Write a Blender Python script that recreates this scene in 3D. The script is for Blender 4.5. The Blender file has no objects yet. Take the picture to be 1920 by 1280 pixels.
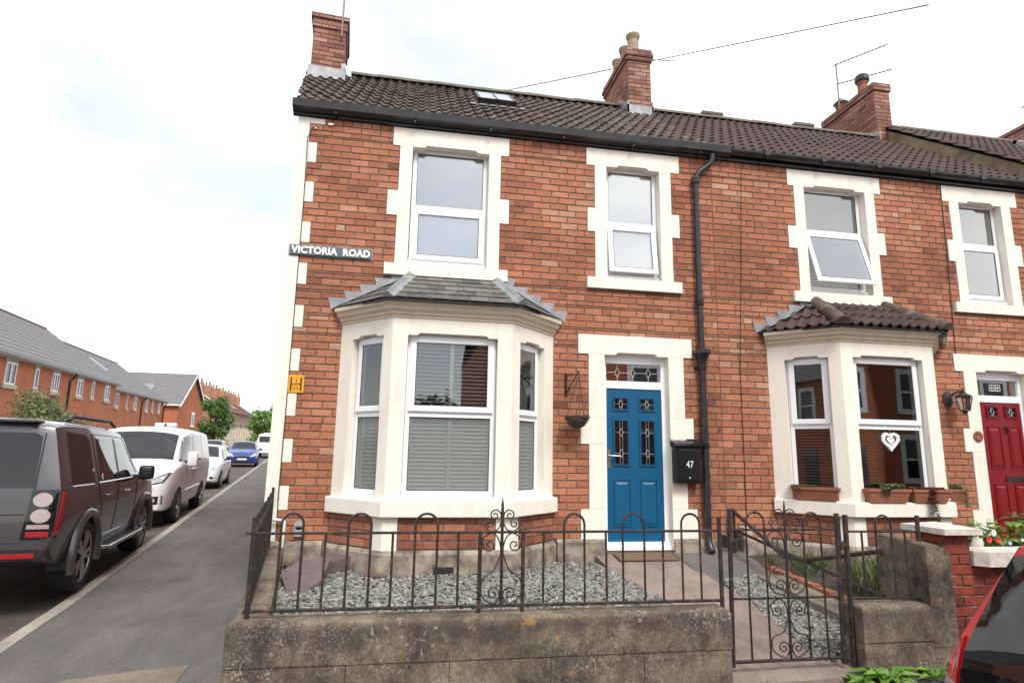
import bpy, bmesh, math, random
import numpy as np
from mathutils import Vector, Matrix
from mathutils.geometry import delaunay_2d_cdt
from mathutils.bvhtree import BVHTree
random.seed(7); rnd = random.random
def uni(a, b): return a + (b - a) * random.random()
sc = bpy.context.scene
COL = sc.collection
# ------------------------------------------------------------------ camera
YAW, PITCH, ROLL = 0.173249469, 0.183025205, 0.0177040506
cam = bpy.data.cameras.new('camera'); camo = bpy.data.objects.new('camera', cam); COL.objects.link(camo)
cam.sensor_width = 36.0; cam.lens = 36.0 * 1137.43 / 1920.0; cam.clip_end = 2000; cam.clip_start = 0.05
fw = Vector((math.sin(YAW) * math.cos(PITCH), math.cos(YAW) * math.cos(PITCH), math.sin(PITCH)))
r0 = Vector((math.cos(YAW), -math.sin(YAW), 0)); u0 = r0.cross(fw)
rt = math.cos(ROLL) * r0 + math.sin(ROLL) * u0; up = -math.sin(ROLL) * r0 + math.cos(ROLL) * u0
CAMP = Vector((0, -7, 1.5))
M = Matrix((rt, up, -fw)).transposed().to_4x4(); M.translation = CAMP
camo.matrix_world = M
sc.camera = camo
# ------------------------------------------------------------------ world, sun, exposure
w = bpy.data.worlds.new('World'); sc.world = w; w.use_nodes = True
nt = w.node_tree; nt.nodes.clear()
def N(nt, t, **k):
    n = nt.nodes.new(t)
    for a, b in k.items(): setattr(n, a, b)
    return n
out = N(nt, 'ShaderNodeOutputWorld'); bg = N(nt, 'ShaderNodeBackground'); bg.inputs[1].default_value = 0.1
sky = N(nt, 'ShaderNodeTexSky', sky_type='NISHITA', sun_disc=False)
SUN_EL, SUN_AZ = math.radians(50), math.radians(168)     # azimuth clockwise from +y: behind the camera
sky.sun_elevation = SUN_EL; sky.sun_rotation = SUN_AZ
tc = N(nt, 'ShaderNodeTexCoord')
mp = N(nt, 'ShaderNodeMapping'); mp.inputs['Scale'].default_value = (1.0, 1.0, 2.1); mp.inputs['Location'].default_value = (14.9959, 16.8976, 0.3614)
no = N(nt, 'ShaderNodeTexNoise'); no.inputs['Scale'].default_value = 1.7; no.inputs['Detail'].default_value = 7; no.inputs['Roughness'].default_value = 0.55; no.inputs['Distortion'].default_value = 0.3
rp = N(nt, 'ShaderNodeValToRGB'); rp.color_ramp.elements[0].position = 0.40; rp.color_ramp.elements[1].position = 0.60
rp.color_ramp.elements[0].color = (0.5, 0.5, 0.5, 1)
no2 = N(nt, 'ShaderNodeTexNoise'); no2.inputs['Scale'].default_value = 4.0; no2.inputs['Detail'].default_value = 6
rp2 = N(nt, 'ShaderNodeValToRGB'); rp2.color_ramp.elements[0].position = 0.3; rp2.color_ramp.elements[1].position = 0.7
rp2.color_ramp.elements[0].color = (6.2, 6.3, 6.45, 1); rp2.color_ramp.elements[1].color = (8.6, 8.6, 8.5, 1)
mx = N(nt, 'ShaderNodeMixRGB')
L = nt.links.new
L(tc.outputs['Generated'], mp.inputs[0]); L(mp.outputs[0], no.inputs[0]); L(mp.outputs[0], no2.inputs[0])
L(no.outputs[0], rp.inputs[0]); L(no2.outputs[0], rp2.inputs[0])
L(rp.outputs[0], mx.inputs[0]); L(sky.outputs[0], mx.inputs[1]); L(rp2.outputs[0], mx.inputs[2])
L(mx.outputs[0], bg.inputs[0]); L(bg.outputs[0], out.inputs[0])
sl = bpy.data.lights.new('sun', 'SUN'); sl.energy = 1.5; sl.angle = math.radians(20); sl.color = (1.0, 0.96, 0.9)
so = bpy.data.objects.new('sun', sl); COL.objects.link(so)
sd = Vector((math.sin(SUN_AZ) * math.cos(SUN_EL), math.cos(SUN_AZ) * math.cos(SUN_EL), math.sin(SUN_EL)))
so.rotation_euler = sd.to_track_quat('Z', 'Y').to_euler(); so.location = (0, -10, 20)
sc.view_settings.view_transform = 'Standard'; sc.view_settings.look = 'None'
sc.view_settings.exposure = 1.1; sc.view_settings.gamma = 1.0
try: sc.view_settings.use_curve_mapping = False
except Exception: pass
sc.cycles.use_denoising = True
sc.cycles.max_bounces = 8; sc.cycles.transparent_max_bounces = 12
# ------------------------------------------------------------------ helpers
W = {}
def tag(o, label=None, cat=None, group=None, kind=None):
    if label: o['label'] = label
    if cat: o['category'] = cat
    if group: o['group'] = group
    if kind: o['kind'] = kind
    return o
def attach(o, parent, basis=None):
    if basis is not None: o.matrix_basis = basis
    if parent is None:
        W[o.name] = o.matrix_basis.copy()
    else:
        o.parent = parent
        if parent.get('local_frame') or parent.name in LOCAL:
            LOCAL.add(o.name); W[o.name] = W[parent.name]
        else:
            o.matrix_parent_inverse = W[parent.name].inverted(); W[o.name] = o.matrix_basis.copy()
    return o
LOCAL = set()
def thing(name, label, cat, loc=(0, 0, 0), rz=0.0, group=None, local=False, kind=None):
    o = bpy.data.objects.new(name, None); COL.objects.link(o); o.empty_display_size = 0.2
    o.matrix_basis = Matrix.Translation(loc) @ Matrix.Rotation(rz, 4, 'Z')
    W[o.name] = o.matrix_basis.copy()
    if local: LOCAL.add(o.name)
    return tag(o, label, cat, group, kind)
def link_mesh(name, me, parent=None, basis=None, kind=None):
    o = bpy.data.objects.new(name, me); COL.objects.link(o)
    attach(o, parent, basis)
    if kind: o['kind'] = kind
    return o
class MB:
    def __init__(s): s.v = []; s.f = []; s.m = []; s.t = []
    def face(s, pts, m=0, t=0.5):
        i = len(s.v); s.v += [tuple(p) for p in pts]; s.f.append(tuple(range(i, i + len(pts)))); s.m.append(m); s.t.append(t)
    def mesh(s, verts, faces, m=0, t=0.5):
        i = len(s.v); s.v += [tuple(p) for p in verts]
        for f in faces: s.f.append(tuple(k + i for k in f)); s.m.append(m); s.t.append(t)
    def box(s, x0, x1, y0, y1, z0, z1, m=0, t=0.5, X=None):
        vs = [(x0, y0, z0), (x1, y0, z0), (x1, y1, z0), (x0, y1, z0), (x0, y0, z1), (x1, y0, z1), (x1, y1, z1), (x0, y1, z1)]
        if X is not None: vs = [X @ Vector(p) for p in vs]
        s.mesh(vs, [(0, 3, 2, 1), (4, 5, 6, 7), (0, 1, 5, 4), (1, 2, 6, 5), (2, 3, 7, 6), (3, 0, 4, 7)], m, t)
    def bbox(s, x0, x1, y0, y1, z0, z1, b=0.01, m=0, t=0.5, X=None):
        # box with bevelled edges
        bm = bmesh.new(); bmesh.ops.create_cube(bm, size=1)
        for v in bm.verts: v.co = Vector(((x0 + x1) / 2 + v.co.x * (x1 - x0), (y0 + y1) / 2 + v.co.y * (y1 - y0), (z0 + z1) / 2 + v.co.z * (z1 - z0)))
        bmesh.ops.bevel(bm, geom=bm.edges[:], offset=b, segments=2, profile=0.5, affect='EDGES')
        s.bm(bm, m, t, X)
    def bm(s, bm, m=0, t=0.5, X=None):
        bm.verts.index_update()
        s.mesh([(X @ v.co if X is not None else v.co) for v in bm.verts], [tuple(v.index for v in f.verts) for f in bm.faces], m, t)
        bm.free()
    def prism(s, poly, fn, d0, d1, m=0, t=0.5):
        # poly: 2D points (counter-clockwise seen from the side of d0), fn(u, v, d) -> 3D
        n = len(poly); a = [fn(u, v, d0) for u, v in poly]; b = [fn(u, v, d1) for u, v in poly]
        s.mesh(a + b, [tuple(range(n)), tuple(range(2 * n - 1, n - 1, -1))] + [(i, i + n, (i + 1) % n + n, (i + 1) % n) for i in range(n)], m, t)
    def tube(s, pts, r, n=6, m=0, t=0.5, cap=True, closed=False):
        pts = [Vector(p) for p in pts]; k = len(pts)
        rr = r if isinstance(r, (list, tuple)) else [r] * k
        rings = []; up_ = None
        for i, p in enumerate(pts):
            d = (pts[(i + 1) % k] - pts[i - 1]) if closed else (pts[min(i + 1, k - 1)] - pts[max(i - 1, 0)])
            d.normalize()
            if up_ is None:
                up_ = Vector((0, 0, 1)) if abs(d.z) < 0.9 else Vector((1, 0, 0))
            a = (up_ - d * up_.dot(d)).normalized(); up_ = a; b = d.cross(a)
            rings.append([p + (a * math.cos(q) + b * math.sin(q)) * rr[i] for q in [2 * math.pi * j / n for j in range(n)]])
        vs = [p for r_ in rings for p in r_]; fs = []
        for i in range(k if closed else k - 1):
            i2 = (i + 1) % k
            for j in range(n): fs.append((i * n + j, i * n + (j + 1) % n, i2 * n + (j + 1) % n, i2 * n + j))
        if cap and not closed: fs += [tuple(range(n - 1, -1, -1)), tuple((k - 1) * n + j for j in range(n))]
        s.mesh(vs, fs, m, t)
    def lathe(s, prof, n=16, X=None, m=0, t=0.5, caps=True):
        # prof: (r, z) points, round the z axis of X
        vs = []
        for r, z in prof:
            for j in range(n):
                a = 2 * math.pi * j / n; p = Vector((r * math.cos(a), r * math.sin(a), z)); vs.append(X @ p if X is not None else p)
        fs = [(i * n + j, i * n + (j + 1) % n, (i + 1) * n + (j + 1) % n, (i + 1) * n + j) for i in range(len(prof) - 1) for j in range(n)]
        if caps: fs += [tuple(range(n - 1, -1, -1)), tuple((len(prof) - 1) * n + j for j in range(n))]
        s.mesh(vs, fs, m, t)
    def me(s, name, mats, smooth=False, angle=None):
        me = bpy.data.meshes.new(name); me.from_pydata(s.v, [], s.f)
        for m_ in (mats if isinstance(mats, (list, tuple)) else [mats]): me.materials.append(m_)
        me.polygons.foreach_set('material_index', s.m)
        at = me.attributes.new('tone', 'FLOAT', 'FACE'); at.data.foreach_set('value', s.t)
        if smooth: me.polygons.foreach_set('use_smooth', [True] * len(s.f))
        me.update()
        if smooth and angle is not None:
            bm = bmesh.new(); bm.from_mesh(me); bmesh.ops.remove_doubles(bm, verts=bm.verts, dist=1e-5)
            for e in bm.edges:
                if len(e.link_faces) == 2 and e.calc_face_angle(0) > angle: e.smooth = False
            bm.to_mesh(me); bm.free()
        return me
    def build(s, name, mats, parent=None, kind=None, smooth=False, angle=None):
        return link_mesh(name, s.me(name, mats, smooth, angle), parent, None, kind)
def single(o, label, cat, group=None): return tag(o, label, cat, group)
def clip_poly(poly, clip):
    # Sutherland-Hodgman, clip is convex and counter-clockwise
    outp = list(poly)
    for i in range(len(clip)):
        a, b = clip[i], clip[(i + 1) % len(clip)]; inp = outp; outp = []
        def side(p): return (b[0] - a[0]) * (p[1] - a[1]) - (b[1] - a[1]) * (p[0] - a[0])
        for j in range(len(inp)):
            p, q = inp[j], inp[(j + 1) % len(inp)]; sp, sq = side(p), side(q)
            if sp >= 0: outp.append(p)
            if (sp >= 0) != (sq >= 0):
                t = sp / (sp - sq); outp.append((p[0] + t * (q[0] - p[0]), p[1] + t * (q[1] - p[1])))
        if not outp: return []
    return outp
def area(p): return 0.5 * sum(p[i][0] * p[(i + 1) % len(p)][1] - p[(i + 1) % len(p)][0] * p[i][1] for i in range(len(p)))
def offset_line(pts, d):
    # offset an open polyline to its right-hand side by d, mitred
    res = []
    for i, p in enumerate(pts):
        ns = []
        if i > 0: a, b = pts[i - 1], p; l = math.hypot(b[0] - a[0], b[1] - a[1]); ns.append(((b[1] - a[1]) / l, -(b[0] - a[0]) / l))
        if i < len(pts) - 1: a, b = p, pts[i + 1]; l = math.hypot(b[0] - a[0], b[1] - a[1]); ns.append(((b[1] - a[1]) / l, -(b[0] - a[0]) / l))
        if len(ns) == 1: n = ns[0]; res.append((p[0] + n[0] * d, p[1] + n[1] * d))
        else:
            nx, ny = ns[0][0] + ns[1][0], ns[0][1] + ns[1][1]; k = d / (1 + ns[0][0] * ns[1][0] + ns[0][1] * ns[1][1])
            res.append((p[0] + nx * k, p[1] + ny * k))
    return res
# ------------------------------------------------------------------ materials
def new_mat(name):
    m = bpy.data.materials.new(name); m.use_nodes = True; nt = m.node_tree; nt.nodes.clear()
    o = N(nt, 'ShaderNodeOutputMaterial'); b = N(nt, 'ShaderNodeBsdfPrincipled'); nt.links.new(b.outputs[0], o.inputs[0])
    return m, nt, b
def pos(nt):
    g = N(nt, 'ShaderNodeNewGeometry'); return g.outputs['Position']
def noise(nt, vec, scale, detail=4, rough=0.55, dist=0.0):
    n = N(nt, 'ShaderNodeTexNoise'); n.inputs['Scale'].default_value = scale; n.inputs['Detail'].default_value = detail
    n.inputs['Roughness'].default_value = rough; n.inputs['Distortion'].default_value = dist
    nt.links.new(vec, n.inputs['Vector']); return n.outputs[0]
def ramp(nt, fac, stops, interp='LINEAR'):
    r = N(nt, 'ShaderNodeValToRGB'); cr = r.color_ramp; cr.interpolation = interp
    while len(cr.elements) < len(stops): cr.elements.new(0.5)
    for e, (p, c) in zip(cr.elements, stops): e.position = p; e.color = c if len(c) == 4 else (*c, 1)
    nt.links.new(fac, r.inputs[0]); return r.outputs[0]
def mix(nt, fac, a, b, mode='MIX'):
    n = N(nt, 'ShaderNodeMixRGB', blend_type=mode)
    for i, x in enumerate((fac, a, b)):
        if hasattr(x, 'is_linked') or hasattr(x, 'links'): nt.links.new(x, n.inputs[i])
        elif isinstance(x, (int, float)): n.inputs[i].default_value = x if i == 0 else (x, x, x, 1)
        else: n.inputs[i].default_value = (*x, 1)
    return n.outputs[0]
def bump(nt, b, h, strength=0.3, dist=0.01):
    n = N(nt, 'ShaderNodeBump'); n.inputs['Strength'].default_value = strength; n.inputs['Distance'].default_value = dist
    nt.links.new(h, n.inputs['Height']); nt.links.new(n.outputs[0], b.inputs['Normal'])
def mapping(nt, vec, scale=(1, 1, 1), rot=(0, 0, 0)):
    n = N(nt, 'ShaderNodeMapping'); n.inputs['Scale'].default_value = scale; n.inputs['Rotation'].default_value = rot
    nt.links.new(vec, n.inputs[0]); return n.outputs[0]
def simple(name, c, rough=0.5, c2=None, nscale=8, metal=0.0, spec=0.5, bmp=0.0, bscale=60, coat=0.0, lo=0.35, hi=0.65):
    m, nt, b = new_mat(name); p = pos(nt)
    b.inputs['Base Color'].default_value = (*c, 1); b.inputs['Roughness'].default_value = rough
    b.inputs['Metallic'].default_value = metal; b.inputs['Specular IOR Level'].default_value = spec
    b.inputs['Coat Weight'].default_value = coat; b.inputs['Coat Roughness'].default_value = 0.04
    if c2 is not None:
        nt.links.new(ramp(nt, noise(nt, p, nscale, 6, 0.6), [(lo, c), (hi, c2)]), b.inputs['Base Color'])
    if bmp: bump(nt, b, noise(nt, p, bscale, 5, 0.6), bmp, 0.01)
    return m
def attr(nt, name='tone'):
    a = N(nt, 'ShaderNodeAttribute'); a.attribute_type = 'GEOMETRY'; a.attribute_name = name; return a.outputs['Fac']
MAT = {}
def brick_mat(name, stops, dirt=0.3):
    m, nt, b = new_mat(name); p = pos(nt)
    base = ramp(nt, attr(nt), stops)
    fine = ramp(nt, noise(nt, p, 55, 5, 0.65), [(0.3, (0.72, 0.7, 0.7)), (0.7, (1.18, 1.15, 1.12))])
    c = mix(nt, 1.0, base, fine, 'MULTIPLY')
    big = ramp(nt, noise(nt, p, 1.3, 5, 0.6, 0.4), [(0.42, (1, 1, 1)), (0.68, (1 - dirt, 1 - dirt, 1 - dirt))])
    c = mix(nt, 1.0, c, big, 'MULTIPLY')
    eff = ramp(nt, noise(nt, p, 9, 6, 0.7), [(0.66, (0, 0, 0)), (0.8, (0.22, 0.22, 0.22))])
    c = mix(nt, eff, c, (0.42, 0.34, 0.29))
    nt.links.new(c, b.inputs['Base Color']); b.inputs['Roughness'].default_value = 0.85; b.inputs['Specular IOR Level'].default_value = 0.25
    bump(nt, b, noise(nt, p, 130, 5, 0.7), 0.35, 0.004)
    return m
MAT['brick'] = brick_mat('facade_brick', [(0.0, (0.17, 0.070, 0.050)), (0.2, (0.30, 0.115, 0.070)), (0.5, (0.415, 0.165, 0.092)), (0.8, (0.49, 0.215, 0.125)), (1.0, (0.53, 0.32, 0.215))])
MAT['old_brick'] = brick_mat('garden_wall_brick', [(0.0, (0.12, 0.035, 0.026)), (0.5, (0.24, 0.05, 0.032)), (1.0, (0.30, 0.07, 0.045))], 0.45)
MAT['chimney_brick'] = brick_mat('chimney_brick', [(0.0, (0.15, 0.075, 0.06)), (0.4, (0.30, 0.13, 0.095)), (0.75, (0.40, 0.19, 0.14)), (1.0, (0.46, 0.28, 0.22))], 0.4)
MAT['chimney_mortar'] = simple('chimney_mortar', (0.10, 0.085, 0.075), 0.95, (0.36, 0.33, 0.30), 5, spec=0.2, lo=0.5, hi=0.65)
def banded_brick(name, a, b_, mortar, sx=0.225, sz=0.075):
    m, nt, b = new_mat(name); p = pos(nt)
    sep = N(nt, 'ShaderNodeSeparateXYZ'); nt.links.new(p, sep.inputs[0])
    ad = N(nt, 'ShaderNodeMath', operation='ADD'); nt.links.new(sep.outputs[0], ad.inputs[0]); nt.links.new(sep.outputs[1], ad.inputs[1])
    cb = N(nt, 'ShaderNodeCombineXYZ'); nt.links.new(ad.outputs[0], cb.inputs[0]); nt.links.new(sep.outputs[2], cb.inputs[1])
    t = N(nt, 'ShaderNodeTexBrick'); t.inputs['Scale'].default_value = 1; t.inputs['Brick Width'].default_value = sx; t.inputs['Row Height'].default_value = sz
    t.inputs['Mortar Size'].default_value = 0.006; t.inputs['Color1'].default_value = (*a, 1); t.inputs['Color2'].default_value = (*b_, 1); t.inputs['Mortar'].default_value = (*mortar, 1)
    nt.links.new(cb.outputs[0], t.inputs[0])
    c = mix(nt, 1.0, t.outputs[0], ramp(nt, noise(nt, p, 0.9, 5), [(0.35, (0.85, 0.85, 0.85)), (0.7, (1.1, 1.1, 1.1))]), 'MULTIPLY')
    nt.links.new(c, b.inputs['Base Color']); b.inputs['Roughness'].default_value = 0.9; return m
MAT['new_brick'] = banded_brick('new_build_brick', (0.47, 0.135, 0.055), (0.53, 0.165, 0.07), (0.42, 0.21, 0.13))
MAT['side_brick'] = banded_brick('side_wall_brick', (0.24, 0.07, 0.04), (0.3, 0.09, 0.05), (0.1, 0.08, 0.07))
MAT['far_red'] = banded_brick('far_terrace_brick', (0.36, 0.16, 0.09), (0.42, 0.2, 0.12), (0.3, 0.2, 0.15))
MAT['mortar'] = simple('dark_mortar', (0.085, 0.068, 0.058), 0.95, (0.19, 0.155, 0.13), 14, spec=0.2, bmp=0.3, bscale=90)
MAT['pale_mortar'] = simple('patchy_pale_mortar', (0.10, 0.08, 0.07), 0.95, (0.42, 0.39, 0.36), 7, spec=0.2, bmp=0.4, bscale=80, lo=0.48, hi=0.66)
def paint_mat(name, c, stain, amount=0.5):
    m, nt, b = new_mat(name); p = pos(nt)
    s1 = ramp(nt, noise(nt, mapping(nt, p, (3, 3, 0.8)), 2.2, 6, 0.65), [(0.5, (0, 0, 0)), (0.78, (amount, amount, amount))])
    c1 = mix(nt, s1, c, stain)
    f = ramp(nt, noise(nt, p, 30, 4), [(0.3, (0.95, 0.95, 0.94)), (0.7, (1.02, 1.02, 1.02))])
    nt.links.new(mix(nt, 1.0, c1, f, 'MULTIPLY'), b.inputs['Base Color']); b.inputs['Roughness'].default_value = 0.6; b.inputs['Specular IOR Level'].default_value = 0.3
    bump(nt, b, noise(nt, p, 45, 4), 0.12, 0.004); return m
MAT['cream'] = paint_mat('cream_masonry_paint', (0.84, 0.795, 0.70), (0.58, 0.49, 0.36), 0.42)
MAT['cornice'] = paint_mat('cornice_stone_paint', (0.66, 0.58, 0.45), (0.40, 0.32, 0.22), 0.5)
MAT['upvc'] = simple('white_upvc', (0.84, 0.85, 0.87), 0.28, spec=0.5)
MAT['rubber'] = simple('black_gasket', (0.02, 0.02, 0.022), 0.6)
def glass_mat(name, tint=(0.93, 0.95, 0.95), boost=1.9, rough=0.0):
    m = bpy.data.materials.new(name); m.use_nodes = True; nt = m.node_tree; nt.nodes.clear()
    o = N(nt, 'ShaderNodeOutputMaterial'); ms = N(nt, 'ShaderNodeMixShader'); tr = N(nt, 'ShaderNodeBsdfTransparent'); gl = N(nt, 'ShaderNodeBsdfGlossy')
    fr = N(nt, 'ShaderNodeFresnel'); fr.inputs[0].default_value = 1.5; mu = N(nt, 'ShaderNodeMath', operation='MULTIPLY', use_clamp=True); mu.inputs[1].default_value = boost
    tr.inputs[0].default_value = (*tint, 1); gl.inputs['Roughness'].default_value = rough; gl.inputs[0].default_value = (1, 1, 1, 1)
    p = pos(nt); b_ = N(nt, 'ShaderNodeBump'); b_.inputs['Strength'].default_value = 0.02; b_.inputs['Distance'].default_value = 0.02
    nt.links.new(noise(nt, p, 1.6, 2), b_.inputs['Height']); nt.links.new(b_.outputs[0], gl.inputs['Normal'])
    nt.links.new(fr.outputs[0], mu.inputs[0]); nt.links.new(mu.outputs[0], ms.inputs[0]); nt.links.new(tr.outputs[0], ms.inputs[1]); nt.links.new(gl.outputs[0], ms.inputs[2]); nt.links.new(ms.outputs[0], o.inputs[0])
    return m
MAT['glass'] = glass_mat('window_glass', boost=6.5)
MAT['bay_glass'] = glass_mat('bay_window_glass', boost=2.3)
def frosted_mat(name, c, tr_amt):
    m, nt, b = new_mat(name)
    b.inputs['Base Color'].default_value = (*c, 1); b.inputs['Roughness'].default_value = 0.12; b.inputs['Specular IOR Level'].default_value = 0.6
    ms = N(nt, 'ShaderNodeMixShader'); tr = N(nt, 'ShaderNodeBsdfTransparent'); tr.inputs[0].default_value = (0.90, 0.92, 0.915, 1); ms.inputs[0].default_value = tr_amt
    o = [n for n in nt.nodes if n.type == 'OUTPUT_MATERIAL'][0]
    nt.links.new(b.outputs[0], ms.inputs[1]); nt.links.new(tr.outputs[0], ms.inputs[2]); nt.links.new(ms.outputs[0], o.inputs[0]); return m
MAT['frosted'] = frosted_mat('frosted_glass', (0.28, 0.295, 0.29), 0.62)
MAT['iron'] = simple('rusty_black_iron', (0.022, 0.019, 0.018), 0.5, (0.13, 0.06, 0.035), 22, bmp=0.4, bscale=70, lo=0.52, hi=0.72)
MAT['black_paint'] = simple('black_gloss_paint', (0.012, 0.012, 0.014), 0.35, (0.035, 0.03, 0.03), 5, bmp=0.08, bscale=20)
MAT['pipe'] = simple('black_pipe_paint', (0.012, 0.014, 0.02), 0.25, (0.03, 0.03, 0.035), 9, bmp=0.1, bscale=30)
def tile_mat(name, stops, lich, la=0.5, lp=(0.55, 0.72)):
    m, nt, b = new_mat(name); p = pos(nt)
    oi = N(nt, 'ShaderNodeObjectInfo')
    av = mix(nt, 0.5, attr(nt), oi.outputs['Random'])
    base = ramp(nt, av, stops)
    base = mix(nt, 1.0, base, ramp(nt, noise(nt, p, 40, 5, 0.7), [(0.3, (0.7, 0.7, 0.7)), (0.7, (1.25, 1.22, 1.2))]), 'MULTIPLY')
    l = ramp(nt, noise(nt, p, 6.5, 8, 0.75), [(lp[0], (0, 0, 0)), (lp[1], (la, la, la))])
    nt.links.new(mix(nt, l, base, lich), b.inputs['Base Color']); b.inputs['Roughness'].default_value = 0.8; b.inputs['Specular IOR Level'].default_value = 0.35
    bump(nt, b, noise(nt, p, 120, 4, 0.7), 0.4, 0.004); return m
MAT['tile_old'] = tile_mat('lichened_concrete_tile', [(0.2, (0.046, 0.033, 0.028)), (0.8, (0.088, 0.063, 0.052))], (0.30, 0.24, 0.18), 0.8, (0.49, 0.74))
MAT['tile'] = tile_mat('brown_concrete_tile', [(0.2, (0.052, 0.034, 0.03)), (0.8, (0.082, 0.053, 0.046))], (0.17, 0.14, 0.12), 0.5, (0.56, 0.8))
MAT['slate'] = tile_mat('grey_slate', [(0.2, (0.075, 0.073, 0.068)), (0.8, (0.15, 0.143, 0.13))], (0.33, 0.32, 0.27), 0.6, (0.5, 0.75))
MAT['ridge'] = tile_mat('mossy_ridge_tile', [(0.2, (0.095, 0.082, 0.066)), (0.8, (0.14, 0.12, 0.096))], (0.20, 0.19, 0.13), 0.7, (0.4, 0.7))
MAT['lead'] = simple('lead_sheet', (0.20, 0.21, 0.225), 0.55, (0.34, 0.345, 0.35), 7, metal=0.3, bmp=0.25, bscale=14)
MAT['terracotta'] = simple('terracotta', (0.33, 0.125, 0.065), 0.8, (0.24, 0.09, 0.055), 12, bmp=0.2)
MAT['buff_pot'] = simple('buff_chimney_pot', (0.42, 0.32, 0.21), 0.85, (0.26, 0.2, 0.14), 9, bmp=0.3, bscale=40)
def stone_wall_mat():
    m, nt, b = new_mat('weathered_concrete'); p = pos(nt)
    c = ramp(nt, noise(nt, p, 2.6, 8, 0.68, 0.3), [(0.33, (0.06, 0.05, 0.045)), (0.46, (0.135, 0.108, 0.083)), (0.62, (0.225, 0.18, 0.135)), (0.8, (0.29, 0.24, 0.18))])
    c = mix(nt, 1.0, c, ramp(nt, noise(nt, p, 60, 6, 0.75), [(0.3, (0.45, 0.45, 0.45)), (0.7, (1.5, 1.48, 1.45))]), 'MULTIPLY')
    c = mix(nt, 1.0, c, ramp(nt, noise(nt, p, 14, 6, 0.7), [(0.35, (0.7, 0.7, 0.7)), (0.65, (1.2, 1.2, 1.2))]), 'MULTIPLY')
    gr = ramp(nt, noise(nt, mapping(nt, p, (1, 1, 1)), 1.7, 4), [(0.52, (0, 0, 0)), (0.75, (0.35, 0.35, 0.35))])
    c = mix(nt, gr, c, (0.15, 0.155, 0.085))
    sp = N(nt, 'ShaderNodeSeparateXYZ'); nt.links.new(p, sp.inputs[0])
    zz = N(nt, 'ShaderNodeMath', operation='MULTIPLY_ADD'); zz.inputs[1].default_value = 1.3; nt.links.new(sp.outputs[2], zz.inputs[0])
    nt.links.new(noise(nt, mapping(nt, p, (1, 1, 0.5)), 3.4, 6, 0.65), zz.inputs[2])
    soot = ramp(nt, zz.outputs[0], [(0.0, (0, 0, 0)), (0.92, (0, 0, 0)), (1.0, (1, 1, 1))]); soot = ramp(nt, zz.outputs[0], [(0.86, (0, 0, 0)), (1.05, (0.6, 0.6, 0.6))])
    top = ramp(nt, sp.outputs[2], [(0.40, (1, 1, 1)), (0.45, (0, 0, 0))])
    c = mix(nt, mix(nt, 1.0, soot, top, 'MULTIPLY'), c, (0.045, 0.036, 0.036))
    def blobs(c, scale, thr, nthr, colr, amt):
        v = N(nt, 'ShaderNodeTexVoronoi'); v.inputs['Scale'].default_value = scale
        dd = mix(nt, 0.12, p, N_color(nt, p, 18)); nt.links.new(dd, v.inputs['Vector'])
        a = ramp(nt, v.outputs['Distance'], [(thr * 0.75, (1, 1, 1)), (thr, (0, 0, 0))])
        k = ramp(nt, noise(nt, p, nthr[0], 3), [(nthr[1], (0, 0, 0)), (nthr[1] + 0.05, (amt, amt, amt))])
        return mix(nt, mix(nt, 1.0, a, k, 'MULTIPLY'), c, colr)
    c = blobs(c, 24, 0.30, (2.3, 0.55), (0.40, 0.38, 0.32), 0.5)
    c = blobs(c, 60, 0.33, (3.1, 0.50), (0.36, 0.35, 0.31), 0.45)
    c = blobs(c, 8.5, 0.30, (1.9, 0.66), (0.42, 0.23, 0.04), 0.8)
    nt.links.new(c, b.inputs['Base Color']); b.inputs['Roughness'].default_value = 0.95; b.inputs['Specular IOR Level'].default_value = 0.15
    h = mix(nt, 0.5, noise(nt, p, 50, 8, 0.75), noise(nt, p, 8, 4)); bump(nt, b, h, 0.7, 0.012); return m
def N_color(nt, p, scale):
    n = N(nt, 'ShaderNodeTexNoise'); n.inputs['Scale'].default_value = scale; nt.links.new(p, n.inputs['Vector']); return n.outputs['Color']
MAT['wall'] = stone_wall_mat()
MAT['plinth'] = simple('stained_render', (0.36, 0.31, 0.245), 0.95, (0.13, 0.105, 0.085), 5.5, bmp=0.6, bscale=45, spec=0.2, lo=0.4, hi=0.62)
def ground_mat(name, a, b_, speck, s=1.0):
    m, nt, b = new_mat(name); p = pos(nt)
    c = ramp(nt, noise(nt, p, 0.9 * s, 7, 0.6, 0.5), [(0.3, a), (0.7, b_)])
    c = mix(nt, 1.0, c, ramp(nt, noise(nt, p, 170, 4, 0.8), [(0.3, (0.6, 0.6, 0.6)), (0.72, (1.5, 1.48, 1.46))]), 'MULTIPLY')
    c = mix(nt, 1.0, c, ramp(nt, noise(nt, p, 38, 4, 0.7), [(0.3, (0.8, 0.8, 0.8)), (0.7, (1.2, 1.19, 1.18))]), 'MULTIPLY')
    c = mix(nt, 1.0, c, ramp(nt, noise(nt, mapping(nt, p, (2.2, 0.7, 1)), 1.6, 5, 0.65, 0.6), [(0.35, (0.84, 0.84, 0.85)), (0.68, (1.14, 1.13, 1.11))]), 'MULTIPLY')
    k = ramp(nt, noise(nt, p, 75, 2, 0.5), [(0.72, (0, 0, 0)), (0.78, (0.7, 0.7, 0.7))])
    nt.links.new(mix(nt, k, c, speck), b.inputs['Base Color']); b.inputs['Roughness'].default_value = 0.9; b.inputs['Specular IOR Level'].default_value = 0.25
    bump(nt, b, noise(nt, p, 210, 4, 0.8), 0.5, 0.006); return m
MAT['pavement'] = ground_mat('pavement_asphalt', (0.108, 0.100, 0.096), (0.150, 0.138, 0.131), (0.16, 0.155, 0.15))
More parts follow.
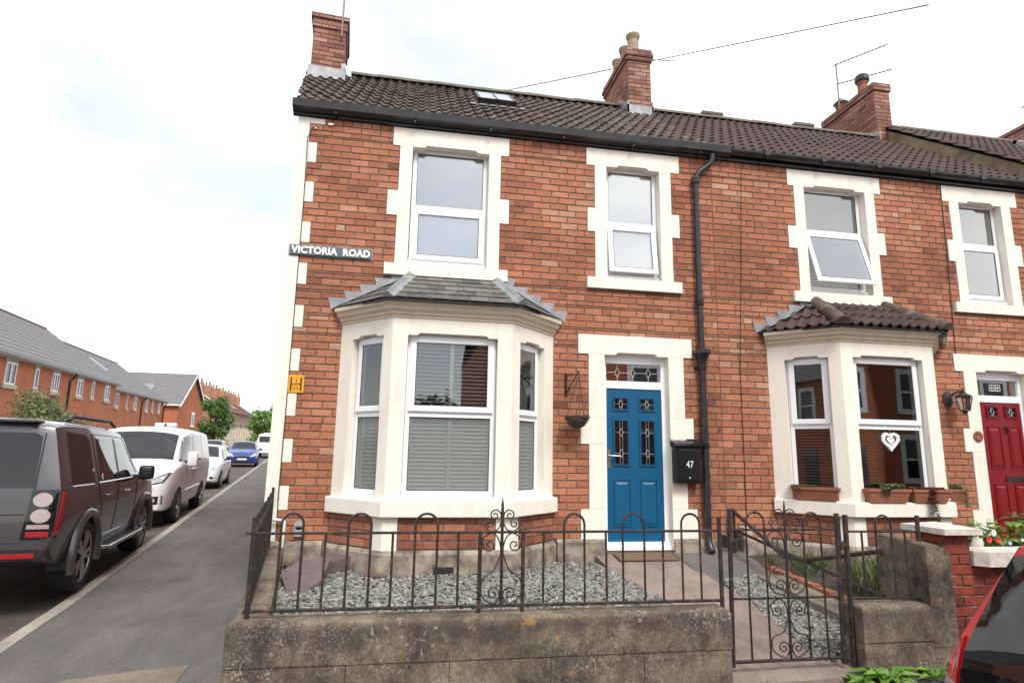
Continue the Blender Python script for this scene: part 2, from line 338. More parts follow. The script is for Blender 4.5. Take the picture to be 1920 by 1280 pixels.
MAT['road'] = ground_mat('road_asphalt', (0.07, 0.062, 0.057), (0.135, 0.118, 0.102), (0.2, 0.18, 0.16), 1.6)
MAT['kerb'] = ground_mat('kerb_stone', (0.30, 0.27, 0.235), (0.38, 0.345, 0.305), (0.4, 0.38, 0.35), 2)
MAT['slabconc'] = ground_mat('old_concrete', (0.17, 0.145, 0.115), (0.24, 0.205, 0.16), (0.36, 0.33, 0.28), 3)
MAT['path'] = ground_mat('pinkish_concrete_path', (0.20, 0.15, 0.13), (0.30, 0.24, 0.21), (0.42, 0.36, 0.33), 2.5)
MAT['soil'] = simple('dark_soil', (0.035, 0.027, 0.02), 1.0, (0.075, 0.058, 0.042), 25, bmp=0.8, bscale=60)
def gravel_mat():
    m, nt, b = new_mat('slate_chippings'); p = pos(nt)
    c = ramp(nt, attr(nt), [(0.0, (0.05, 0.052, 0.046)), (0.35, (0.13, 0.134, 0.115)), (0.75, (0.25, 0.25, 0.215)), (0.93, (0.38, 0.37, 0.33)), (1.0, (0.24, 0.16, 0.135))])
    nt.links.new(c, b.inputs['Base Color']); b.inputs['Roughness'].default_value = 0.75; return m
MAT['gravel'] = gravel_mat()
def leaf_mat(name, a, b_, c_):
    m, nt, b = new_mat(name)
    c = ramp(nt, attr(nt), [(0, a), (0.5, b_), (1, c_)]); nt.links.new(c, b.inputs['Base Color']); b.inputs['Roughness'].default_value = 0.55
    tl = N(nt, 'ShaderNodeBsdfTranslucent'); nt.links.new(c, tl.inputs[0]); ms = N(nt, 'ShaderNodeMixShader'); ms.inputs[0].default_value = 0.35
    o = [n for n in nt.nodes if n.type == 'OUTPUT_MATERIAL'][0]
    nt.links.new(b.outputs[0], ms.inputs[1]); nt.links.new(tl.outputs[0], ms.inputs[2]); nt.links.new(ms.outputs[0], o.inputs[0]); return m
MAT['leaf'] = leaf_mat('tree_leaves', (0.05, 0.105, 0.022), (0.10, 0.19, 0.04), (0.16, 0.26, 0.06))
MAT['leaf_dark'] = leaf_mat('dark_leaves', (0.02, 0.045, 0.015), (0.04, 0.08, 0.025), (0.07, 0.12, 0.03))
MAT['leaf_grey'] = leaf_mat('grey_green_leaves', (0.085, 0.11, 0.045), (0.17, 0.20, 0.085), (0.27, 0.29, 0.135))
MAT['leaf_bright'] = leaf_mat('fresh_leaves', (0.08, 0.19, 0.025), (0.17, 0.33, 0.05), (0.28, 0.46, 0.10))
MAT['leaf_purple'] = leaf_mat('purple_leaves', (0.08, 0.03, 0.03), (0.15, 0.05, 0.05), (0.16, 0.12, 0.06))
MAT['leaf_sage'] = leaf_mat('sage_leaves', (0.12, 0.15, 0.1), (0.2, 0.25, 0.16), (0.36, 0.38, 0.24))
MAT['bark'] = simple('bark', (0.07, 0.05, 0.035), 0.95, (0.12, 0.09, 0.06), 14, bmp=0.6)
MAT['red_petal'] = simple('red_petal', (0.75, 0.03, 0.015), 0.5)
MAT['white_petal'] = simple('white_petal', (0.8, 0.75, 0.76), 0.5)
MAT['door_blue'] = simple('blue_composite_door', (0.002, 0.085, 0.19), 0.35, (0.003, 0.092, 0.205), 40, bmp=0.06, bscale=55)
MAT['door_red'] = simple('red_composite_door', (0.21, 0.004, 0.008), 0.35, (0.18, 0.004, 0.008), 40, bmp=0.06, bscale=55)
MAT['steel'] = simple('brushed_steel', (0.55, 0.55, 0.55), 0.3, metal=1.0)
MAT['dark_inside'] = simple('dim_interior_plaster', (0.30, 0.28, 0.25), 0.9)
MAT['floor_in'] = simple('brown_interior_floor', (0.10, 0.07, 0.05), 0.8)
MAT['blind'] = simple('white_blind_slat', (0.78, 0.77, 0.74), 0.5)
MAT['silver_blind'] = simple('beige_blind_slat', (0.36, 0.31, 0.25), 0.45)
MAT['blind_sky'] = simple('white_blind_sky_sheet', (0.80, 0.81, 0.82), 0.8)  # blind low down; behind upper panes it stands in for reflected sky
MAT['mailbox'] = simple('black_powder_coat', (0.008, 0.008, 0.01), 0.32, bmp=0.05, bscale=120)
MAT['white_ink'] = simple('white_lettering', (0.82, 0.82, 0.8), 0.5)
MAT['sign_plate'] = simple('slate_blue_sign_plate', (0.075, 0.115, 0.13), 0.5, (0.10, 0.14, 0.15), 20)
MAT['hyd_yellow'] = simple('hydrant_sign_yellow', (0.80, 0.37, 0.008), 0.4, (0.74, 0.33, 0.01), 18)
MAT['ink'] = simple('black_ink', (0.01, 0.01, 0.01), 0.5)
MAT['came'] = simple('lead_came', (0.6, 0.6, 0.58), 0.35, metal=0.6)
MAT['coir'] = simple('coir_mat', (0.20, 0.135, 0.08), 1.0, (0.13, 0.085, 0.05), 60, bmp=0.8, bscale=150)
MAT['twig'] = simple('dry_twigs', (0.05, 0.035, 0.025), 0.9, (0.13, 0.1, 0.07), 30)
MAT['purple_slate'] = simple('purple_slate_slab', (0.115, 0.085, 0.085), 0.7, (0.15, 0.115, 0.112), 8, bmp=0.2, bscale=30)
MAT['cap_stone'] = simple('pale_coping_stone', (0.66, 0.62, 0.56), 0.9, (0.46, 0.41, 0.36), 14, bmp=0.5, bscale=50, spec=0.2)
MAT['white_pipe'] = simple('white_plastic_pipe', (0.78, 0.78, 0.76), 0.3)
MAT['grey_plastic'] = simple('grey_plastic', (0.36, 0.36, 0.37), 0.5)
MAT['tan_render'] = simple('tan_pebbledash', (0.34, 0.26, 0.155), 0.95, (0.17, 0.135, 0.09), 6, bmp=0.8, bscale=70)
MAT['flat_tile'] = simple('grey_flat_roof_tile', (0.15, 0.142, 0.145), 0.75, (0.18, 0.17, 0.172), 3, bmp=0.15, bscale=20)
MAT['red_ridge'] = simple('red_ridge_tile', (0.24, 0.08, 0.07), 0.8)
MAT['far_roof'] = simple('far_red_brown_roof', (0.17, 0.075, 0.055), 0.85, (0.12, 0.06, 0.05), 1.2)
MAT['beige_stone'] = simple('beige_stone', (0.55, 0.47, 0.34), 0.85, (0.48, 0.4, 0.29), 5)
MAT['aerial'] = simple('weathered_aluminium', (0.2, 0.17, 0.16), 0.5, metal=0.4)
MAT['cable'] = simple('black_cable', (0.02, 0.02, 0.022), 0.6)
MAT['white_block'] = simple('pale_pink_block', (0.45, 0.36, 0.34), 0.9)
# cars
def car_paint(name, c, metal=0.3, rough=0.35): return simple(name, c, rough, metal=metal, coat=1.0)
MAT['p_grey'] = car_paint('dark_grey_car_paint', (0.075, 0.068, 0.074), 0.5, 0.4)
MAT['p_white'] = simple('white_car_paint', (0.78, 0.78, 0.78), 0.35, coat=0.35)
MAT['p_blue'] = car_paint('blue_car_paint', (0.006, 0.035, 0.22), 0.3)
MAT['p_silver'] = car_paint('pale_silver_car_paint', (0.35, 0.38, 0.42), 0.5)
MAT['p_dark'] = car_paint('dark_car_paint', (0.03, 0.035, 0.045), 0.4)
MAT['p_red'] = car_paint('red_car_paint', (0.55, 0.012, 0.014), 0.0, 0.4)
MAT['car_glass'] = simple('tinted_car_glass', (0.006, 0.007, 0.008), 0.02, spec=0.65)
MAT['roof_glass'] = simple('coated_rooflight_glass', (0.62, 0.64, 0.66), 0.04, metal=0.85)
MAT['car_black'] = simple('black_car_plastic', (0.015, 0.015, 0.016), 0.45)
MAT['tyre'] = simple('tyre_rubber', (0.015, 0.015, 0.015), 0.85, bmp=0.2, bscale=90)
MAT['alloy'] = simple('dark_alloy', (0.42, 0.41, 0.42), 0.3, metal=0.9)
MAT['chrome'] = simple('satin_chrome', (0.65, 0.65, 0.66), 0.2, metal=1.0)
MAT['lamp_red'] = simple('red_lens', (0.34, 0.008, 0.014), 0.08, coat=1.0)
MAT['lamp_clear'] = simple('clear_lens', (0.34, 0.32, 0.32), 0.1, (0.5, 0.12, 0.11), 75, coat=1.0, lo=0.52, hi=0.62)
MAT['head_lens'] = simple('headlight_lens', (0.30, 0.31, 0.33), 0.06, (0.7, 0.7, 0.72), 9, metal=0.4, coat=1.0)
MAT['plate_white'] = simple('number_plate', (0.75, 0.75, 0.72), 0.4)
# ------------------------------------------------------------------ ground
SK = -0.157                                      # the side street runs along (SK, 1)
def xs(y, o=0.0): return -1.41 + SK * y - o      # house side line, o metres towards the road
def G(x, y): return -0.06 + 0.022 * (max(-8.0, min(y, 120.0)) - 2) + max(0.0, min(x, 10) + 1.2) * 0.03 * max(0.0, min(1.0, (2 - y) / 2))
def cdt_fill(poly, step):
    # triangulate a polygon with inner grid points: (verts2d, tris)
    b = []
    for i in range(len(poly)):
        p, q = Vector(poly[i]), Vector(poly[(i + 1) % len(poly)]); n = max(1, int((q - p).length / step + 0.5))
        b += [p + (q - p) * (k / n) for k in range(n)]
    xs_ = [p.x for p in b]; ys_ = [p.y for p in b]; inner = []
    def inside(x, y):
        c = False
        for i in range(len(poly)):
            (x1, y1), (x2, y2) = poly[i], poly[(i + 1) % len(poly)]
            if (y1 > y) != (y2 > y) and x < (x2 - x1) * (y - y1) / (y2 - y1) + x1: c = not c
        return c
    y = min(ys_) + step * 0.5
    while y < max(ys_):
        x = min(xs_) + step * 0.5
        while x < max(xs_):
            if inside(x, y): inner.append(Vector((x, y)))
            x += step
        y += step
    r = delaunay_2d_cdt(b + inner, [], [list(range(len(b)))], 1, 1e-5)
    return [tuple(v) for v in r[0]], [tuple(f) for f in r[2]]
def sheet(name, poly, dz, mat, step=2.0, thick=0.0):
    vs, fs = cdt_fill(poly, step); mb = MB()
    mb.mesh([(x, y, G(x, y) + dz) for x, y in vs], fs)
    if thick:
        for i in range(len(poly)):
            (x1, y1), (x2, y2) = poly[i], poly[(i + 1) % len(poly)]; n = max(1, int(math.hypot(x2 - x1, y2 - y1) / step + 0.5))
            for k in range(n):
                a = (x1 + (x2 - x1) * k / n, y1 + (y2 - y1) * k / n); b = (x1 + (x2 - x1) * (k + 1) / n, y1 + (y2 - y1) * (k + 1) / n)
                za, zb = G(*a) + dz, G(*b) + dz
                mb.face([(*a, za), (*a, za - thick), (*b, zb - thick), (*b, zb)])
    o = mb.build(name, mat); o['kind'] = 'structure'; return o
gx = [-600, -200, -80, -40, -25, -16, -12, -9, -7, -5.5, -4, -3, -2, -1.2, 0, 1, 2, 3, 4, 5, 7, 10, 20, 60, 200, 600]
gy = [-600, -200, -60, -30, -16, -8, -6, -5, -4, -3, -2, -1, 0, 1, 2, 4, 7, 11, 16, 22, 30, 40, 55, 75, 100, 120, 300, 700]
mb = MB(); nx = len(gx)
mb.mesh([(x, y, G(x, y) - 0.065) for y in gy for x in gx], [(j * nx + i, j * nx + i + 1, (j + 1) * nx + i + 1, (j + 1) * nx + i) for j in range(len(gy) - 1) for i in range(nx - 1)])
mb.build('road', MAT['road'], kind='structure')
KO = 1.93; KW = 0.125                            # kerb distance from the house line, kerb width
corner = []
for k in range(9):
    a = math.pi / 2 * k / 8; corner.append((-1.35 - 1.75 * math.cos(a), -1.9 - 2.75 * math.sin(a)))
outer = [(xs(100, KO), 100), (xs(60, KO), 60), (xs(30, KO), 30), (xs(12, KO), 12), (xs(4, KO), 4), (xs(0, KO), 0)] + corner + [(2, -4.65), (12, -4.65), (40, -4.65)]
inner_k = offset_line(outer, -KW)
pav_in = [(40, -2.7), (-0.95, -2.7), (-1.35, -0.2), (xs(4, -0.1), 4), (xs(12, -0.1), 12), (xs(30, -0.1), 30), (xs(60, -0.1), 60), (xs(100, -0.1), 100)]
sheet('pavement', inner_k + pav_in, 0.0, MAT['pavement'], 1.2)
ks = MB()
for i in range(len(outer) - 1):
    a, b, c, d = outer[i], outer[i + 1], inner_k[i + 1], inner_k[i]
    n = max(1, int(math.hypot(b[0] - a[0], b[1] - a[1]) / 0.9))
    for k in range(n):
        t0, t1 = (k + 0.004) / n, (k + 0.996) / n
        q = [(p[0] + (r_[0] - p[0]) * t, p[1] + (r_[1] - p[1]) * t) for p, r_, t in ((a, b, t0), (a, b, t1), (d, c, t1), (d, c, t0))]
        tn = uni(-0.002, 0.003)
        top = [(x, y, G(x, y) + 0.006 + tn) for x, y in q]; bot = [(x, y, G(x, y) - 0.1) for x, y in q]
        ks.mesh(top + bot, [(0, 1, 2, 3), (0, 4, 5, 1), (1, 5, 6, 2), (2, 6, 7, 3), (3, 7, 4, 0)], 0, rnd())
o = ks.build('kerb', MAT['kerb'], kind='structure')
# old concrete slab let into the pavement, far pavement across the side street
sheet('pavement_slab', [(-1.49, -2.3), (-1.53, -1.60), (-2.28, -1.82), (-2.55, -2.3)], 0.005, MAT['slabconc'], 0.4)
sheet('pavement', [(-11.2, 16), (-13.0, 16), (-20.2, 62), (-18.4, 62)], 0.0, MAT['pavement'], 6, 0.1)
# ------------------------------------------------------------------ brickwork
BH, BL, BZ = 0.0828, 0.2237, 5.097
class Frame:
    def __init__(s, o, u, n): s.o, s.u, s.n = Vector(o), Vector(u).normalized(), Vector(n).normalized()
    def __call__(s, u, n, z): return s.o + s.u * u + s.n * n + Vector((0, 0, z))
    def mat(s): return Matrix(((s.u.x, -s.n.x, 0, s.o.x), (s.u.y, -s.n.y, 0, s.o.y), (0, 0, 1, s.o.z), (0, 0, 0, 1)))
    def fbox(s, mb, u0, u1, n0, n1, z0, z1, m=0, t=0.5):
        mb.mesh([s(u, n, z) for z in (z0, z1) for u, n in ((u0, n0), (u1, n0), (u1, n1), (u0, n1))],
                [(0, 1, 2, 3), (7, 6, 5, 4), (0, 4, 5, 1), (1, 5, 6, 2), (2, 6, 7, 3), (3, 7, 4, 0)], m, t)
def collect(F, U0, U1, Z0, Z1, rects, store, h=BH, lb=BL, zref=BZ, tone=0.5, spread=0.2, header_top=None, phase=0.0):
    import mathutils
    n0 = int(math.floor((Z0 - zref) / h)); n1 = int(math.ceil((Z1 - zref) / h))
    for n in range(n0, n1):
        zb = zref + n * h; zt = min(zb + h, Z1 + 0.004); zb = max(zb, Z0 - 0.004)
        cuts = sorted({zb, zt, *[z for r in rects for z in r[2:4] if zb + 0.018 < z < zt - 0.018]})
        for za, zc in zip(cuts[:-1], cuts[1:]):
            zm = (za + zc) / 2; iv = [(U0, U1)]
            for (a, b, c, d) in rects:
                if c <= zm <= d:
                    nv = []
                    for (p, q) in iv:
                        if b <= p or a >= q: nv.append((p, q)); continue
                        if a > p: nv.append((p, a))
                        if b < q: nv.append((b, q))
                    iv = nv
            ll = lb / 2 if header_top is not None and zm > header_top else lb
            for (p, q) in iv:
                if q - p < 0.02: continue
                base = (n % 2) * lb / 2 + phase + (0.02 if n % 5 == 0 else 0)
                k = math.floor((p - base) / ll); js = [p]
                while True:
                    k += 1; x = base + k * ll + uni(-0.004, 0.004)
                    if x >= q - 0.045: break
                    if x > p + 0.045:
                        js.append(x)
                        if ll == lb and rnd() < 0.05 and x + lb / 2 < q - 0.05: js.append(x + lb / 2 + uni(-0.005, 0.005))
                js.append(q)
                for a, b in zip(js[:-1], js[1:]):
                    c = F((a + b) / 2, 0, zm)
                    t = tone + random.gauss(0, spread) + 0.30 * mathutils.noise.noise(Vector((c.x * 0.7, c.y * 0.7, c.z * 0.9)))
                    store.append((F, a, b, za, zc, max(0.08, min(1, t))))
BM = {}
def brick_shape(w_, h_, t, d=0.007):
    mb = MB(); j = 0.0055; c = 0.0035; w2, h2 = w_ / 2 - j, h_ / 2 - j
    vs = []
    for (y, e) in ((0.012, 0), (-d + 0.003, 0), (-d, c)):
        vs += [(-w2 + e, y, -h2 + e), (w2 - e, y, -h2 + e), (w2 - e, y, h2 - e), (-w2 + e, y, h2 - e)]
    fs = [(8, 9, 10, 11)]
    for r in (0, 4): fs += [(r + i, r + (i + 1) % 4, r + 4 + (i + 1) % 4, r + 4 + i) for i in range(4)]
    mb.mesh(vs, fs, 0, t); return mb
def lay(store, parent, n_parts, mat, d=0.007):
    def vis(s):
        F, a, b, za, zc, t = s; c = F((a + b) / 2, 0, (za + zc) / 2); dv = CAMP - c; l = dv.length
        return max(0.0, dv.dot(F.n) / l) * (b - a) * (zc - za) / (l * l)
    store = sorted(store, key=vis, reverse=True); rest = MB()
    for i, (F, a, b, za, zc, t) in enumerate(store):
        if zc - za < 0.014: continue
        X = F.mat() @ Matrix.Translation(((a + b) / 2, 0, (za + zc) / 2)) @ Matrix.Rotation(uni(-0.006, 0.006), 4, 'Y')
        X = X @ Matrix.Translation((0, uni(-0.0015, 0.0015), 0))
        wd, hg = b - a - uni(0, 0.002), zc - za - uni(0, 0.002)
        if i < n_parts:
            key = (mat.name, round(wd * 100), round(hg * 250), round(t * 11), d)
            me = BM.get(key)
            if me is None: me = BM[key] = brick_shape(round(wd * 100) / 100, round(hg * 250) / 250, round(t * 11) / 11, d).me('brick', mat)
            link_mesh('brick', me, parent, X)
        else:
            s = brick_shape(wd, hg, t, d); rest.mesh([X @ Vector(p) for p in s.v], s.f, 0, t)
    if rest.f: rest.build('brickwork', mat, parent, kind='stuff')
# ------------------------------------------------------------------ house pieces
def stone(root, name, F, u0, u1, z0, z1, n1=0.016, n0=-0.13, mat='cream', slope=0.0, b=0.004):
    mb = MB()
    p = [(u0, n0), (u0, n1 - b), (u0 + b, n1), (u1 - b, n1), (u1, n1 - b), (u1, n0)]
    vs = [F(u, n, z0) for u, n in p] + [F(u, n, z1 - slope * max(0.0, (n - 0.0)) / max(n1, 1e-3)) for u, n in p]
    mb.mesh(vs, [tuple(range(5, -1, -1)), tuple(range(6, 12))] + [(i, (i + 1) % 6, (i + 1) % 6 + 6, i + 6) for i in range(6)])
    return mb.build(name, MAT[mat], root)
def lintel(root, F, u0, u1, z0, z1, o0, o1, rise=0.03, n1=0.016, n0=-0.13):
    poly = [(u0, z0), (o0, z0), (o0 + 0.14, z0), (o0 + 0.17, z0 + rise), (o1 - 0.17, z0 + rise), (o1 - 0.14, z0), (o1, z0), (u1, z0), (u1, z1), (u0, z1)]
    mb = MB(); mb.prism(poly, lambda u, v, d: F(u, d, v), n1, n0); return mb.build('lintel', MAT['cream'], root)
def bar_frame(mb, F, u0, u1, z0, z1, w_, n0, n1, X=None):
    # four mitre-less bars with a small chamfer step
    def bx(a, b, c, d, p, q):
        m2 = MB(); F.fbox(m2, a, b, p, q, c, d)
        mb.mesh([X @ v if X is not None else v for v in [Vector(k) for k in m2.v]], m2.f)
    s = 0.008
    for (k, e) in ((0, 0.0), (1, s)):
        p, q = (n0, n1 - 0.006) if k == 0 else (n1 - 0.006, n1)
        ww = w_ - 2 * e
        bx(u0 + e, u1 - e, z1 - e - ww, z1 - e, p, q); bx(u0 + e, u1 - e, z0 + e, z0 + e + ww, p, q)
        bx(u0 + e, u0 + e + ww, z0 + e + ww, z1 - e - ww, p, q); bx(u1 - e - ww, u1 - e, z0 + e + ww, z1 - e - ww, p, q)
def pane(root, F, u0, u1, z0, z1, n, mat='glass', X=None):
    mb = MB(); F.fbox(mb, u0, u1, n - 0.012, n, z0, z1)
    if X is not None: mb.v = [tuple(X @ Vector(p)) for p in mb.v]
    o = mb.build('pane', MAT[mat], root); return o
def gasket(root, F, u0, u1, z0, z1, n, X=None):
    mb = MB(); g = 0.007
    for a, b, c, d in ((u0, u1, z1 - g, z1), (u0, u1, z0, z0 + g), (u0, u0 + g, z0 + g, z1 - g), (u1 - g, u1, z0 + g, z1 - g)): F.fbox(mb, a, b, n, n + 0.004, c, d)
    if X is not None: mb.v = [tuple(X @ Vector(p)) for p in mb.v]
    mb.build('gasket', MAT['rubber'], root)
def slats(root, F, u0, u1, z0, z1, n, gap, depth, tilt, mat, th=0.002):
    mb = MB(); z = z0 + gap / 2
    while z < z1:
        c, s = math.cos(tilt) * depth / 2, math.sin(tilt) * depth / 2
        vs = [F(u, n + k * c, z + k * s + e) for e in (0, th) for u, k in ((u0, -1), (u1, -1), (u1, 1), (u0, 1))]
        mb.mesh(vs, [(0, 1, 2, 3), (7, 6, 5, 4), (0, 4, 5, 1), (1, 5, 6, 2), (2, 6, 7, 3), (3, 7, 4, 0)]); z += gap
    o = mb.build('blind_slat', MAT[mat], root, kind='stuff'); return o
def upvc(root, F, u0, u1, z0, z1, tz0, tz1, n, sash, open_deg=0.0, low_mat='glass', fw_=0.052, up_mat='glass'):
    """uPVC window: outer frame, transom, one opening sash ('upper' or 'lower'), two panes."""
    mb = MB(); bar_frame(mb, F, u0, u1, z0, z1, fw_, n - 0.06, n); F.fbox(mb, u0 + fw_, u1 - fw_, n - 0.06, n - 0.003, tz0 + 0.012, tz1 - 0.012)
    F.fbox(mb, u0 + 0.002, u1 - 0.002, n - 0.055, n - 0.004, z1, z1 + 0.03)
    wdw = mb.build('window', MAT['upvc'], root)
    for part, (za, zb) in (('upper', (tz1 - 0.012, z1 - fw_)), ('lower', (z0 + fw_, tz0 + 0.012))):
        a, b = u0 + fw_, u1 - fw_; gm = low_mat if part == 'lower' else up_mat
        if part == sash:
            X = None
            if open_deg:
                piv = F((a + b) / 2, n, zb + 0.02); X = Matrix.Translation(piv) @ Matrix.Rotation(math.radians(-open_deg), 4, F.u) @ Matrix.Translation(-piv)
            m2 = MB(); bar_frame(m2, F, a - 0.024, b + 0.024, za - 0.024, zb + 0.024, 0.066, n + 0.002, n + 0.022, X)
            sh = m2.build('sash', MAT['upvc'], wdw)
            e = 0.041; pane(wdw, F, a + e, b - e, za + e, zb - e, n + 0.012, gm, X); gasket(wdw, F, a + e, b - e, za + e, zb - e, n + 0.012, X)
        else:
            pane(wdw, F, a, b, za, zb, n - 0.018, gm); gasket(wdw, F, a, b, za, zb, n - 0.018)
    m3 = MB(); F.fbox(m3, u0 - 0.01, u1 + 0.01, n - 0.05, n + 0.035, z0 - 0.03, z0 - 0.001); m3.build('window_cill', MAT['upvc'], wdw)
    return wdw
def came(mb, F, pts, n, r=0.004):
    for p, q in zip(pts[:-1], pts[1:]): mb.tube([F(p[0], n, p[1]), F(q[0], n, q[1])], r, 4)
def front_door(root, F, colour, kind, off):
    n = -0.10; d0, d1, zb, zt = 2.42 + off, 3.135 + off, 0.511, 2.311
    m = MB(); F.fbox(m, d0, d1, n - 0.045, n, zb, zt); leaf = m.build('door', MAT[colour], root)
    def ring(a, b, c, d, w_=0.024, h_=0.012):
        m = MB(); bar_frame(m, F, a, b, c, d, w_, n - 0.002, n + h_); m.build('door_moulding', MAT[colour], leaf)
    def raised(a, b, c, d):
        ring(a, b, c, d, 0.016, 0.008); m = MB(); e, g = 0.03, 0.055
        r1 = [F(a + e, n + 0.001, c + e), F(b - e, n + 0.001, c + e), F(b - e, n + 0.001, d - e), F(a + e, n + 0.001, d - e)]
        r2 = [F(a + g, n + 0.011, c + g), F(b - g, n + 0.011, c + g), F(b - g, n + 0.011, d - g), F(a + g, n + 0.011, d - g)]
        m.mesh(r1 + r2, [(4, 5, 6, 7)] + [(i, (i + 1) % 4, (i + 1) % 4 + 4, i + 4) for i in range(4)]); m.build('door_panel', MAT[colour], leaf)
    def glazed(a, b, c, d, dia):
        ring(a - 0.024, b + 0.024, c - 0.024, d + 0.024, 0.026, 0.016)
        m = MB(); F.fbox(m, a, b, n - 0.002, n + 0.003, c, d); m.build('door_glass', MAT['car_glass'], leaf)
        k = MB(); um = (a + b) / 2; nn = n + 0.006; q = 0.028
        for u in (um - q * 0.62, um + q * 0.62): came(k, F, [(u, c), (u, d)], nn, 0.0022)
        for zc in dia:
            came(k, F, [(um - q, zc), (um, zc + 0.05), (um + q, zc), (um, zc - 0.05), (um - q, zc)], nn, 0.003); came(k, F, [(a, zc), (um - q, zc)], nn, 0.002); came(k, F, [(um + q, zc), (b, zc)], nn, 0.002)
        k.build('lead_came', MAT['came'], leaf)
    if kind == 'blue':
        for a, b in ((2.524, 2.69), (2.858, 3.028)): glazed(a + off, b + off, 2.06, 2.187, [2.123]); glazed(a + off, b + off, 1.40, 1.917, [1.78, 1.53]); raised(a - 0.024 + off, b + 0.024 + off, 0.668, 1.22)
        h = MB(); F.fbox(h, d0 + 0.012, d0 + 0.042, n, n + 0.012, 1.35, 1.583); h.tube([F(d0 + 0.027, n + 0.01, 1.50), F(d0 + 0.027, n + 0.055, 1.50), F(d0 + 0.04, n + 0.06, 1.50), F(d0 + 0.155, n + 0.055, 1.497)], 0.0095, 8); h.build('door_handle', MAT['steel'], leaf)
    else:
        for a, b in ((2.60, 2.745), (2.90, 3.05)): glazed(a + off, b + off, 2.12, 2.245, [2.18])
        for a, b in ((2.56, 2.775), (2.885, 3.09)): raised(a + off, b + off, 1.41, 1.985); raised(a + off, b + off, 0.71, 1.22)
        h = MB(); F.fbox(h, 8.06, 8.36, n, n + 0.012, 1.25, 1.315); h.build('letter_plate', MAT['black_paint'], leaf)
        h = MB(); h.lathe([(0.018, -0.012), (0.022, 0.0), (0.012, 0.018)], 10, Matrix.Translation(F(8.155, n + 0.012, 1.97)) @ Matrix.Rotation(math.pi / 2, 4, 'X'))
        h.tube([F(8.155 + 0.022 * math.sin(a), n + 0.02, 1.93 - 0.04 * math.cos(a)) for a in [2 * math.pi * k / 12 for k in range(12)]], 0.006, 5, closed=True); h.build('door_knocker', MAT['black_paint'], leaf)
    m = MB()
    for a, b, c, d in ((d0 - 0.05, d0, 0.51, 2.745), (d1, d1 + 0.058, 0.51, 2.745), (d0, d1, zt + 0.002, 2.405), (d0, d1, 2.622, 2.745)): F.fbox(m, a, b, n - 0.06, n + 0.012, c, d)
    F.fbox(m, d0 - 0.048, d1 + 0.056, n - 0.06, n + 0.05, 0.42, 0.508)
    F.fbox(m, d0 - 0.048, d1 + 0.056, n + 0.05, n + 0.075, 0.42, 0.455)
    fr = m.build('door_frame', MAT['upvc'], root)
    fl = pane(fr, F, d0, d1, 2.405, 2.622, n - 0.02); fl.name = 'fanlight_pane'
    k = MB(); F.fbox(k, d0, d1, n - 0.4, n - 0.34, 0.5, 2.66); k.build('hall_screen', MAT['floor_in'], fr)
    k = MB()
    if kind == 'blue':
        u = [d0 + 0.155, d0 + 0.357, d0 + 0.56]; zc = 2.513
        for x in u: came(k, F, [(x - 0.03, zc), (x, zc + 0.06), (x + 0.03, zc), (x, zc - 0.06), (x - 0.03, zc)], n - 0.016, 0.0045); came(k, F, [(x, 2.405), (x, zc - 0.06)], n - 0.016, 0.0028); came(k, F, [(x, zc + 0.06), (x, 2.622)], n - 0.016, 0.0028)
        for a, b in zip([d0] + [x + 0.03 for x in u], [x - 0.03 for x in u] + [d1]): came(k, F, [(a, zc), (b, zc)], n - 0.016, 0.0028)
        k.build('lead_came', MAT['came'], fr)
    else:
        for s in range(2):
            a = 7.99 + s * 0.095
            for pq in ([(a, 2.475), (a + 0.075, 2.475), (a + 0.075, 2.56), (a, 2.56), (a, 2.475)], [(a, 2.518), (a + 0.075, 2.518)], [(a + 0.037, 2.475), (a + 0.037, 2.56)]): came(k, F, pq, n - 0.012, 0.004)
        k.build('house_number', MAT['white_ink'], fr)
    return leaf
def wall_core(root, x0, x1, z0, z1, holes, left, depth=5.3):
    mb = MB(); us = sorted({x0, x1, *[h[0] for h in holes], *[h[1] for h in holes]}); zs = sorted({z0, z1, *[h[2] for h in holes], *[h[3] for h in holes]})
    for a, b in zip(us[:-1], us[1:]):
        for c, d in zip(zs[:-1], zs[1:]):
            if not any(h[0] <= (a + b) / 2 <= h[1] and h[2] <= (c + d) / 2 <= h[3] for h in holes):
                mb.face([(a, 0, c), (b, 0, c), (b, 0, d), (a, 0, d)])
    for (a, b, c, d) in holes:
        for p, q in (((a, c), (a, d)), ((a, d), (b, d)), ((b, d), (b, c)), ((b, c), (a, c))):
            mb.face([(p[0], 0, p[1]), (q[0], 0, q[1]), (q[0], 0.3, q[1]), (p[0], 0.3, p[1])])
    xl = lambda y: x0 + left * y
    # gable or party walls, back wall, inner floors and partitions
    ry, rz = 2.65, 7.70
    for f, k in ((xl, 1), (lambda y: x1, 1)):
        mb.face([(f(0), 0, z0), (f(depth), depth, z0), (f(depth), depth, z1 + 0.04), (f(ry), ry, rz), (f(0), 0, z1)], k)
    mb.face([(xl(depth), depth, z0), (x1, depth, z0), (x1, depth, z1 + 0.04), (xl(depth), depth, z1 + 0.04)], 1)
    e = 0.012
    for z in (0.40, 3.1, 5.5): mb.face([(x0 + e, 0.3, z), (x1 - e, 0.3, z), (x1 - e, depth, z), (x0 + e, depth, z)], 2)
    for x in (x0 + 3.3,): mb.face([(x, 0.25, z0), (x, depth, z0), (x, depth, z1), (x, 0.25, z1)], 2)
    mb.face([(x0, 3.6, z0), (x1, 3.6, z0), (x1, 3.6, z1), (x0, 3.6, z1)], 2)
    return mb.build('wall', [MAT['mortar'], MAT['side_brick'], MAT['dark_inside']], root)
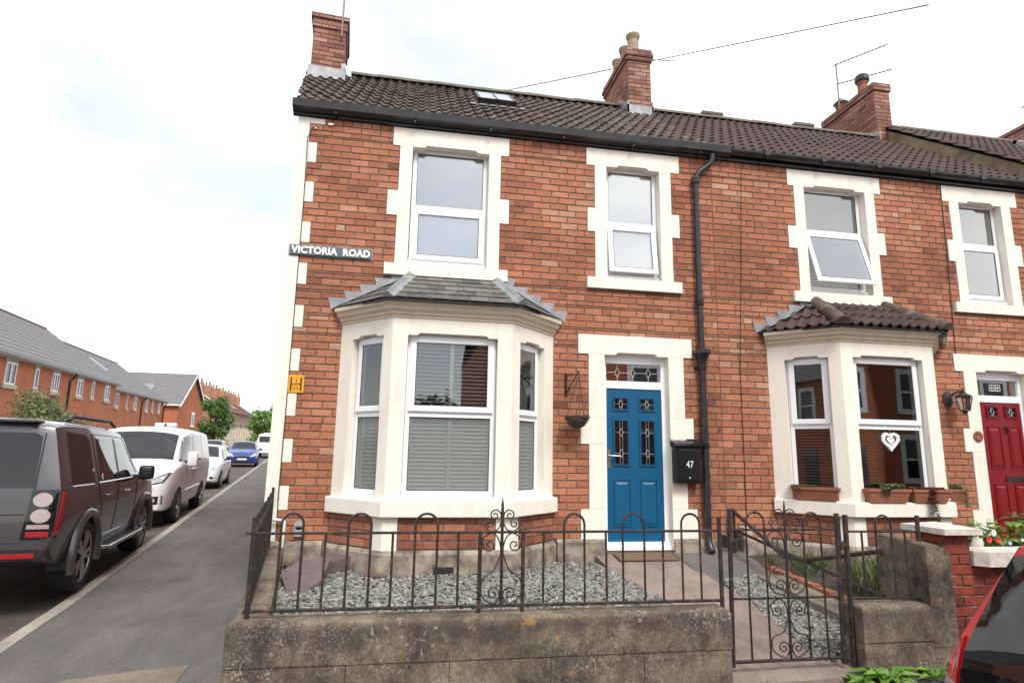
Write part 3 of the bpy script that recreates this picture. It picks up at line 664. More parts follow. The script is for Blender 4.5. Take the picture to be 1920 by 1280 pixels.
# bold roll tile: u across, v up the slope, w off the roof
TW, TG, TLAP = 0.30, 0.333, 0.06
def tile_shape(nu=14):
    prof = []
    for k in range(nu + 1):
        u = TW * k / nu; q = (u % (TW / 2)) / (TW / 2) if k < nu else 0.0
        wv = 0.0 if q < 0.4 else 0.034 * math.sin((q - 0.4) / 0.6 * math.pi) ** 1.2
        prof.append((u - 0.001 + 0.001 * (k == 0), wv))
    vs = [(u, 0, w_ + 0.024) for u, w_ in prof] + [(u, TG + TLAP, w_ - 0.004) for u, w_ in prof] + [(u, 0, w_ + 0.004) for u, w_ in prof]
    n = nu + 1
    fs = [(i, i + 1, n + i + 1, n + i) for i in range(nu)] + [(2 * n + i, 2 * n + i + 1, i + 1, i) for i in range(nu)]
    return vs, fs
TILE_ME = {}
def lay_tiles(root, O, U, V, poly, mat, n_parts=300, tw=TW, tg=TG):
    """Tiles over a convex polygon given in (u, v) of the plane O + u U + v V (counter-clockwise)."""
    O, U, V = Vector(O), Vector(U).normalized(), Vector(V).normalized(); Wn = U.cross(V)
    X0 = Matrix((U, V, Wn)).transposed().to_4x4(); X0.translation = O
    vs, fs = tile_shape(); su, sv = tw / TW, tg / TG
    vs = [(a * su, b * sv, c) for a, b, c in vs]
    key = (mat.name, tw, tg)
    if key not in TILE_ME:
        mb = MB(); mb.mesh(vs, fs); TILE_ME[key] = mb.me('roof_tile', mat, True, 0.9)
    umin, umax = min(p[0] for p in poly), max(p[0] for p in poly); vmax = max(p[1] for p in poly)
    cells = []
    for j in range(int(math.ceil(vmax / tg))):
        u = math.floor(umin / tw) * tw
        while u < umax:
            rect = [(u, j * tg), (u + tw, j * tg), (u + tw, (j + 1) * tg), (u, (j + 1) * tg)]
            c = clip_poly(rect, poly)
            if len(c) >= 3 and area(c) > 0.004: cells.append((u, j, area(c) > 0.995 * tw * tg))
            u += tw
    rest = MB(); cnt = 0
    cells.sort(key=lambda c: (O + U * c[0] + V * (c[1] * tg) - CAMP).length)
    for (u, j, full) in cells:
        X = X0 @ Matrix.Translation((u, j * tg, uni(-0.002, 0.003))) @ Matrix.Rotation(uni(-0.006, 0.006), 4, 'X')
        if full and cnt < n_parts: link_mesh('roof_tile', TILE_ME[key], root, X); cnt += 1; continue
        bm = bmesh.new(); bv = [bm.verts.new((a + u, b + j * tg, c)) for a, b, c in vs]
        for f in fs: bm.faces.new([bv[k] for k in f])
        if not full:
            for i in range(len(poly)):
                a, b = poly[i], poly[(i + 1) % len(poly)]; nn = Vector((b[1] - a[1], -(b[0] - a[0]), 0))
                bmesh.ops.bisect_plane(bm, geom=bm.verts[:] + bm.edges[:] + bm.faces[:], plane_co=(a[0], a[1], 0), plane_no=nn, clear_outer=True)
        if not bm.faces: bm.free(); continue
        mb = MB(); mb.bm(bm, 0, rnd(), X0)
        if cnt < n_parts: link_mesh('roof_tile', mb.me('roof_tile', mat, True, 0.9), root); cnt += 1
        else: rest.mesh(mb.v, mb.f, 0, rnd())
    if rest.f: rest.build('roof_tiling', mat, root, kind='stuff')
def lay_plates(root, name, O, U, V, poly, width, gauge, th, mat, lap=0.05):
    O, U, V = Vector(O), Vector(U).normalized(), Vector(V).normalized(); Wn = U.cross(V)
    umin, umax = min(p[0] for p in poly), max(p[0] for p in poly); vmax = max(p[1] for p in poly); j = 0
    while j * gauge < vmax:
        u = umin - (width / 2 if j % 2 else 0) - 0.03
        while u < umax:
            wd = width * uni(0.88, 1.1)
            c = clip_poly([(u + 0.003, j * gauge - uni(0, 0.006)), (u + wd - 0.002, j * gauge - uni(0, 0.006)), (u + wd - 0.002, (j + 1) * gauge + lap), (u + 0.002, (j + 1) * gauge + lap)], poly)
            if len(c) >= 3 and area(c) > 0.002:
                lift = lambda v: th + 0.008 - 0.010 * (v - j * gauge) / gauge
                dl = uni(-0.001, 0.0015); mb = MB(); n = len(c)
                a = [O + U * p + V * v + Wn * (lift(v) + dl) for p, v in c]; b = [O + U * p + V * v + Wn * (lift(v) + dl - th) for p, v in c]
                mb.mesh(a + b, [tuple(range(n)), tuple(range(2 * n - 1, n - 1, -1))] + [(i, i + n, (i + 1) % n + n, (i + 1) % n) for i in range(n)], 0, rnd())
                mb.build(name, mat, root)
            u += wd
        j += 1
def sweep(mb, line, prof, m=0, closed_ends=True):
    """prof: (offset, z) points swept along a plan polyline (offset to the right-hand side)."""
    rows = [[(*p, z) for p in offset_line(line, d)] for d, z in prof]; n = len(line); k = len(prof)
    vs = [p for r_ in rows for p in r_]; fs = []
    for i in range(k):
        for j in range(n - 1): fs.append((i * n + j, i * n + j + 1, ((i + 1) % k) * n + j + 1, ((i + 1) % k) * n + j))
    fs += [tuple(i * n for i in range(k)), tuple(i * n + n - 1 for i in range(k - 1, -1, -1))]
    mb.mesh(vs, fs, m)
def bay(root, store, off, roof):
    A, B, C_, D = (-0.74 + off, 0), (-0.157 + off, -0.6), (1.13 + off, -0.6), (1.73 + off, 0); line = [A, B, C_, D]
    def fr(p, q): l = math.hypot(q[0] - p[0], q[1] - p[1]); u = ((q[0] - p[0]) / l, (q[1] - p[1]) / l); return Frame((p[0], p[1], 0), (u[0], u[1], 0), (u[1], -u[0], 0)), l
    faces = [fr(A, B), fr(B, C_), fr(C_, D)]
    b = MB(); sweep(b, line, [(-0.16, -0.2), (0.055, -0.2), (0.055, 0.50), (0.02, 0.535), (-0.16, 0.535)]); b.build('bay_plinth', MAT['plinth'], root)
    b = MB(); sweep(b, line, [(-0.18, 0.5), (-0.001, 0.5), (-0.001, 0.90), (-0.18, 0.90)]); core = b.build('bay_base', MAT['mortar'], root)
    for i, (F, l) in enumerate(faces):
        cw = 0.145
        e0, e1 = (0.0 if i == 0 else cw + 0.003), (l if i == 2 else l - cw - 0.003)
        collect(F, e0, e1, 0.535, 0.862, [], store, phase=0.05 * i, tone=0.42)
    for pt in (1, 2):
        m = MB(); p = line[pt]; (Fa, la), (Fb, lb_) = faces[pt - 1], faces[pt]
        q = [Fa(la - 0.145, 0.008, 0), offset_line(line, 0.008)[pt], Fb(0.145, 0.008, 0), Fb(0.145, -0.1, 0), offset_line(line, -0.1)[pt], Fa(la - 0.145, -0.1, 0)]
        m.prism([(k[0], k[1]) for k in q], lambda u, v, d: Vector((u, v, d)), 0.533, 0.865); m.build('corner_stone', MAT['cream'], root)
    m = MB(); sweep(m, line, [(-0.14, 0.858), (0.062, 0.858), (0.068, 0.866), (0.068, 1.008), (0.06, 1.018), (-0.14, 1.05)]); m.build('bay_sill', MAT['cream'], root)
    # piers: two corner piers, two end piers, head and cornice
    ops = [(0.20, 0.70), (0.162, 1.123), (0.148, 0.65)]
    for pt in (1, 2):
        m = MB(); (Fa, la), (Fb, lb_) = faces[pt - 1], faces[pt]; ua = ops[pt - 1][1]; ub = ops[pt][0]
        q = [Fa(ua, 0, 0), line[pt], Fb(ub, 0, 0), Fb(ub, -0.13, 0), offset_line(line, -0.16)[pt], Fa(ua, -0.13, 0)]
        m.prism([(k[0], k[1]) for k in q], lambda u, v, d: Vector((u, v, d)), 1.03, 2.735); m.build('bay_pier', MAT['cream'], root)
    for F, a, c in ((faces[0][0], 0.0, 0.20), (faces[2][0], 0.65, faces[2][1])):
        m = MB(); F.fbox(m, a, c, -0.13, 0, 1.03, 2.735); m.build('bay_pier', MAT['cream'], root)
    m = MB()
    for (F, l), (o0, o1) in zip(faces, ops):
        m.prism([(0, 2.722), (o0 + 0.10, 2.722), (o0 + 0.125, 2.748), (o1 - 0.125, 2.748), (o1 - 0.10, 2.722), (l, 2.722), (l, 2.92), (0, 2.92)], lambda u, v, d: F(u, d, v), 0.0005, -0.13)
    m.build('bay_head', MAT['cream'], root)
    m = MB(); sweep(m, line, [(-0.13, 2.905), (0.012, 2.905), (0.016, 2.93), (0.036, 2.94), (0.042, 2.965), (0.075, 2.985), (0.088, 3.02), (0.118, 3.035), (0.122, 3.075), (-0.13, 3.075)])
    m.build('bay_cornice', MAT['cornice'], root)
    for (F, l), (o0, o1), k in zip(faces, ops, range(3)):
        # windows
        a, c = (o0 + 0.004, o1 - 0.004)
        wd = upvc(root, F, a, c, 1.06, 2.746, 1.855, 1.955, -0.085, 'upper', 0, 'frosted' if roof == 'slate' else 'bay_glass', 0.05, 'bay_glass')
        if roof == 'slate':
            slats(wd, F, a + 0.03, c - 0.03, 1.97, 2.64, -0.148, 0.041, 0.046, -0.34, 'blind', 0.004)
            slats(wd, F, a + 0.03, c - 0.03, 1.08, 1.9, -0.150, 0.041, 0.05, -1.0, 'blind', 0.003)
            tp = MB()
            for u in ([(a + c) / 2] if k == 1 else [a + 0.12]): F.fbox(tp, u - 0.02, u + 0.02, -0.121, -0.118, 1.06, 2.66)
            for u in (a + 0.06, c - 0.06): F.fbox(tp, u - 0.014, u + 0.014, -0.121, -0.118, 1.06, 1.86)
            tp.build('blind_tape', MAT['blind'], wd)
        else:
            slats(wd, F, a + 0.03, c - 0.03, 1.1, 2.66, -0.140, 0.036, 0.025, -0.2, 'silver_blind', 0.003)
    # roof
    er = offset_line(line, 0.15); z0, z1 = 3.085, 3.53
    Aw, Bw, Cw, Dw = [Vector((*p, z0)) for p in er]; T1, T2 = Vector((-0.005 + off, -0.012, z1)), Vector((1.02 + off, -0.012, z1))
    Aw.y = Dw.y = -0.012
    core = MB(); core.mesh([Aw, Bw, Cw, Dw, T1, T2, Vector((Aw.x, -0.012, z0 - 0.03)), Bw - Vector((0, 0, .03)), Cw - Vector((0, 0, .03)), Vector((Dw.x, -0.012, z0 - 0.03))],
                          [(0, 1, 4), (1, 2, 5, 4), (2, 3, 5), (6, 7, 1, 0), (7, 8, 2, 1), (8, 9, 3, 2), (9, 8, 7, 6)])
    rf = core.build('bay_roof', MAT['black_paint'], root)
    for P, Q, tops in ((Aw, Bw, [T1]), (Bw, Cw, [T2, T1]), (Cw, Dw, [T2])):
        U = (Q - P).normalized(); nn = U.cross(tops[0] - P).normalized(); V = nn.cross(U)
        poly = [(0.0, 0.0), ((Q - P).length, 0.0)] + [((t - P).dot(U), (t - P).dot(V)) for t in tops]
        if roof == 'slate': lay_plates(rf, 'slate', P + nn * 0.004 - V * 0.02, U, V, poly, 0.22, 0.175, 0.008, MAT['slate'])
        else: lay_tiles(rf, P - V * 0.03 + nn * 0.004, U, V, poly, MAT['tile'], 300, 0.26, 0.30)
    for P, T in ((Bw, T1), (Cw, T2)):
        d = T - P; side = d.cross(Vector((0, 0, 1))).normalized(); upv = side.cross(d).normalized()
        if roof == 'slate':
            m = MB(); hw = 0.075
            prof = [(-hw, -0.012), (-0.03, 0.026), (-0.014, 0.05), (0.014, 0.05), (0.03, 0.026), (hw, -0.012)]
            a = [P - d * 0.015 + side * x + upv * (y + 0.012) for x, y in prof]; e = [T + side * x + upv * (y + 0.012) for x, y in prof]
            m.mesh(a + e, [(i, i + 1, i + 7, i + 6) for i in range(5)] + [(5, 4, 3, 2, 1, 0)]); m.build('hip_flashing', MAT['lead'], rf)
        else:
            for k in range(2):
                m = MB(); q0, q1 = P + d * (k * 0.5 - 0.03), P + d * (k * 0.5 + 0.5); rr = 0.088 - 0.006 * k; vs = []
                for q, r_ in ((q0, rr + 0.008), (q1, rr)):
                    for s_ in range(9): an = math.pi * s_ / 8; vs.append(q + side * (r_ * math.cos(an)) + upv * (r_ * math.sin(an) * 0.95 + 0.015))
                m.mesh(vs, [(i, i + 1, i + 10, i + 9) for i in range(8)] + [tuple(range(8, -1, -1)), tuple(range(9, 18))]); m.build('hip_tile', MAT['tile_old'], rf, smooth=True, angle=0.8)
    # stepped lead flashings against the wall
    for P, T, sg in ((Aw, T1, 1), (Dw, T2, -1)):
        for k in range(5):
            f0, f1 = k / 5, (k + 1) / 5; p0, p1 = P + (T - P) * f0, P + (T - P) * f1
            m = MB(); x0_, x1_ = p0.x, p1.x; zt = p1.z + 0.045
            poly = [(x0_ - sg * 0.03, p0.z - 0.01), (x1_ + sg * 0.02, p1.z + 0.0), (x1_ + sg * 0.02, zt), (x0_ - sg * 0.07, zt)]
            if sg < 0: poly = poly[::-1]
            m.prism(poly, lambda u, v, d_: Vector((u, d_, v)), -0.0145 - 0.0012 * k, -0.009 - 0.0012 * k); m.build('lead_flashing', MAT['lead'], rf)
        # apron lead dressed over the outer roof edge
        m = MB(); dv = (T - P); e = Bw if sg > 0 else Cw; inn = (e - P).normalized(); q = []
        for f in [i / 8 for i in range(9)]:
            b0 = P + dv * f + Vector((0, -0.008, 0.016)); q.append((b0, b0 + inn * (0.10 + 0.03 * math.sin(f * 19)) + Vector((0, 0, 0.034 if roof != 'slate' else 0.014))))
        vs = [p for pr in q for p in pr]; m.mesh(vs, [(2 * i, 2 * i + 1, 2 * i + 3, 2 * i + 2) if sg > 0 else (2 * i + 2, 2 * i + 3, 2 * i + 1, 2 * i) for i in range(8)]); m.build('lead_apron', MAT['lead'], rf)
    if roof != 'slate':
        m = MB(); m.tube([(Cw.x - 0.02, Cw.y + 0.02, z0 - 0.05), (Dw.x, -0.05, z0 - 0.05)], 0.05, 8); m.build('bay_gutter', MAT['black_paint'], root)
def chimney(root, x0, x1, y0, y1, zb, zt, corbels, mat, store_n, rz=0.0, lead=True, cap_mat=None):
    cx, cy = (x0 + x1) / 2, (y0 + y1) / 2; R = Matrix.Translation((cx, cy, 0)) @ Matrix.Rotation(rz, 4, 'Z') @ Matrix.Translation((-cx, -cy, 0))
    core = MB(); core.box(x0, x1, y0, y1, zb, zt, X=R); ch = core.build('chimney', MAT['chimney_mortar'], root); st = []
    def side(a, b, n): a, b = R @ Vector((*a, 0)), R @ Vector((*b, 0)); return Frame(a, b - a, R.to_3x3() @ Vector(n)), (b - a).length
    levels = [(zb, zt - sum(c[0] for c in corbels), 0.0)]; z = levels[0][1]
    for hgt, dd in corbels: levels.append((z, z + hgt, dd)); z += hgt
    for (za, zc, dd) in levels:
        if dd:
            k = MB(); k.box(x0 - dd, x1 + dd, y0 - dd, y1 + dd, za, zc, X=R); k.build('corbel_course', MAT['mortar'], ch)
        for a, b, n in (((x0 - dd, y0 - dd), (x1 + dd, y0 - dd), (0, -1, 0)), ((x0 - dd, y1 + dd), (x0 - dd, y0 - dd), (-1, 0, 0)), ((x1 + dd, y0 - dd), (x1 + dd, y1 + dd), (1, 0, 0)), ((x1 + dd, y1 + dd), (x0 - dd, y1 + dd), (0, 1, 0))):
            F, l = side(a, b, n); collect(F, 0, l, za, zc, [], st, h=0.0775, zref=zb, tone=0.6, spread=0.2)
    lay(st, ch, store_n, MAT['chimney_brick'])
    return ch, R
def pot(ch, x, y, z, r, h, mat, name='chimney_pot', top=1.22):
    m = MB(); m.lathe([(r * 1.05, 0), (r, h * 0.1), (r * 0.93, h * 0.7), (r * 0.95, h * 0.78), (r * 1.06, h * 0.80), (r * 1.0, h * 0.84), (r * top, h * 0.93), (r * top, h), (r * 0.85, h), (r * 0.8, h * 0.6)], 18, Matrix.Translation((x, y, z)))
    return m.build(name, mat, ch, smooth=True, angle=0.7)
# ------------------------------------------------------------------ the two terraced houses that face us
H1 = thing('end_terrace_house', 'red brick end of terrace house with cream quoins, slate roofed bay and blue door', 'house', (1.2, 0, 0))
H2 = thing('terraced_house', 'red brick mid terrace house with tile roofed bay and red front door', 'house', (6.5, 0, 0))
PARTY, PARTY2, PER = 3.88, 9.06, 5.29
UPW = [dict(op=(-0.048, 0.893), nar=(-0.201, 1.043), wide=(-0.323, 1.156), lin=(-0.288, 1.144), sill=(-0.316, 1.15)),
       dict(op=(2.42, 3.141), nar=(2.263, 3.30), wide=(2.165, 3.405), lin=(2.155, 3.42), sill=(2.148, 3.40))]
def facade(root, off, x0, x1, roof, colour, quoins, left):
    F = Frame((0, 0, 0), (1, 0, 0), (0, -1, 0)); rects = []; store = []; holes = []
    if quoins:
        stone(root, 'quoin_strip', F, -1.412, -1.273, 0.15, 5.415, 0.014, -0.25); rects.append((-1.45, -1.273, 0, 6))
        for k in range(9):
            zt = 5.097 - k * 0.4968; stone(root, 'quoin_stone', F, -1.271, -1.173, zt - 0.2484, zt, 0.013, -0.1, b=0.006); rects.append((-1.28, -1.173, zt - 0.2484, zt))
        stone(root, 'quoin_stone', F, -1.271, -1.1, 5.345, 5.41, 0.013, -0.1); rects.append((-1.28, -1.1, 5.345, 5.42))
    for wi, d in enumerate(UPW):
        o0, o1 = [v + off for v in d['op']]; n0, n1 = [v + off for v in d['nar']]; w0, w1 = [v + off for v in d['wide']]; l0, l1 = [v + off for v in d['lin']]; s0, s1 = [v + off for v in d['sill']]
        lintel(root, F, l0, l1, 5.172, 5.408, o0, o1); rects.append((l0, l1, 5.172, 5.45))
        for a, b, c, e in ((n0, o0, 4.592, 5.170), (o1, n1, 4.592, 5.170), (w0, o0, 4.277, 4.590), (o1, w1, 4.277, 4.590), (n0, o0, 3.69, 4.275), (o1, n1, 3.69, 4.275)):
            stone(root, 'jamb_stone', F, a, b, c, e); rects.append((a, b, c, e))
        stone(root, 'window_sill', F, s0, s1, 3.535, 3.688, 0.055, -0.13, slope=0.014, b=0.008); rects.append((s0, s1, 3.535, 3.69))
        rects.append((o0, o1, 3.6, 5.2)); holes.append((o0 - 0.006, o1 + 0.006, 3.684, 5.21))
        tz_ = (4.375, 4.485) if roof == 'slate' else (4.515, 4.618)
        opn = {('slate', 0): 0, ('slate', 1): 6.5, ('tile', 0): 16, ('tile', 1): 0}[(roof, wi)]
        if wi == 0: wdw = upvc(root, F, o0 + 0.010, o1 - 0.002, 3.745, 5.207, tz_[0], tz_[1], -0.10, 'lower', opn)
        else: wdw = upvc(root, F, o0 + 0.010, o1 - 0.002, 3.745, 5.207, tz_[0], tz_[1], -0.10, 'lower', opn)
        a, b = o0 + 0.03, o1 - 0.03
        if roof == 'slate':
            m = MB(); F.fbox(m, a, b, -0.166, -0.162, 3.76, 4.44 if wi == 0 else 5.18); m.build('blind_sky_sheet', MAT['blind_sky'], wdw)  # second window: the part above the transom is added as pale reflected sky
        else:
            m = MB(); F.fbox(m, a, b, -0.166, -0.162, 4.53, 5.18); m.build('blind_sky_sheet', MAT['blind_sky'], wdw)  # white sheet added so the upper pane looks bright with reflected sky
            slats(wdw, F, a, b, 3.77, 4.52, -0.178, 0.03, 0.033, -1.05, 'blind')
    # door surround
    o0, o1 = 2.37 + off, 3.193 + off
    lintel(root, F, 2.04 + off, 3.508 + off, 2.711, 2.949, o0, o1); rects.append((2.04 + off, 3.508 + off, 2.711, 2.949))
    for a, b, c, e in ((2.168, 2.37, 1.94, 2.709), (2.065, 2.37, 1.633, 1.938), (2.168, 2.37, 0.888, 1.631), (2.065, 2.37, 0.42, 0.886),
                       (3.193, 3.394, 1.964, 2.709), (3.193, 3.5, 1.715, 1.962), (3.193, 3.394, 0.888, 1.713), (3.193, 3.51, 0.42, 0.886)):
        stone(root, 'jamb_stone', F, a + off, b + off, c, e); rects.append((a + off, b + off, c, e))
    rects.append((o0, o1, 0, 2.8)); holes.append((o0 - 0.006, o1 + 0.006, 0.41, 2.747))
    front_door(root, F, colour, 'blue' if off == 0 else 'red', off)
    # bay
    rects += [(-0.735 + off, 1.725 + off, 0.0, 3.02)]; holes.append((-0.58 + off, 1.57 + off, 0.6, 2.9))
    rects.append((-0.6 + off, 1.6 + off, 3.0, 3.30)); rects.append((-0.25 + off, 1.25 + off, 3.0, 3.5))
    wall = wall_core(root, x0, x1, 0.0, 5.47, holes, left)
    collect(F, x0, x1, 0.56, 5.425, rects, store, header_top=5.345, spread=0.15, tone=0.56)
    bay(root, store, off, roof)
    lay(store, wall, 290, MAT['brick'])
    for a, b in ((x0, -0.79 + off), (1.78 + off, 2.36 + off), (3.20 + off, x1)):
        p = MB(); p.prism([(-0.05, -0.2), (-0.05, 0.52), (-0.012, 0.558), (0.01, 0.558), (0.01, -0.2)], lambda u, v, d: Vector((d, u, v)), b, a)
        p.build('plinth', MAT['plinth'], root)
    return wall
facade(H1, 0.0, -1.41, PARTY, 'slate', 'door_blue', True, SK)
facade(H2, PER, PARTY, PARTY2, 'tile', 'door_red', False, 0.0)
# roofs
EY, EZ, RY, RZ = -0.10, 5.545, 2.65, 7.72
Vs = Vector((0, RY - EY, RZ - EZ)); SL = Vs.length
def verge_u(v): return -1.46 + SK * (EY + (v / SL) * (RY - EY))
r1 = MB(); r1.mesh([(-1.41, 0, 5.50), (PARTY, 0, 5.50), (PARTY, RY, RZ - 0.03), (-1.41 + SK * RY, RY, RZ - 0.03), (PARTY, 5.4, 5.5), (-1.41 + SK * 5.4, 5.4, 5.5)], [(0, 1, 2, 3), (3, 2, 4, 5)])
R1 = r1.build('roof', MAT['black_paint'], H1)
lay_tiles(R1, (0, EY, EZ), (1, 0, 0), Vs, [(verge_u(0), 0), (PARTY, 0), (PARTY, SL), (verge_u(SL), SL)], MAT['tile_old'], 299)
r2 = MB(); r2.mesh([(PARTY, 0, 5.50), (PARTY2, 0, 5.50), (PARTY2, RY, RZ - 0.03), (PARTY, RY, RZ - 0.03), (PARTY2, 5.4, 5.5), (PARTY, 5.4, 5.5)], [(0, 1, 2, 3), (3, 2, 4, 5)])
R2 = r2.build('roof', MAT['black_paint'], H2)
lay_tiles(R2, (0, EY, EZ), (1, 0, 0), Vs, [(PARTY, 0), (PARTY2, 0), (PARTY2, SL), (PARTY, SL)], MAT['tile'], 299)
def ridge_run(rf, x0, x1, y, z, mat):
    n = max(1, round((x1 - x0) / 0.45)); s = (x1 - x0) / n; me = None
    for k in range(n):
        if me is None:
            m = MB(); vs = []
            for u, r_ in ((0, 0.10), (s + 0.02, 0.092)):
                for q in range(9): a = math.pi * q / 8; vs.append((u, 0.125 * math.cos(a), r_ * math.sin(a)))
            m.mesh(vs, [(i + 1, i, i + 9, i + 10) for i in range(8)] + [tuple(range(9)), tuple(range(17, 8, -1))]); me = m.me('ridge_tile', mat, True, 0.8)
        link_mesh('ridge_tile', me, rf, Matrix.Translation((x0 + k * s, y, z + uni(-0.004, 0.006))) @ Matrix.Rotation(uni(-0.01, 0.01), 4, 'Y'))
ridge_run(R1, -1.15, 3.60, RY, RZ - 0.01, MAT['ridge'])
ridge_run(R2, 4.0, 8.9, RY, RZ - 0.01, MAT['ridge'])
for x in (5.2, 7.1):   # low ventilated ridge blocks
    m = MB(); m.bbox(x, x + 0.42, RY - 0.09, RY + 0.09, RZ + 0.07, RZ + 0.135, 0.012); m.build('ridge_vent', MAT['ridge'], R2)
# gutter, fascia
GUT = [(0.0, 0.0), (0.03, -0.035), (0.075, -0.05), (0.11, -0.035), (0.125, 0.0), (0.13, 0.055), (0.118, 0.06), (0.02, 0.05)]
def gutter(root, x0, x1, ogee):
    m = MB(); m.box(x0, x1, -0.028, -0.001, 5.418, 5.56); m.box(x0, x1, -0.048, -0.028, 5.425, 5.452); m.build('fascia_board', MAT['black_paint'], root)
    g = MB()
    if ogee: prof = [(-0.03, 5.45), (-0.085, 5.452), (-0.10, 5.475), (-0.135, 5.487), (-0.148, 5.575), (-0.14, 5.575), (-0.13, 5.5), (-0.03, 5.49)]
    else: prof = [(-0.03, 5.56)] + [(-0.095 + 0.064 * math.cos(a), 5.545 + 0.072 * math.sin(a)) for a in [math.pi * (k / 9) + math.pi for k in range(9, -1, -1)]] + [(-0.154, 5.55)] + [(-0.095 + 0.058 * math.cos(a), 5.55 + 0.06 * math.sin(a)) for a in [math.pi + math.pi * k / 9 for k in range(10)]]
    prof = [(y, z) for y, z in prof]
    g.prism(prof, lambda u, v, d: Vector((d, u, v)), x1, x0); gu = g.build('gutter', MAT['black_paint'], root)
    x = x0 + 0.5
    while x < x1:
        b = MB(); b.box(x - 0.012, x + 0.012, -0.145, -0.03, 5.435 if ogee else 5.465, 5.449 if ogee else 5.475)
        if not ogee: b.box(x - 0.035, x + 0.035, -0.168, -0.15, 5.49, 5.566)
        b.build('gutter_bracket', MAT['black_paint'], gu); x += 0.93 if ogee else 0.85
gutter(H1, -1.47, PARTY + 0.25, True); gutter(H2, PARTY + 0.252, PARTY2 + 0.3, False)
# rooflight
Vn = Vs.normalized(); Un = Vector((1, 0, 0)); Nn = Un.cross(Vn)
def on_roof(u, v, w_): return Vector((u, EY, EZ)) + Vn * v + Nn * w_
m = MB()
v0, v1, ua, ub = 1.72, 2.62, 0.86, 1.44
for a, b, c, d, h in ((ua, ub, v0, v0 + 0.05, 0.11), (ua, ub, v1 - 0.05, v1, 0.11), (ua, ua + 0.04, v0, v1, 0.11), (ub - 0.04, ub, v0, v1, 0.11), ((ua + ub) / 2 - 0.012, (ua + ub) / 2 + 0.012, v0, v1, 0.115)):
    vs = [on_roof(p, q, w_) for w_ in (0.0, h) for p, q in ((a, c), (b, c), (b, d), (a, d))]
    m.mesh(vs, [(4, 5, 6, 7), (0, 1, 5, 4), (1, 2, 6, 5), (2, 3, 7, 6), (3, 0, 4, 7)])
rl = m.build('rooflight', MAT['black_paint'], H1)
m = MB(); m.mesh([on_roof(p, q, 0.106) for p, q in ((ua + 0.03, v0 + 0.03), (ub - 0.03, v0 + 0.03), (ub - 0.03, v1 - 0.03), (ua + 0.03, v1 - 0.03))], [(0, 1, 2, 3)]); m.build('pane', MAT['roof_glass'], rl)
m = MB(); m.mesh([on_roof(p, q, 0.03) for p, q in ((ua - 0.12, v0 - 0.15), (ub + 0.12, v0 - 0.15), (ub + 0.12, v0), (ua - 0.12, v0))], [(0, 1, 2, 3)]); m.build('lead_flashing', MAT['lead'], rl)
# chimneys
C1, Rm1 = chimney(H1, -1.76, -1.27, 2.12, 3.0, 7.0, 8.42, [(0.155, 0.02), (0.0775, 0.045)], MAT['brick'], 60, math.radians(5))
m = MB(); m.box(-1.80, -1.235, 2.07, 2.11, 7.22, 7.48, X=Rm1); m.box(-1.30, -1.225, 2.06, 2.3, 7.25, 7.58, X=Rm1); m.build('lead_flashing', MAT['lead'], C1)
C2, Rm2 = chimney(H1, 3.60, 4.02, 2.18, 3.42, 7.1, 8.63, [(0.0775, 0.025), (0.0775, 0.045), (0.0775, 0.025)], MAT['brick'], 110)
for y in (2.42, 2.80, 3.18): pot(C2, 3.80, y, 8.62, 0.105, 0.46, MAT['buff_pot'])
m = MB(); m.box(3.57, 4.05, 2.15, 2.178, 7.30, 7.52); m.box(3.57, 3.60, 2.15, 2.62, 7.36, 7.60); m.box(4.02, 4.055, 2.15, 2.62, 7.36, 7.62)
for k in range(5): m.box(3.585, 3.597, 2.2 + k * 0.09, 2.28 + k * 0.09, 7.5, 7.62 + k * 0.06)
m.build('lead_flashing', MAT['lead'], C2)
C3, Rm3 = chimney(H2, 8.86, 9.2, 2.52, 4.0, 7.3, 8.87, [(0.0775, 0.03), (0.0775, 0.03)], MAT['brick'], 110)
p3 = pot(C3, 9.03, 2.98, 8.86, 0.10, 0.36, MAT['terracotta'], top=1.05)
m = MB(); m.lathe([(0.135, 0.42), (0.14, 0.43), (0.135, 0.52), (0.10, 0.56), (0.02, 0.575)], 16, Matrix.Translation((9.03, 2.98, 8.80))); m.lathe([(0.12, 0.40), (0.13, 0.405), (0.13, 0.425), (0.12, 0.42)], 16, Matrix.Translation((9.03, 2.98, 8.80)))
for k in range(4): a = math.pi / 2 * k + 0.4; m.box(-0.008 + 9.03 + 0.11 * math.cos(a), 0.008 + 9.03 + 0.11 * math.cos(a), 2.972 + 0.11 * math.sin(a), 2.988 + 0.11 * math.sin(a), 9.2, 9.26)
m.build('cowl', MAT['pipe'], C3)
pt = pot(C3, 9.03, 3.62, 8.86, 0.11, 0.2, MAT['terracotta'], top=1.0); m = MB(); m.lathe([(0.12, 0.2), (0.16, 0.24), (0.02, 0.38)], 14, Matrix.Translation((9.03, 3.62, 8.86))); m.build('cowl', MAT['lead'], C3)
m = MB()
for k in range(9):
    f = k / 8; m.box(8.835 - 0.004 * (k % 2), 8.856, 2.45 + f * 0.75, 2.56 + f * 0.75, 7.55 + f * 0.05, 7.80 + f * 0.30)
m.build('lead_flashing', MAT['lead'], C3)
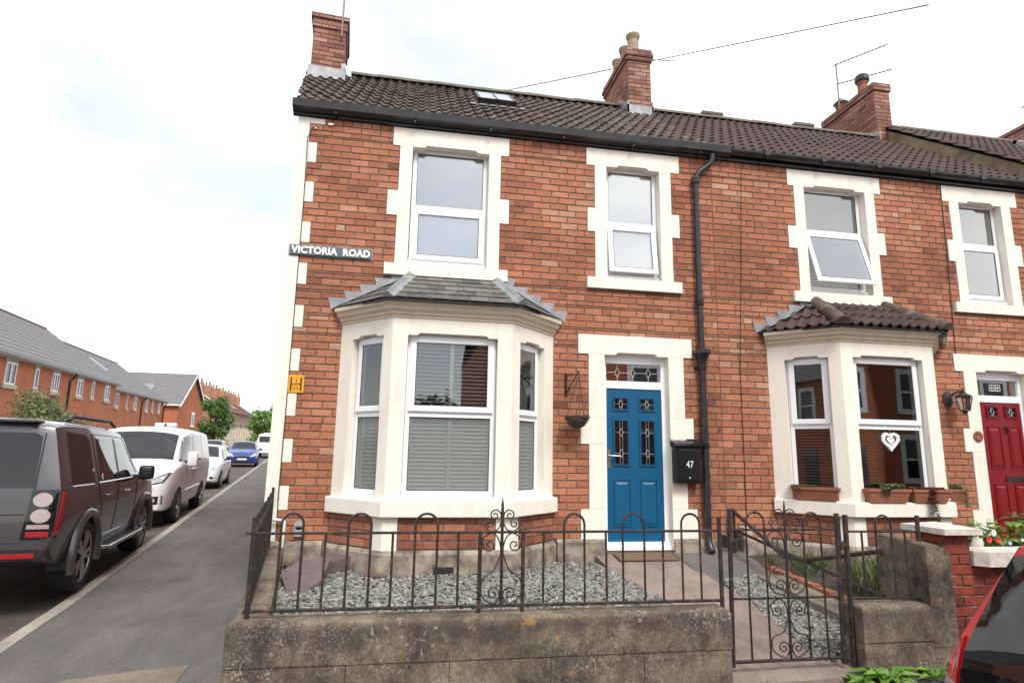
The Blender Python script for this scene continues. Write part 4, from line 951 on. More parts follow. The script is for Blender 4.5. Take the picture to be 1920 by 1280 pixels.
# next house along: its roof stands higher behind a rendered upstand
H3 = thing('terraced_house', 'neighbouring terraced house beyond the second chimney with higher roof edge and roof windows', 'house', (11.5, 0, 0))
LIFT = 0.26
m = MB(); x0, x1 = PARTY2 + 0.02, PARTY2 + 5.3
m.face([(x0, 0, 0), (x1, 0, 0), (x1, 0, 5.5), (x0, 0, 5.5)], 1); m.face([(x1, 0, 0), (x1, 5.3, 0), (x1, 5.3, 5.5), (x1, RY, RZ), (x1, 0, 5.5)], 1); m.face([(x0, 5.3, 0), (x1, 5.3, 0), (x1, 5.3, 5.5), (x0, 5.3, 5.5)], 1)
m.build('wall', [MAT['mortar'], MAT['side_brick']], H3)
m = MB(); up_ = Vector((0, 0, LIFT))
pr = [(-0.12, 5.45), (-0.12, 5.52 + LIFT), (RY, RZ + LIFT - 0.02), (5.4, 5.5 + LIFT), (5.4, 5.4), (RY, RZ - 0.1)]
m.prism(pr, lambda u, v, d: Vector((d, u, v)), x0 + 0.3, x0); m.build('rendered_upstand', MAT['tan_render'], H3)
m = MB(); m.mesh([(x0, -0.1, 5.5 + LIFT), (x1, -0.1, 5.5 + LIFT), (x1, RY, RZ + LIFT - 0.03), (x0, RY, RZ + LIFT - 0.03), (x1, 5.4, 5.5 + LIFT), (x0, 5.4, 5.5 + LIFT)], [(0, 1, 2, 3), (3, 2, 4, 5)])
R3 = m.build('roof', MAT['black_paint'], H3)
lay_tiles(R3, (0, EY - 0.05, EZ + LIFT), (1, 0, 0), Vs, [(x0 - 0.05, 0), (x1, 0), (x1, SL), (x0 - 0.05, SL)], MAT['tile'], 290)
ridge_run(R3, x0 - 0.05, x1, RY, RZ + LIFT - 0.01, MAT['ridge'])
for uu in (11.35, 12.7):
    m = MB(); e = Vector((0, -0.05, LIFT))
    for a, b, c, d, h in ((uu, uu + 0.8, 1.6, 1.68, 0.12), (uu, uu + 0.8, 2.72, 2.8, 0.12), (uu, uu + 0.08, 1.6, 2.8, 0.12), (uu + 0.72, uu + 0.8, 1.6, 2.8, 0.12), (uu + 0.08, uu + 0.72, 1.68, 2.72, 0.10)):
        vs = [on_roof(p, q, w_) + e for w_ in (0.0, h) for p, q in ((a, c), (b, c), (b, d), (a, d))]; m.mesh(vs, [(4, 5, 6, 7), (0, 1, 5, 4), (1, 2, 6, 5), (2, 3, 7, 6), (3, 0, 4, 7)])
    m.build('rooflight', MAT['grey_plastic'], H3)
C4, _ = chimney(H3, 13.0, 13.5, 2.4, 3.6, 7.4, 8.75, [(0.0775, 0.03)], MAT['brick'], 40)
pot(C4, 13.2, 2.6, 8.74, 0.12, 0.5, MAT['buff_pot'])
# downpipes and wall cables: fixed to the houses
m = MB(); px_ = 3.615
m.tube([(3.86, -0.10, 5.45), (3.855, -0.10, 5.38), (3.82, -0.09, 5.31), (3.68, -0.075, 5.20), (3.63, -0.07, 5.13), (3.622, -0.07, 5.05), (px_, -0.07, 2.78)], 0.036, 10)
for z in (5.08, 3.44): m.lathe([(0.044, -0.06), (0.05, -0.05), (0.05, 0.0), (0.056, 0.005), (0.056, 0.03), (0.04, 0.035)], 12, Matrix.Translation((px_ + (0.008 if z > 5 else 0), -0.07, z)))
dp = m.build('downpipe', MAT['pipe'], H1, smooth=True, angle=0.7)
m = MB(); m.lathe([(0.04, 2.60), (0.05, 2.66), (0.095, 2.76), (0.105, 2.765), (0.105, 2.81), (0.085, 2.81), (0.06, 2.7)], 12, Matrix.Translation((px_, -0.08, 0))); m.build('rainwater_hopper', MAT['pipe'], dp, smooth=True, angle=0.7)
m = MB(); m.tube([(px_, -0.08, 2.68), (px_ - 0.01, -0.075, 0.62), (px_ - 0.012, -0.09, 0.5), (px_ - 0.012, -0.16, 0.42)], 0.04, 10)
for z in (2.56, 1.62): m.lathe([(0.05, 0), (0.054, 0.01), (0.054, 0.05), (0.042, 0.06)], 12, Matrix.Translation((px_ - 0.005, -0.078, z))); m.box(px_ - 0.08, px_ + 0.07, -0.03, -0.012, z + 0.01, z + 0.045)
m.build('lower_pipe', MAT['pipe'], dp, smooth=True, angle=0.7)
m = MB()
m.tube([(-1.17, -0.02, 5.30), (-1.24, -0.022, 5.28), (-1.285, -0.022, 5.15), (-1.272, -0.018, 4.4), (-1.27, -0.018, 2.6), (-1.275, -0.018, 1.0), (-1.26, -0.02, 0.62), (-1.18, -0.06, 0.55), (-1.0, -0.06, 0.57), (-0.96, -0.03, 0.66)], 0.005, 5)
m.build('wall_cable', MAT['cable'], H1)
m = MB(); m.tube([(3.92, -0.17, 5.42), (3.92, -0.14, 5.1)], 0.004, 4); m.build('hanging_wire', MAT['cable'], H1)
m = MB(); m.box(-1.06, -1.0, -0.03, -0.012, 5.335, 5.36); m.box(-1.21, -1.19, -0.03, -0.012, 5.27, 5.285); m.build('cable_clip', MAT['white_pipe'], H1)
m = MB(); m.tube([(4.33, -0.013, 5.41), (4.25, -0.013, 4.0), (4.16, -0.013, 2.6), (4.145, -0.013, 0.7)], 0.005, 5); m.build('wall_cable', MAT['cable'], H2); m = MB(); m.tube([(7.445, -0.014, 5.41), (7.42, -0.014, 4.3), (7.38, -0.014, 3.2), (7.37, -0.014, 2.95)], 0.006, 5); m.build('wall_cable', MAT['cable'], H2)
m = MB(); m.tube([(-1.37, -0.07, 0.78), (-1.20, -0.07, 0.775), (-1.185, -0.07, 0.765), (-1.18, -0.075, 0.74), (-1.185, -0.08, 0.30)], 0.016, 8); m.build('waste_pipe', MAT['white_pipe'], H1, smooth=True)
m = MB(); m.bbox(-1.085, -0.985, -0.045, -0.008, 0.60, 0.72, 0.008); m.lathe([(0.05, -0.0), (0.05, 0.036)], 12, Matrix.Translation((-1.035, -0.009, 0.72)) @ Matrix.Rotation(math.pi / 2, 4, 'X')); m.build('flue_cover', MAT['grey_plastic'], H1)
m = MB(); m.box(0.36, 0.56, -0.668, -0.654, 0.305, 0.385)
for k in range(5):
    for j in range(2): m.lathe([(0.013, 0), (0.013, 0.006), (0.008, 0.006)], 6, Matrix.Translation((0.385 + k * 0.037, -0.668, 0.327 + j * 0.036)) @ Matrix.Rotation(math.pi / 2, 4, 'X'))
m.build('air_brick', MAT['iron'], H1)
# ------------------------------------------------------------------ signs and fittings on the wall
def text_mesh(body, x0, x1, z0, z1, y, depth, mat, name, parent, bold=0.0):
    cu = bpy.data.curves.new('lettering', 'FONT'); cu.body = body; cu.extrude = 0.5; cu.offset = bold; cu.resolution_u = 3; cu.space_character = 1.06
    o = bpy.data.objects.new('lettering', cu); COL.objects.link(o); bpy.context.view_layer.update()
    me = bpy.data.meshes.new_from_object(o.evaluated_get(bpy.context.evaluated_depsgraph_get())); bpy.data.objects.remove(o)
    co = np.empty(len(me.vertices) * 3); me.vertices.foreach_get('co', co); co = co.reshape(-1, 3); lo, hi = co.min(0), co.max(0)
    n = (co - lo) / (hi - lo); new = np.stack([x0 + n[:, 0] * (x1 - x0), y - n[:, 2] * depth, z0 + n[:, 1] * (z1 - z0)], 1)
    me.vertices.foreach_set('co', new.ravel()); me.update(); me.materials.clear(); me.materials.append(mat)
    return link_mesh(name, me, parent)
sg = thing('street_name_sign', 'long slate blue street name plate reading VICTORIA ROAD in raised white capitals', 'street sign', (-0.92, -0.02, 3.70))
m = MB(); m.bbox(-1.374, -0.463, -0.036, -0.015, 3.694, 3.812, 0.006); m.build('sign_plate', MAT['sign_plate'], sg)
m = MB(); m.box(-1.39, -0.45, -0.0155, -0.0145, 3.684, 3.822); m.build('sign_backing', MAT['lead'], sg)
text_mesh('VICTORIA', -1.36, -0.845, 3.709, 3.799, -0.036, 0.010, MAT['white_ink'], 'lettering', sg, 0.05)
text_mesh('ROAD', -0.785, -0.478, 3.709, 3.799, -0.036, 0.010, MAT['white_ink'], 'lettering', sg, 0.05)
hs = thing('hydrant_sign', 'small yellow fire hydrant sign with a black H and the numbers 3 and 24', 'hydrant sign', (-1.19, -0.02, 2.12))
m = MB(); m.bbox(-1.272, -1.103, -0.024, -0.016, 2.12, 2.315, 0.003); pl = m.build('sign_plate', MAT['hyd_yellow'], hs)
m = MB()
for a, b, c, d in ((-1.248, -1.232, 2.14, 2.288), (-1.143, -1.127, 2.14, 2.288), (-1.232, -1.143, 2.208, 2.219)): m.box(a, b, -0.0255, -0.0235, c, d)
m.build('letter_mark', MAT['ink'], hs)
text_mesh('3', -1.199, -1.176, 2.236, 2.272, -0.0235, 0.0015, MAT['ink'], 'lettering', hs); text_mesh('24', -1.213, -1.162, 2.150, 2.190, -0.0235, 0.0015, MAT['ink'], 'lettering', hs)
m = MB()
for x in (-1.26, -1.115):
    for z in (2.132, 2.303): m.lathe([(0.004, 0), (0.003, 0.003)], 6, Matrix.Translation((x, -0.0235, z)) @ Matrix.Rotation(math.pi / 2, 4, 'X'))
m.build('screw', MAT['ink'], hs)
mb_ = thing('mail_box', 'black wall mounted post box with the number 47 beside the blue door', 'mail box', (3.35, -0.1, 1.18))
m = MB(); m.bbox(3.195, 3.515, -0.135, -0.018, 1.19, 1.64, 0.012); m.build('box_body', MAT['mailbox'], mb_)
m = MB(); m.prism([(-0.018, 1.62), (-0.155, 1.61), (-0.165, 1.635), (-0.12, 1.665), (-0.018, 1.70)], lambda u, v, d: Vector((d, u, v)), 3.53, 3.18); m.build('lid', MAT['mailbox'], mb_)
m = MB(); m.bbox(3.235, 3.485, -0.147, -0.134, 1.225, 1.59, 0.006); m.build('front_panel', MAT['mailbox'], mb_)
text_mesh('47', 3.322, 3.412, 1.375, 1.455, -0.147, 0.002, MAT['white_ink'], 'lettering', mb_)
m = MB(); m.lathe([(0.011, 0), (0.011, 0.006), (0.006, 0.008)], 10, Matrix.Translation((3.36, -0.147, 1.255)) @ Matrix.Rotation(math.pi / 2, 4, 'X')); m.build('lock', MAT['steel'], mb_)
br = thing('basket_bracket', 'black scrolled iron bracket fixed to brickwork left of the blue door', 'bracket', (1.88, 0, 2.19))
m = MB(); m.box(1.870, 1.896, -0.02, -0.007, 2.18, 2.46); m.build('back_plate', MAT['black_paint'], br)
m = MB(); m.tube([(1.883, -0.015, 2.43), (1.92, -0.10, 2.425), (1.965, -0.2, 2.425)], 0.007, 6); m.tube([(1.883, -0.015, 2.20), (1.93, -0.10, 2.33), (1.985, -0.22, 2.46)], 0.007, 6); m.tube([(1.985 + 0.012 * math.cos(a), -0.22, 2.452 + 0.014 * math.sin(a)) for a in [k * 0.6 for k in range(9)]], 0.005, 5); m.build('arm', MAT['black_paint'], br)
hb = thing('hanging_basket', 'round twiggy empty hanging basket hung on thin chains from the bracket', 'hanging basket', (1.97, -0.2, 1.8))
cx, cy, cz = 1.965, -0.2, 1.945; m = MB()
for k in range(230):
    a = uni(0, 6.28); e = uni(0.02, 1.0) ** 0.7; ph = math.pi / 2 * e; rr = 0.14 * uni(0.9, 1.06); pts = []
    for s in range(4):
        aa = a + s * 0.28; p2 = ph * uni(0.96, 1.04); pts.append((cx + rr * math.sin(p2) * math.cos(aa), cy + rr * math.sin(p2) * math.sin(aa), cz - 0.14 * math.cos(p2) * uni(0.97, 1.03)))
    m.tube(pts, 0.0042, 4, t=rnd())
for k in range(26):
    a = uni(0, 6.28); m.tube([(cx + 0.11 * math.cos(a), cy + 0.11 * math.sin(a), cz - 0.01), (cx + 0.15 * math.cos(a + 0.2), cy + 0.15 * math.sin(a + 0.2), cz + uni(-0.03, 0.05))], 0.002, 3)
m.lathe([(0.01, -0.118), (0.06, -0.10), (0.10, -0.06), (0.115, -0.005)], 14, Matrix.Translation((cx, cy, cz)), caps=False)
m.build('basket', MAT['twig'], hb)
m = MB()
for k in range(3):
    a = 0.5 + k * 2.09; m.tube([(cx + 0.115 * math.cos(a), cy + 0.115 * math.sin(a), cz), (cx + 0.02, cy - 0.02, 2.44)], 0.0035, 4)
m.build('chain', MAT['iron'], hb)
ln = thing('wall_lantern', 'black half lantern wall light with clear panes beside the red door', 'wall lantern', (7.27, 0, 2.2))
m = MB(); m.lathe([(0.10, 0.008), (0.11, 0.02), (0.09, 0.045), (0.03, 0.06)], 14, Matrix.Translation((7.16, 0, 2.32)) @ Matrix.Rotation(math.pi / 2, 4, 'X') @ Matrix.Scale(0.7, 4, (1, 0, 0))); m.build('wall_plate', MAT['black_paint'], ln)
m = MB(); m.tube([(7.16, -0.05, 2.36), (7.2, -0.14, 2.41), (7.22, -0.2, 2.40)], 0.014, 8); m.lathe([(0.02, 0.0), (0.012, 0.05), (0.004, 0.07)], 8, Matrix.Translation((7.22, -0.2, 2.40))); m.build('arm', MAT['black_paint'], ln)
X = Matrix.Translation((7.22, -0.2, 2.14)); m = MB(); q = lambda r, z: [Vector((7.22 + r * math.cos(a), -0.2 + r * math.sin(a), z)) for a in [math.pi / 6 + k * math.pi / 3 for k in range(6)]]
lo, hi, ap = q(0.055, 2.16), q(0.095, 2.33), q(0.11, 2.345)
for a, b in zip(lo, hi): m.tube([a, b], 0.007, 5)
m.tube(lo, 0.008, 5, closed=True); m.tube(hi, 0.008, 5, closed=True); m.mesh(ap + [Vector((7.22, -0.2, 2.41))], [(i, (i + 1) % 6, 6) for i in range(6)] + [(5, 4, 3, 2, 1, 0)]); m.mesh(lo, [(5, 4, 3, 2, 1, 0)]); m.lathe([(0.02, 2.115), (0.03, 2.15), (0.02, 2.16)], 8, Matrix.Translation((7.22, -0.2, 0))); m.build('lantern_frame', MAT['black_paint'], ln)
m = MB(); m.mesh(lo + hi, [(i, (i + 1) % 6, (i + 1) % 6 + 6, i + 6) for i in range(6)]); m.build('pane', MAT['glass'], ln)
pq = MB(); pq.lathe([(0.072, 0.0), (0.075, 0.012), (0.06, 0.018), (0.05, 0.014)], 18, Matrix.Translation((7.565, -0.016, 1.838)) @ Matrix.Rotation(math.pi / 2, 4, 'X'))
for k in range(9): a = k * 0.7; pq.lathe([(0.018, 0.01), (0.014, 0.022), (0.004, 0.026)], 7, Matrix.Translation((7.565 + 0.045 * math.cos(a), -0.016, 1.838 + 0.045 * math.sin(a))) @ Matrix.Rotation(math.pi / 2, 4, 'X'))
single(pq.build('wall_plaque', MAT['terracotta']), 'round terracotta plaque on the cream stone beside the red door', 'plaque')
ht = MB()
def heart(s, cx_, cz_): return [(cx_ + s * 0.0625 * 16 * math.sin(t) ** 3, 0, cz_ + s * 0.0625 * (13 * math.cos(t) - 5 * math.cos(2 * t) - 2 * math.cos(3 * t) - math.cos(4 * t))) for t in [2 * math.pi * k / 40 for k in range(40)]]
for s in (0.115, 0.10, 0.09): ht.tube([(x + uni(-.004, .004), -0.508 + uni(-.004, .004), z + uni(-.004, .004)) for x, _, z in heart(s, 5.79, 1.735)], 0.013, 5, closed=True)
for s in (0.045, 0.03, 0.015): ht.tube([(x, -0.508, z) for x, _, z in heart(s, 5.79, 1.74)], 0.008, 5, closed=True)
ht.tube([(5.79, -0.508, 1.78), (5.79, -0.508, 1.86)], 0.002, 4)
single(ht.build('heart_decoration', MAT['white_ink']), 'white wicker heart hung behind the lower pane of the front bay window', 'decoration')
# ------------------------------------------------------------------ front garden
def F2(y): return Frame((0, y, 0), (1, 0, 0), (0, -1, 0))
gw = thing('garden_wall', 'low weathered concrete garden wall with lichen under the front railings of number 47', 'garden wall', (0.6, -2.75, -0.15))
def block(x0, x1, y0, y1, z0, z1, parent, name='block', round_=0.02, mat='wall'):
    m = MB(); bm = bmesh.new(); bmesh.ops.create_cube(bm, size=1)
    for v in bm.verts: v.co = Vector(((x0 + x1) / 2 + v.co.x * (x1 - x0), (y0 + y1) / 2 + v.co.y * (y1 - y0), (z0 + z1) / 2 + v.co.z * (z1 - z0)))
    te = [e for e in bm.edges if all(v.co.z > (z0 + z1) / 2 for v in e.verts)] if round_ > 0.025 else bm.edges[:]
    bmesh.ops.bevel(bm, geom=te, offset=round_, segments=3, profile=0.5, affect='EDGES')
    bmesh.ops.triangulate(bm, faces=[f for f in bm.faces if len(f.verts) > 4]); m.bm(bm); return m.build(name, MAT[mat], parent, smooth=True, angle=0.9)
for a, b in ((-0.995, 2.305),): block(a, b, -2.855, -2.64, 0.208, 0.462, gw, 'coping_block', 0.03)
for a, b in ((-0.995, -0.28), (-0.277, 0.36), (0.363, 1.02), (1.023, 1.66), (1.663, 2.30)): block(a, b, -2.848, -2.65, -0.25, 0.2065, gw, 'block', 0.003)
# side wall towards the pavement of the side street
m = MB(); n = 7; e0, e1 = Vector((-0.995, -2.66, 0)), Vector((-1.375, -0.05, 0)); dd = (e1 - e0); wv = Vector((0.2, 0.03, 0))
for k in range(4):
    a, b = e0 + dd * (k / 4 + 0.001), e0 + dd * ((k + 1) / 4 - 0.001); zt = lambda p: 0.455 + 0.02 * (p.y + 2.66)
    c = 0.02; prof = [(0, -0.3), (0, 1.0 - c), (c / 0.2, 1.0), (1 - c / 0.2, 1.0), (1, 1.0 - c), (1, -0.3)]
    bm_ = MB(); vs = []
    for p in (a, b):
        for t_, h in prof: vs.append(p + wv * t_ + Vector((0, 0, (zt(p) - (1.0 - h)) if h > 0 else h)))
    bm_.mesh(vs, [(5, 4, 3, 2, 1, 0), (6, 7, 8, 9, 10, 11)] + [(i, i + 1, i + 7, i + 6) for i in range(5)]); bm_.build('side_block', MAT['wall'], gw)
# ironwork
def smooth_path(pts, n=5):
    r = []; P_ = [Vector(p) for p in pts]
    for i in range(len(P_) - 1):
        a, b, c, d = P_[max(i - 1, 0)], P_[i], P_[i + 1], P_[min(i + 2, len(P_) - 1)]
        for k in range(n):
            t = k / n; r.append(0.5 * ((2 * b) + (c - a) * t + (2 * a - 5 * b + 4 * c - d) * t * t + (3 * b - a - 3 * c + d) * t ** 3))
    return r + [P_[-1]]
def spiral(cx_, cz_, r0_, a0, turns, s, n=14, r1=0.006):
    return [(cx_ + s * (r0_ + (r1 - r0_) * k / (n - 1)) * math.cos(a0 + turns * 2 * math.pi * k / (n - 1)), cz_ + (r0_ + (r1 - r0_) * k / (n - 1)) * math.sin(a0 + turns * 2 * math.pi * k / (n - 1))) for k in range(n)]
def iron(parent, name, pts, r, y, n=6, closed=False):
    m = MB(); m.tube([(p[0], y, p[1]) for p in pts], r, n, closed=closed); return m.build(name, MAT['iron'], parent)
def flat_iron(parent, name, paths, y, r=0.0052):
    m = MB()
    for p in paths: m.tube([(q[0], y, q[1]) for q in p], r, 5)
    return m.build(name, MAT['iron'], parent)
def lyre(parent, cx_, zt, zb, y, hw):
    """A pair of curls at zt and a lyre band down to a pair of curls at zb."""
    h = zt - zb
    for s in (-1, 1):
        q = [(cx_ + s * 0.008, zt - 0.10), (cx_ + s * 0.03, zt - 0.035), (cx_ + s * 0.075, zt - 0.006), (cx_ + s * hw * 0.93, zt - 0.045)] + spiral(cx_ + s * hw * 0.60, zt - 0.085, 0.043, 0.1, -1.35, s)
        flat_iron(parent, 'scroll', [smooth_path([(a, 0, b) for a, b in q], 3)] and [[(v.x, v.z) for v in smooth_path([(a, 0, b) for a, b in q], 3)]], y)
        q = [(cx_ + s * 0.008, zt - 0.14), (cx_ + s * 0.05, zt - 0.14 - 0.22 * h), (cx_ + s * hw * 0.88, zb + 0.36 * h), (cx_ + s * hw * 0.97, zb + 0.19 * h), (cx_ + s * hw * 0.75, zb + 0.035), (cx_ + s * 0.04, zb + 0.012), (cx_ + s * 0.012, zb + 0.06)] + spiral(cx_ + s * 0.056, zb + 0.075, 0.044, math.pi * 0.98, -1.4, s)
        flat_iron(parent, 'scroll', [[(v.x, v.z) for v in smooth_path([(a, 0, b) for a, b in q], 3)]], y)
    iron(parent, 'collar', [(cx_, zt - 0.09), (cx_, zt - 0.15)], 0.013, y); iron(parent, 'collar', [(cx_, zb + 0.055), (cx_, zb + 0.09)], 0.013, y)
def crest(parent, cx_, zr, ztop, y, s0=1.0):
    for s in (-1, 1):
        q = [(cx_ + s * 0.006, zr + 0.10), (cx_ + s * 0.012, zr + 0.05), (cx_ + s * 0.04, zr + 0.012), (cx_ + s * 0.09, zr + 0.008), (cx_ + s * 0.125, zr + 0.05)] + spiral(cx_ + s * 0.085, zr + 0.055, 0.037, 0.2, 1.35, s)
        flat_iron(parent, 'scroll', [[(v.x, v.z) for v in smooth_path([(a, 0, b) for a, b in q], 3)]], y)
        q = [(cx_ + s * 0.006, zr + 0.07), (cx_ + s * 0.012, zr + 0.12), (cx_ + s * 0.035, zr + 0.145)] + spiral(cx_ + s * 0.052, zr + 0.112, 0.033, 1.7, -1.3, s)
        flat_iron(parent, 'scroll', [[(v.x, v.z) for v in smooth_path([(a, 0, b) for a, b in q], 3)]], y)
    iron(parent, 'collar', [(cx_, zr + 0.07), (cx_, zr + 0.12)], 0.012, y)
def hoop(parent, xa, xb, z0, zr, ztop, y, r=0.0085):
    rr = (xb - xa) / 2; zc = ztop - rr; pts = [(xa, z0)] + [(xa, z0 + (zc - z0) * k / 3) for k in (1, 2)] + [((xa + xb) / 2 - rr * math.cos(a), zc + rr * math.sin(a)) for a in [math.pi * k / 10 for k in range(11)]] + [(xb, z0 + (zc - z0) * k / 3) for k in (2, 1, 0)]
    return iron(parent, 'hooped_bar', pts, r, y)
ra = thing('railing', 'black hooped iron railing with a spiked scroll panel on the front garden wall', 'railing', (0.7, -2.745, 0.46))
y = -2.745; zl, zt = 0.503, 0.975
iron(ra, 'rail', [(-0.93, zl + 0.002), (2.305, zl - 0.002)], 0.0115, y); iron(ra, 'rail', [(-0.955, zt - 0.003), (2.305, zt + 0.002)], 0.009, y)
for x, z0_, z1_, r_ in ((-0.905, 0.44, 1.075, 0.016), (0.551, 0.44, zt, 0.014), (0.847, 0.44, zt, 0.014), (2.30, 0.44, 1.075, 0.016)): iron(ra, 'post', [(x, z0_), (x, z1_)], r_, y, 8)
for x in (-0.46, -0.034, 0.406, 0.991, 1.442, 1.859): iron(ra, 'bar', [(x + uni(-.004, .004), zl), (x + uni(-.004, .004), zt)], 0.0085, y)
for a, b in ((-0.741, -0.605), (-0.319, -0.174), (0.114, 0.262), (1.136, 1.283), (1.563, 1.723), (2.006, 2.146)): hoop(ra, a, b, zl, zt, 1.096, y)
m = MB(); m.tube([(0.70, y, zl), (0.70, y, 1.10), (0.70, y, 1.16), (0.70, y, 1.20)], [0.011, 0.011, 0.009, 0.003], 8); m.build('spike', MAT['iron'], ra)
lyre(ra, 0.70, zt, zl, y, 0.143); crest(ra, 0.70, zt, 1.2, y)
rs = thing('railing', 'rusty dark iron railing running back along the side pavement to the house corner', 'railing', (-1.15, -1.4, 0.46))
def side_iron(name, t0, z0_, t1, z1_, r_):
    a, b = Vector((-0.905, -2.72, 0)), Vector((-1.315, -0.10, 0)); p, q = a + (b - a) * t0, a + (b - a) * t1
    m = MB(); m.tube([(p.x, p.y, z0_), (q.x, q.y, z1_)], r_, 6); return m.build(name, MAT['iron'], rs)
side_iron('rail', 0, 0.505, 1, 0.53, 0.011); side_iron('rail', 0, 0.975, 1, 1.0, 0.012)
for k in range(1, 17): side_iron('bar', k / 17, 0.5, k / 17, (1.07 if k % 3 else 0.99) + 0.02 * k / 17, 0.0095)
side_iron('post', 0.995, 0.44, 0.995, 1.11, 0.015)
gt = thing('garden_gate', 'black wrought iron garden gate with scrolls, hoops and a central spike', 'gate', (2.38, -2.745, 0.07))
g0, g1 = 2.375, 3.245
iron(gt, 'stile', [(g0 - 0.012, 0.055), (g0 + 0.012, 1.13)], 0.017, y, 8); iron(gt, 'stile', [(g1 - 0.006, 0.045), (g1 + 0.018, 1.10)], 0.019, y, 8)
for z, r_ in ((0.088, 0.013), (0.507, 0.0085), (0.984, 0.0085)): iron(gt, 'rail', [(g0, z), (g1 + 0.01, z)], r_, y)
hoop(gt, 2.512, 2.658, 0.088, 0.984, 1.108, y); hoop(gt, 2.975, 3.118, 0.088, 0.984, 1.105, y)
m = MB(); m.tube([(2.815, y, 0.088), (2.83, y, 1.08), (2.832, y, 1.15), (2.833, y, 1.19)], [0.010, 0.010, 0.008, 0.003], 8); m.build('spike', MAT['iron'], gt)
lyre(gt, 2.822, 0.984, 0.515, y, 0.15); lyre(gt, 2.818, 0.507, 0.095, y, 0.15); crest(gt, 2.828, 0.984, 1.19, y)
m = MB(); m.bbox(2.325, 2.36, -2.77, -2.72, 0.86, 0.95, 0.006); m.build('latch_box', MAT['black_paint'], ra)
m = MB(); m.tube([(2.40, -2.73, 0.90), (2.47, -2.70, 0.905), (2.50, -2.70, 0.93), (2.49, -2.70, 0.945)], 0.008, 6); m.build('latch_handle', MAT['iron'], gt)
rr_ = thing('railing', 'short hooped black iron railing on the low block wall right of the gate', 'railing', (3.65, -2.745, 0.46))
iron(rr_, 'post', [(3.315, 0.03), (3.335, 1.09)], 0.019, y, 8); iron(rr_, 'post', [(3.95, 0.47), (3.962, 1.085)], 0.016, y, 8)
iron(rr_, 'rail', [(3.32, 0.493), (3.95, 0.478)], 0.009, y); iron(rr_, 'rail', [(3.335, 0.968), (3.955, 0.963)], 0.0085, y)
for x in (3.465, 3.838): iron(rr_, 'bar', [(x, 0.488), (x, 0.965)], 0.0085, y)
hoop(rr_, 3.588, 3.722, 0.488, 0.965, 1.085, y)
for z in (0.87, 0.30): m = MB(); m.tube([(3.275, y - 0.005, z - 0.03), (3.275, y - 0.005, z + 0.03)], 0.022, 8); m.box(3.275, 3.33, y - 0.012, y + 0.002, z - 0.012, z + 0.012); m.build('hinge', MAT['iron'], rr_)
lw = thing('garden_wall', 'short low concrete block wall between the garden gate and the brick pier', 'garden wall', (3.7, -2.75, 0))
block(3.335, 3.918, -2.85, -2.64, 0.21, 0.462, lw, 'coping_block', 0.04); block(3.34, 3.918, -2.842, -2.65, -0.2, 0.208, lw, 'block', 0.008)
m = MB(); m.prism([(3.92, 0.16), (4.128, 0.16), (4.135, 0.76), (4.12, 0.82), (4.07, 0.862), (3.99, 0.885), (3.935, 0.888), (3.92, 0.87)], lambda u, v, d: Vector((u, d, v + (d + 2.84) * 0.06)), -2.84, -2.37); m.build('upstand_block', MAT['wall'], lw)
m = MB(); m.prism([(3.921, -0.2), (4.02, -0.2), (4.06, 0.03), (4.125, 0.075), (4.128, 0.158), (3.921, 0.158)], lambda u, v, d: Vector((u, d, v)), -2.835, -2.40); m.build('broken_block', MAT['wall'], lw)
m = MB(); bm = bmesh.new(); bmesh.ops.create_cube(bm, size=1)
for v in bm.verts: v.co = Vector((v.co.x * 0.15 + uni(-.012, .012), v.co.y * 0.09 + uni(-.01, .01), v.co.z * 0.05 + uni(-.008, .008)))
m.bm(bm, X=Matrix.Translation((4.09, -2.84, 0.032)) @ Matrix.Rotation(0.2, 4, 'Z') @ Matrix.Rotation(-0.18, 4, 'Y')); single(m.build('broken_brick', MAT['old_brick']), 'broken piece of red brick lying at the foot of the brick pier', 'brick')
# neighbour's brick pier and wall
bw = thing('brick_garden_wall', 'low red brick garden wall with pale coping and a capped pier in front of the red door', 'garden wall', (4.3, -2.7, 0))
PX0, PX1, PY0, PY1 = 4.158, 4.385, -2.765, -2.50
m = MB(); m.box(PX0, PX1, PY0, PY1, -0.2, 0.945); m.box(PX1, 9.0, -2.745, -2.56, -0.2, 0.712); cor = m.build('wall_core', MAT['pale_mortar'], bw, kind=None)
st = []; f_ = Frame((0, PY0, 0), (1, 0, 0), (0, -1, 0)); collect(f_, PX0, PX1, -0.06, 0.945, [], st, h=0.0755, lb=0.225, zref=0.945, tone=0.5, spread=0.22, phase=0.104)
f_ = Frame((PX0, 0, 0), (0, -1, 0), (-1, 0, 0)); collect(f_, -PY1, -PY0, -0.06, 0.945, [], st, h=0.0755, lb=0.225, zref=0.945, tone=0.5, spread=0.2)
f_ = Frame((PX1, 0, 0), (0, 1, 0), (1, 0, 0)); collect(f_, PY0, PY1, 0.712, 0.945, [], st, h=0.0755, lb=0.225, zref=0.945, tone=0.5, spread=0.2)
f_ = Frame((0, -2.745, 0), (1, 0, 0), (0, -1, 0)); collect(f_, PX1 + 0.004, 9.0, -0.06, 0.712, [], st, h=0.0755, lb=0.225, zref=0.945, tone=0.45, spread=0.22, phase=0.1)
lay(st, cor, 290, MAT['old_brick'], 0.009)
m = MB(); cx0, cx1, cy0, cy1 = 4.10, 4.44, -2.845, -2.42
q = [Vector((x, yy, z)) for z in (0.948, 0.992) for x, yy in ((cx0, cy0), (cx1, cy0), (cx1, cy1), (cx0, cy1))] + [Vector(((cx0 + cx1) / 2, cy0 + 0.16, 1.022)), Vector(((cx0 + cx1) / 2, cy1 - 0.16, 1.022))]
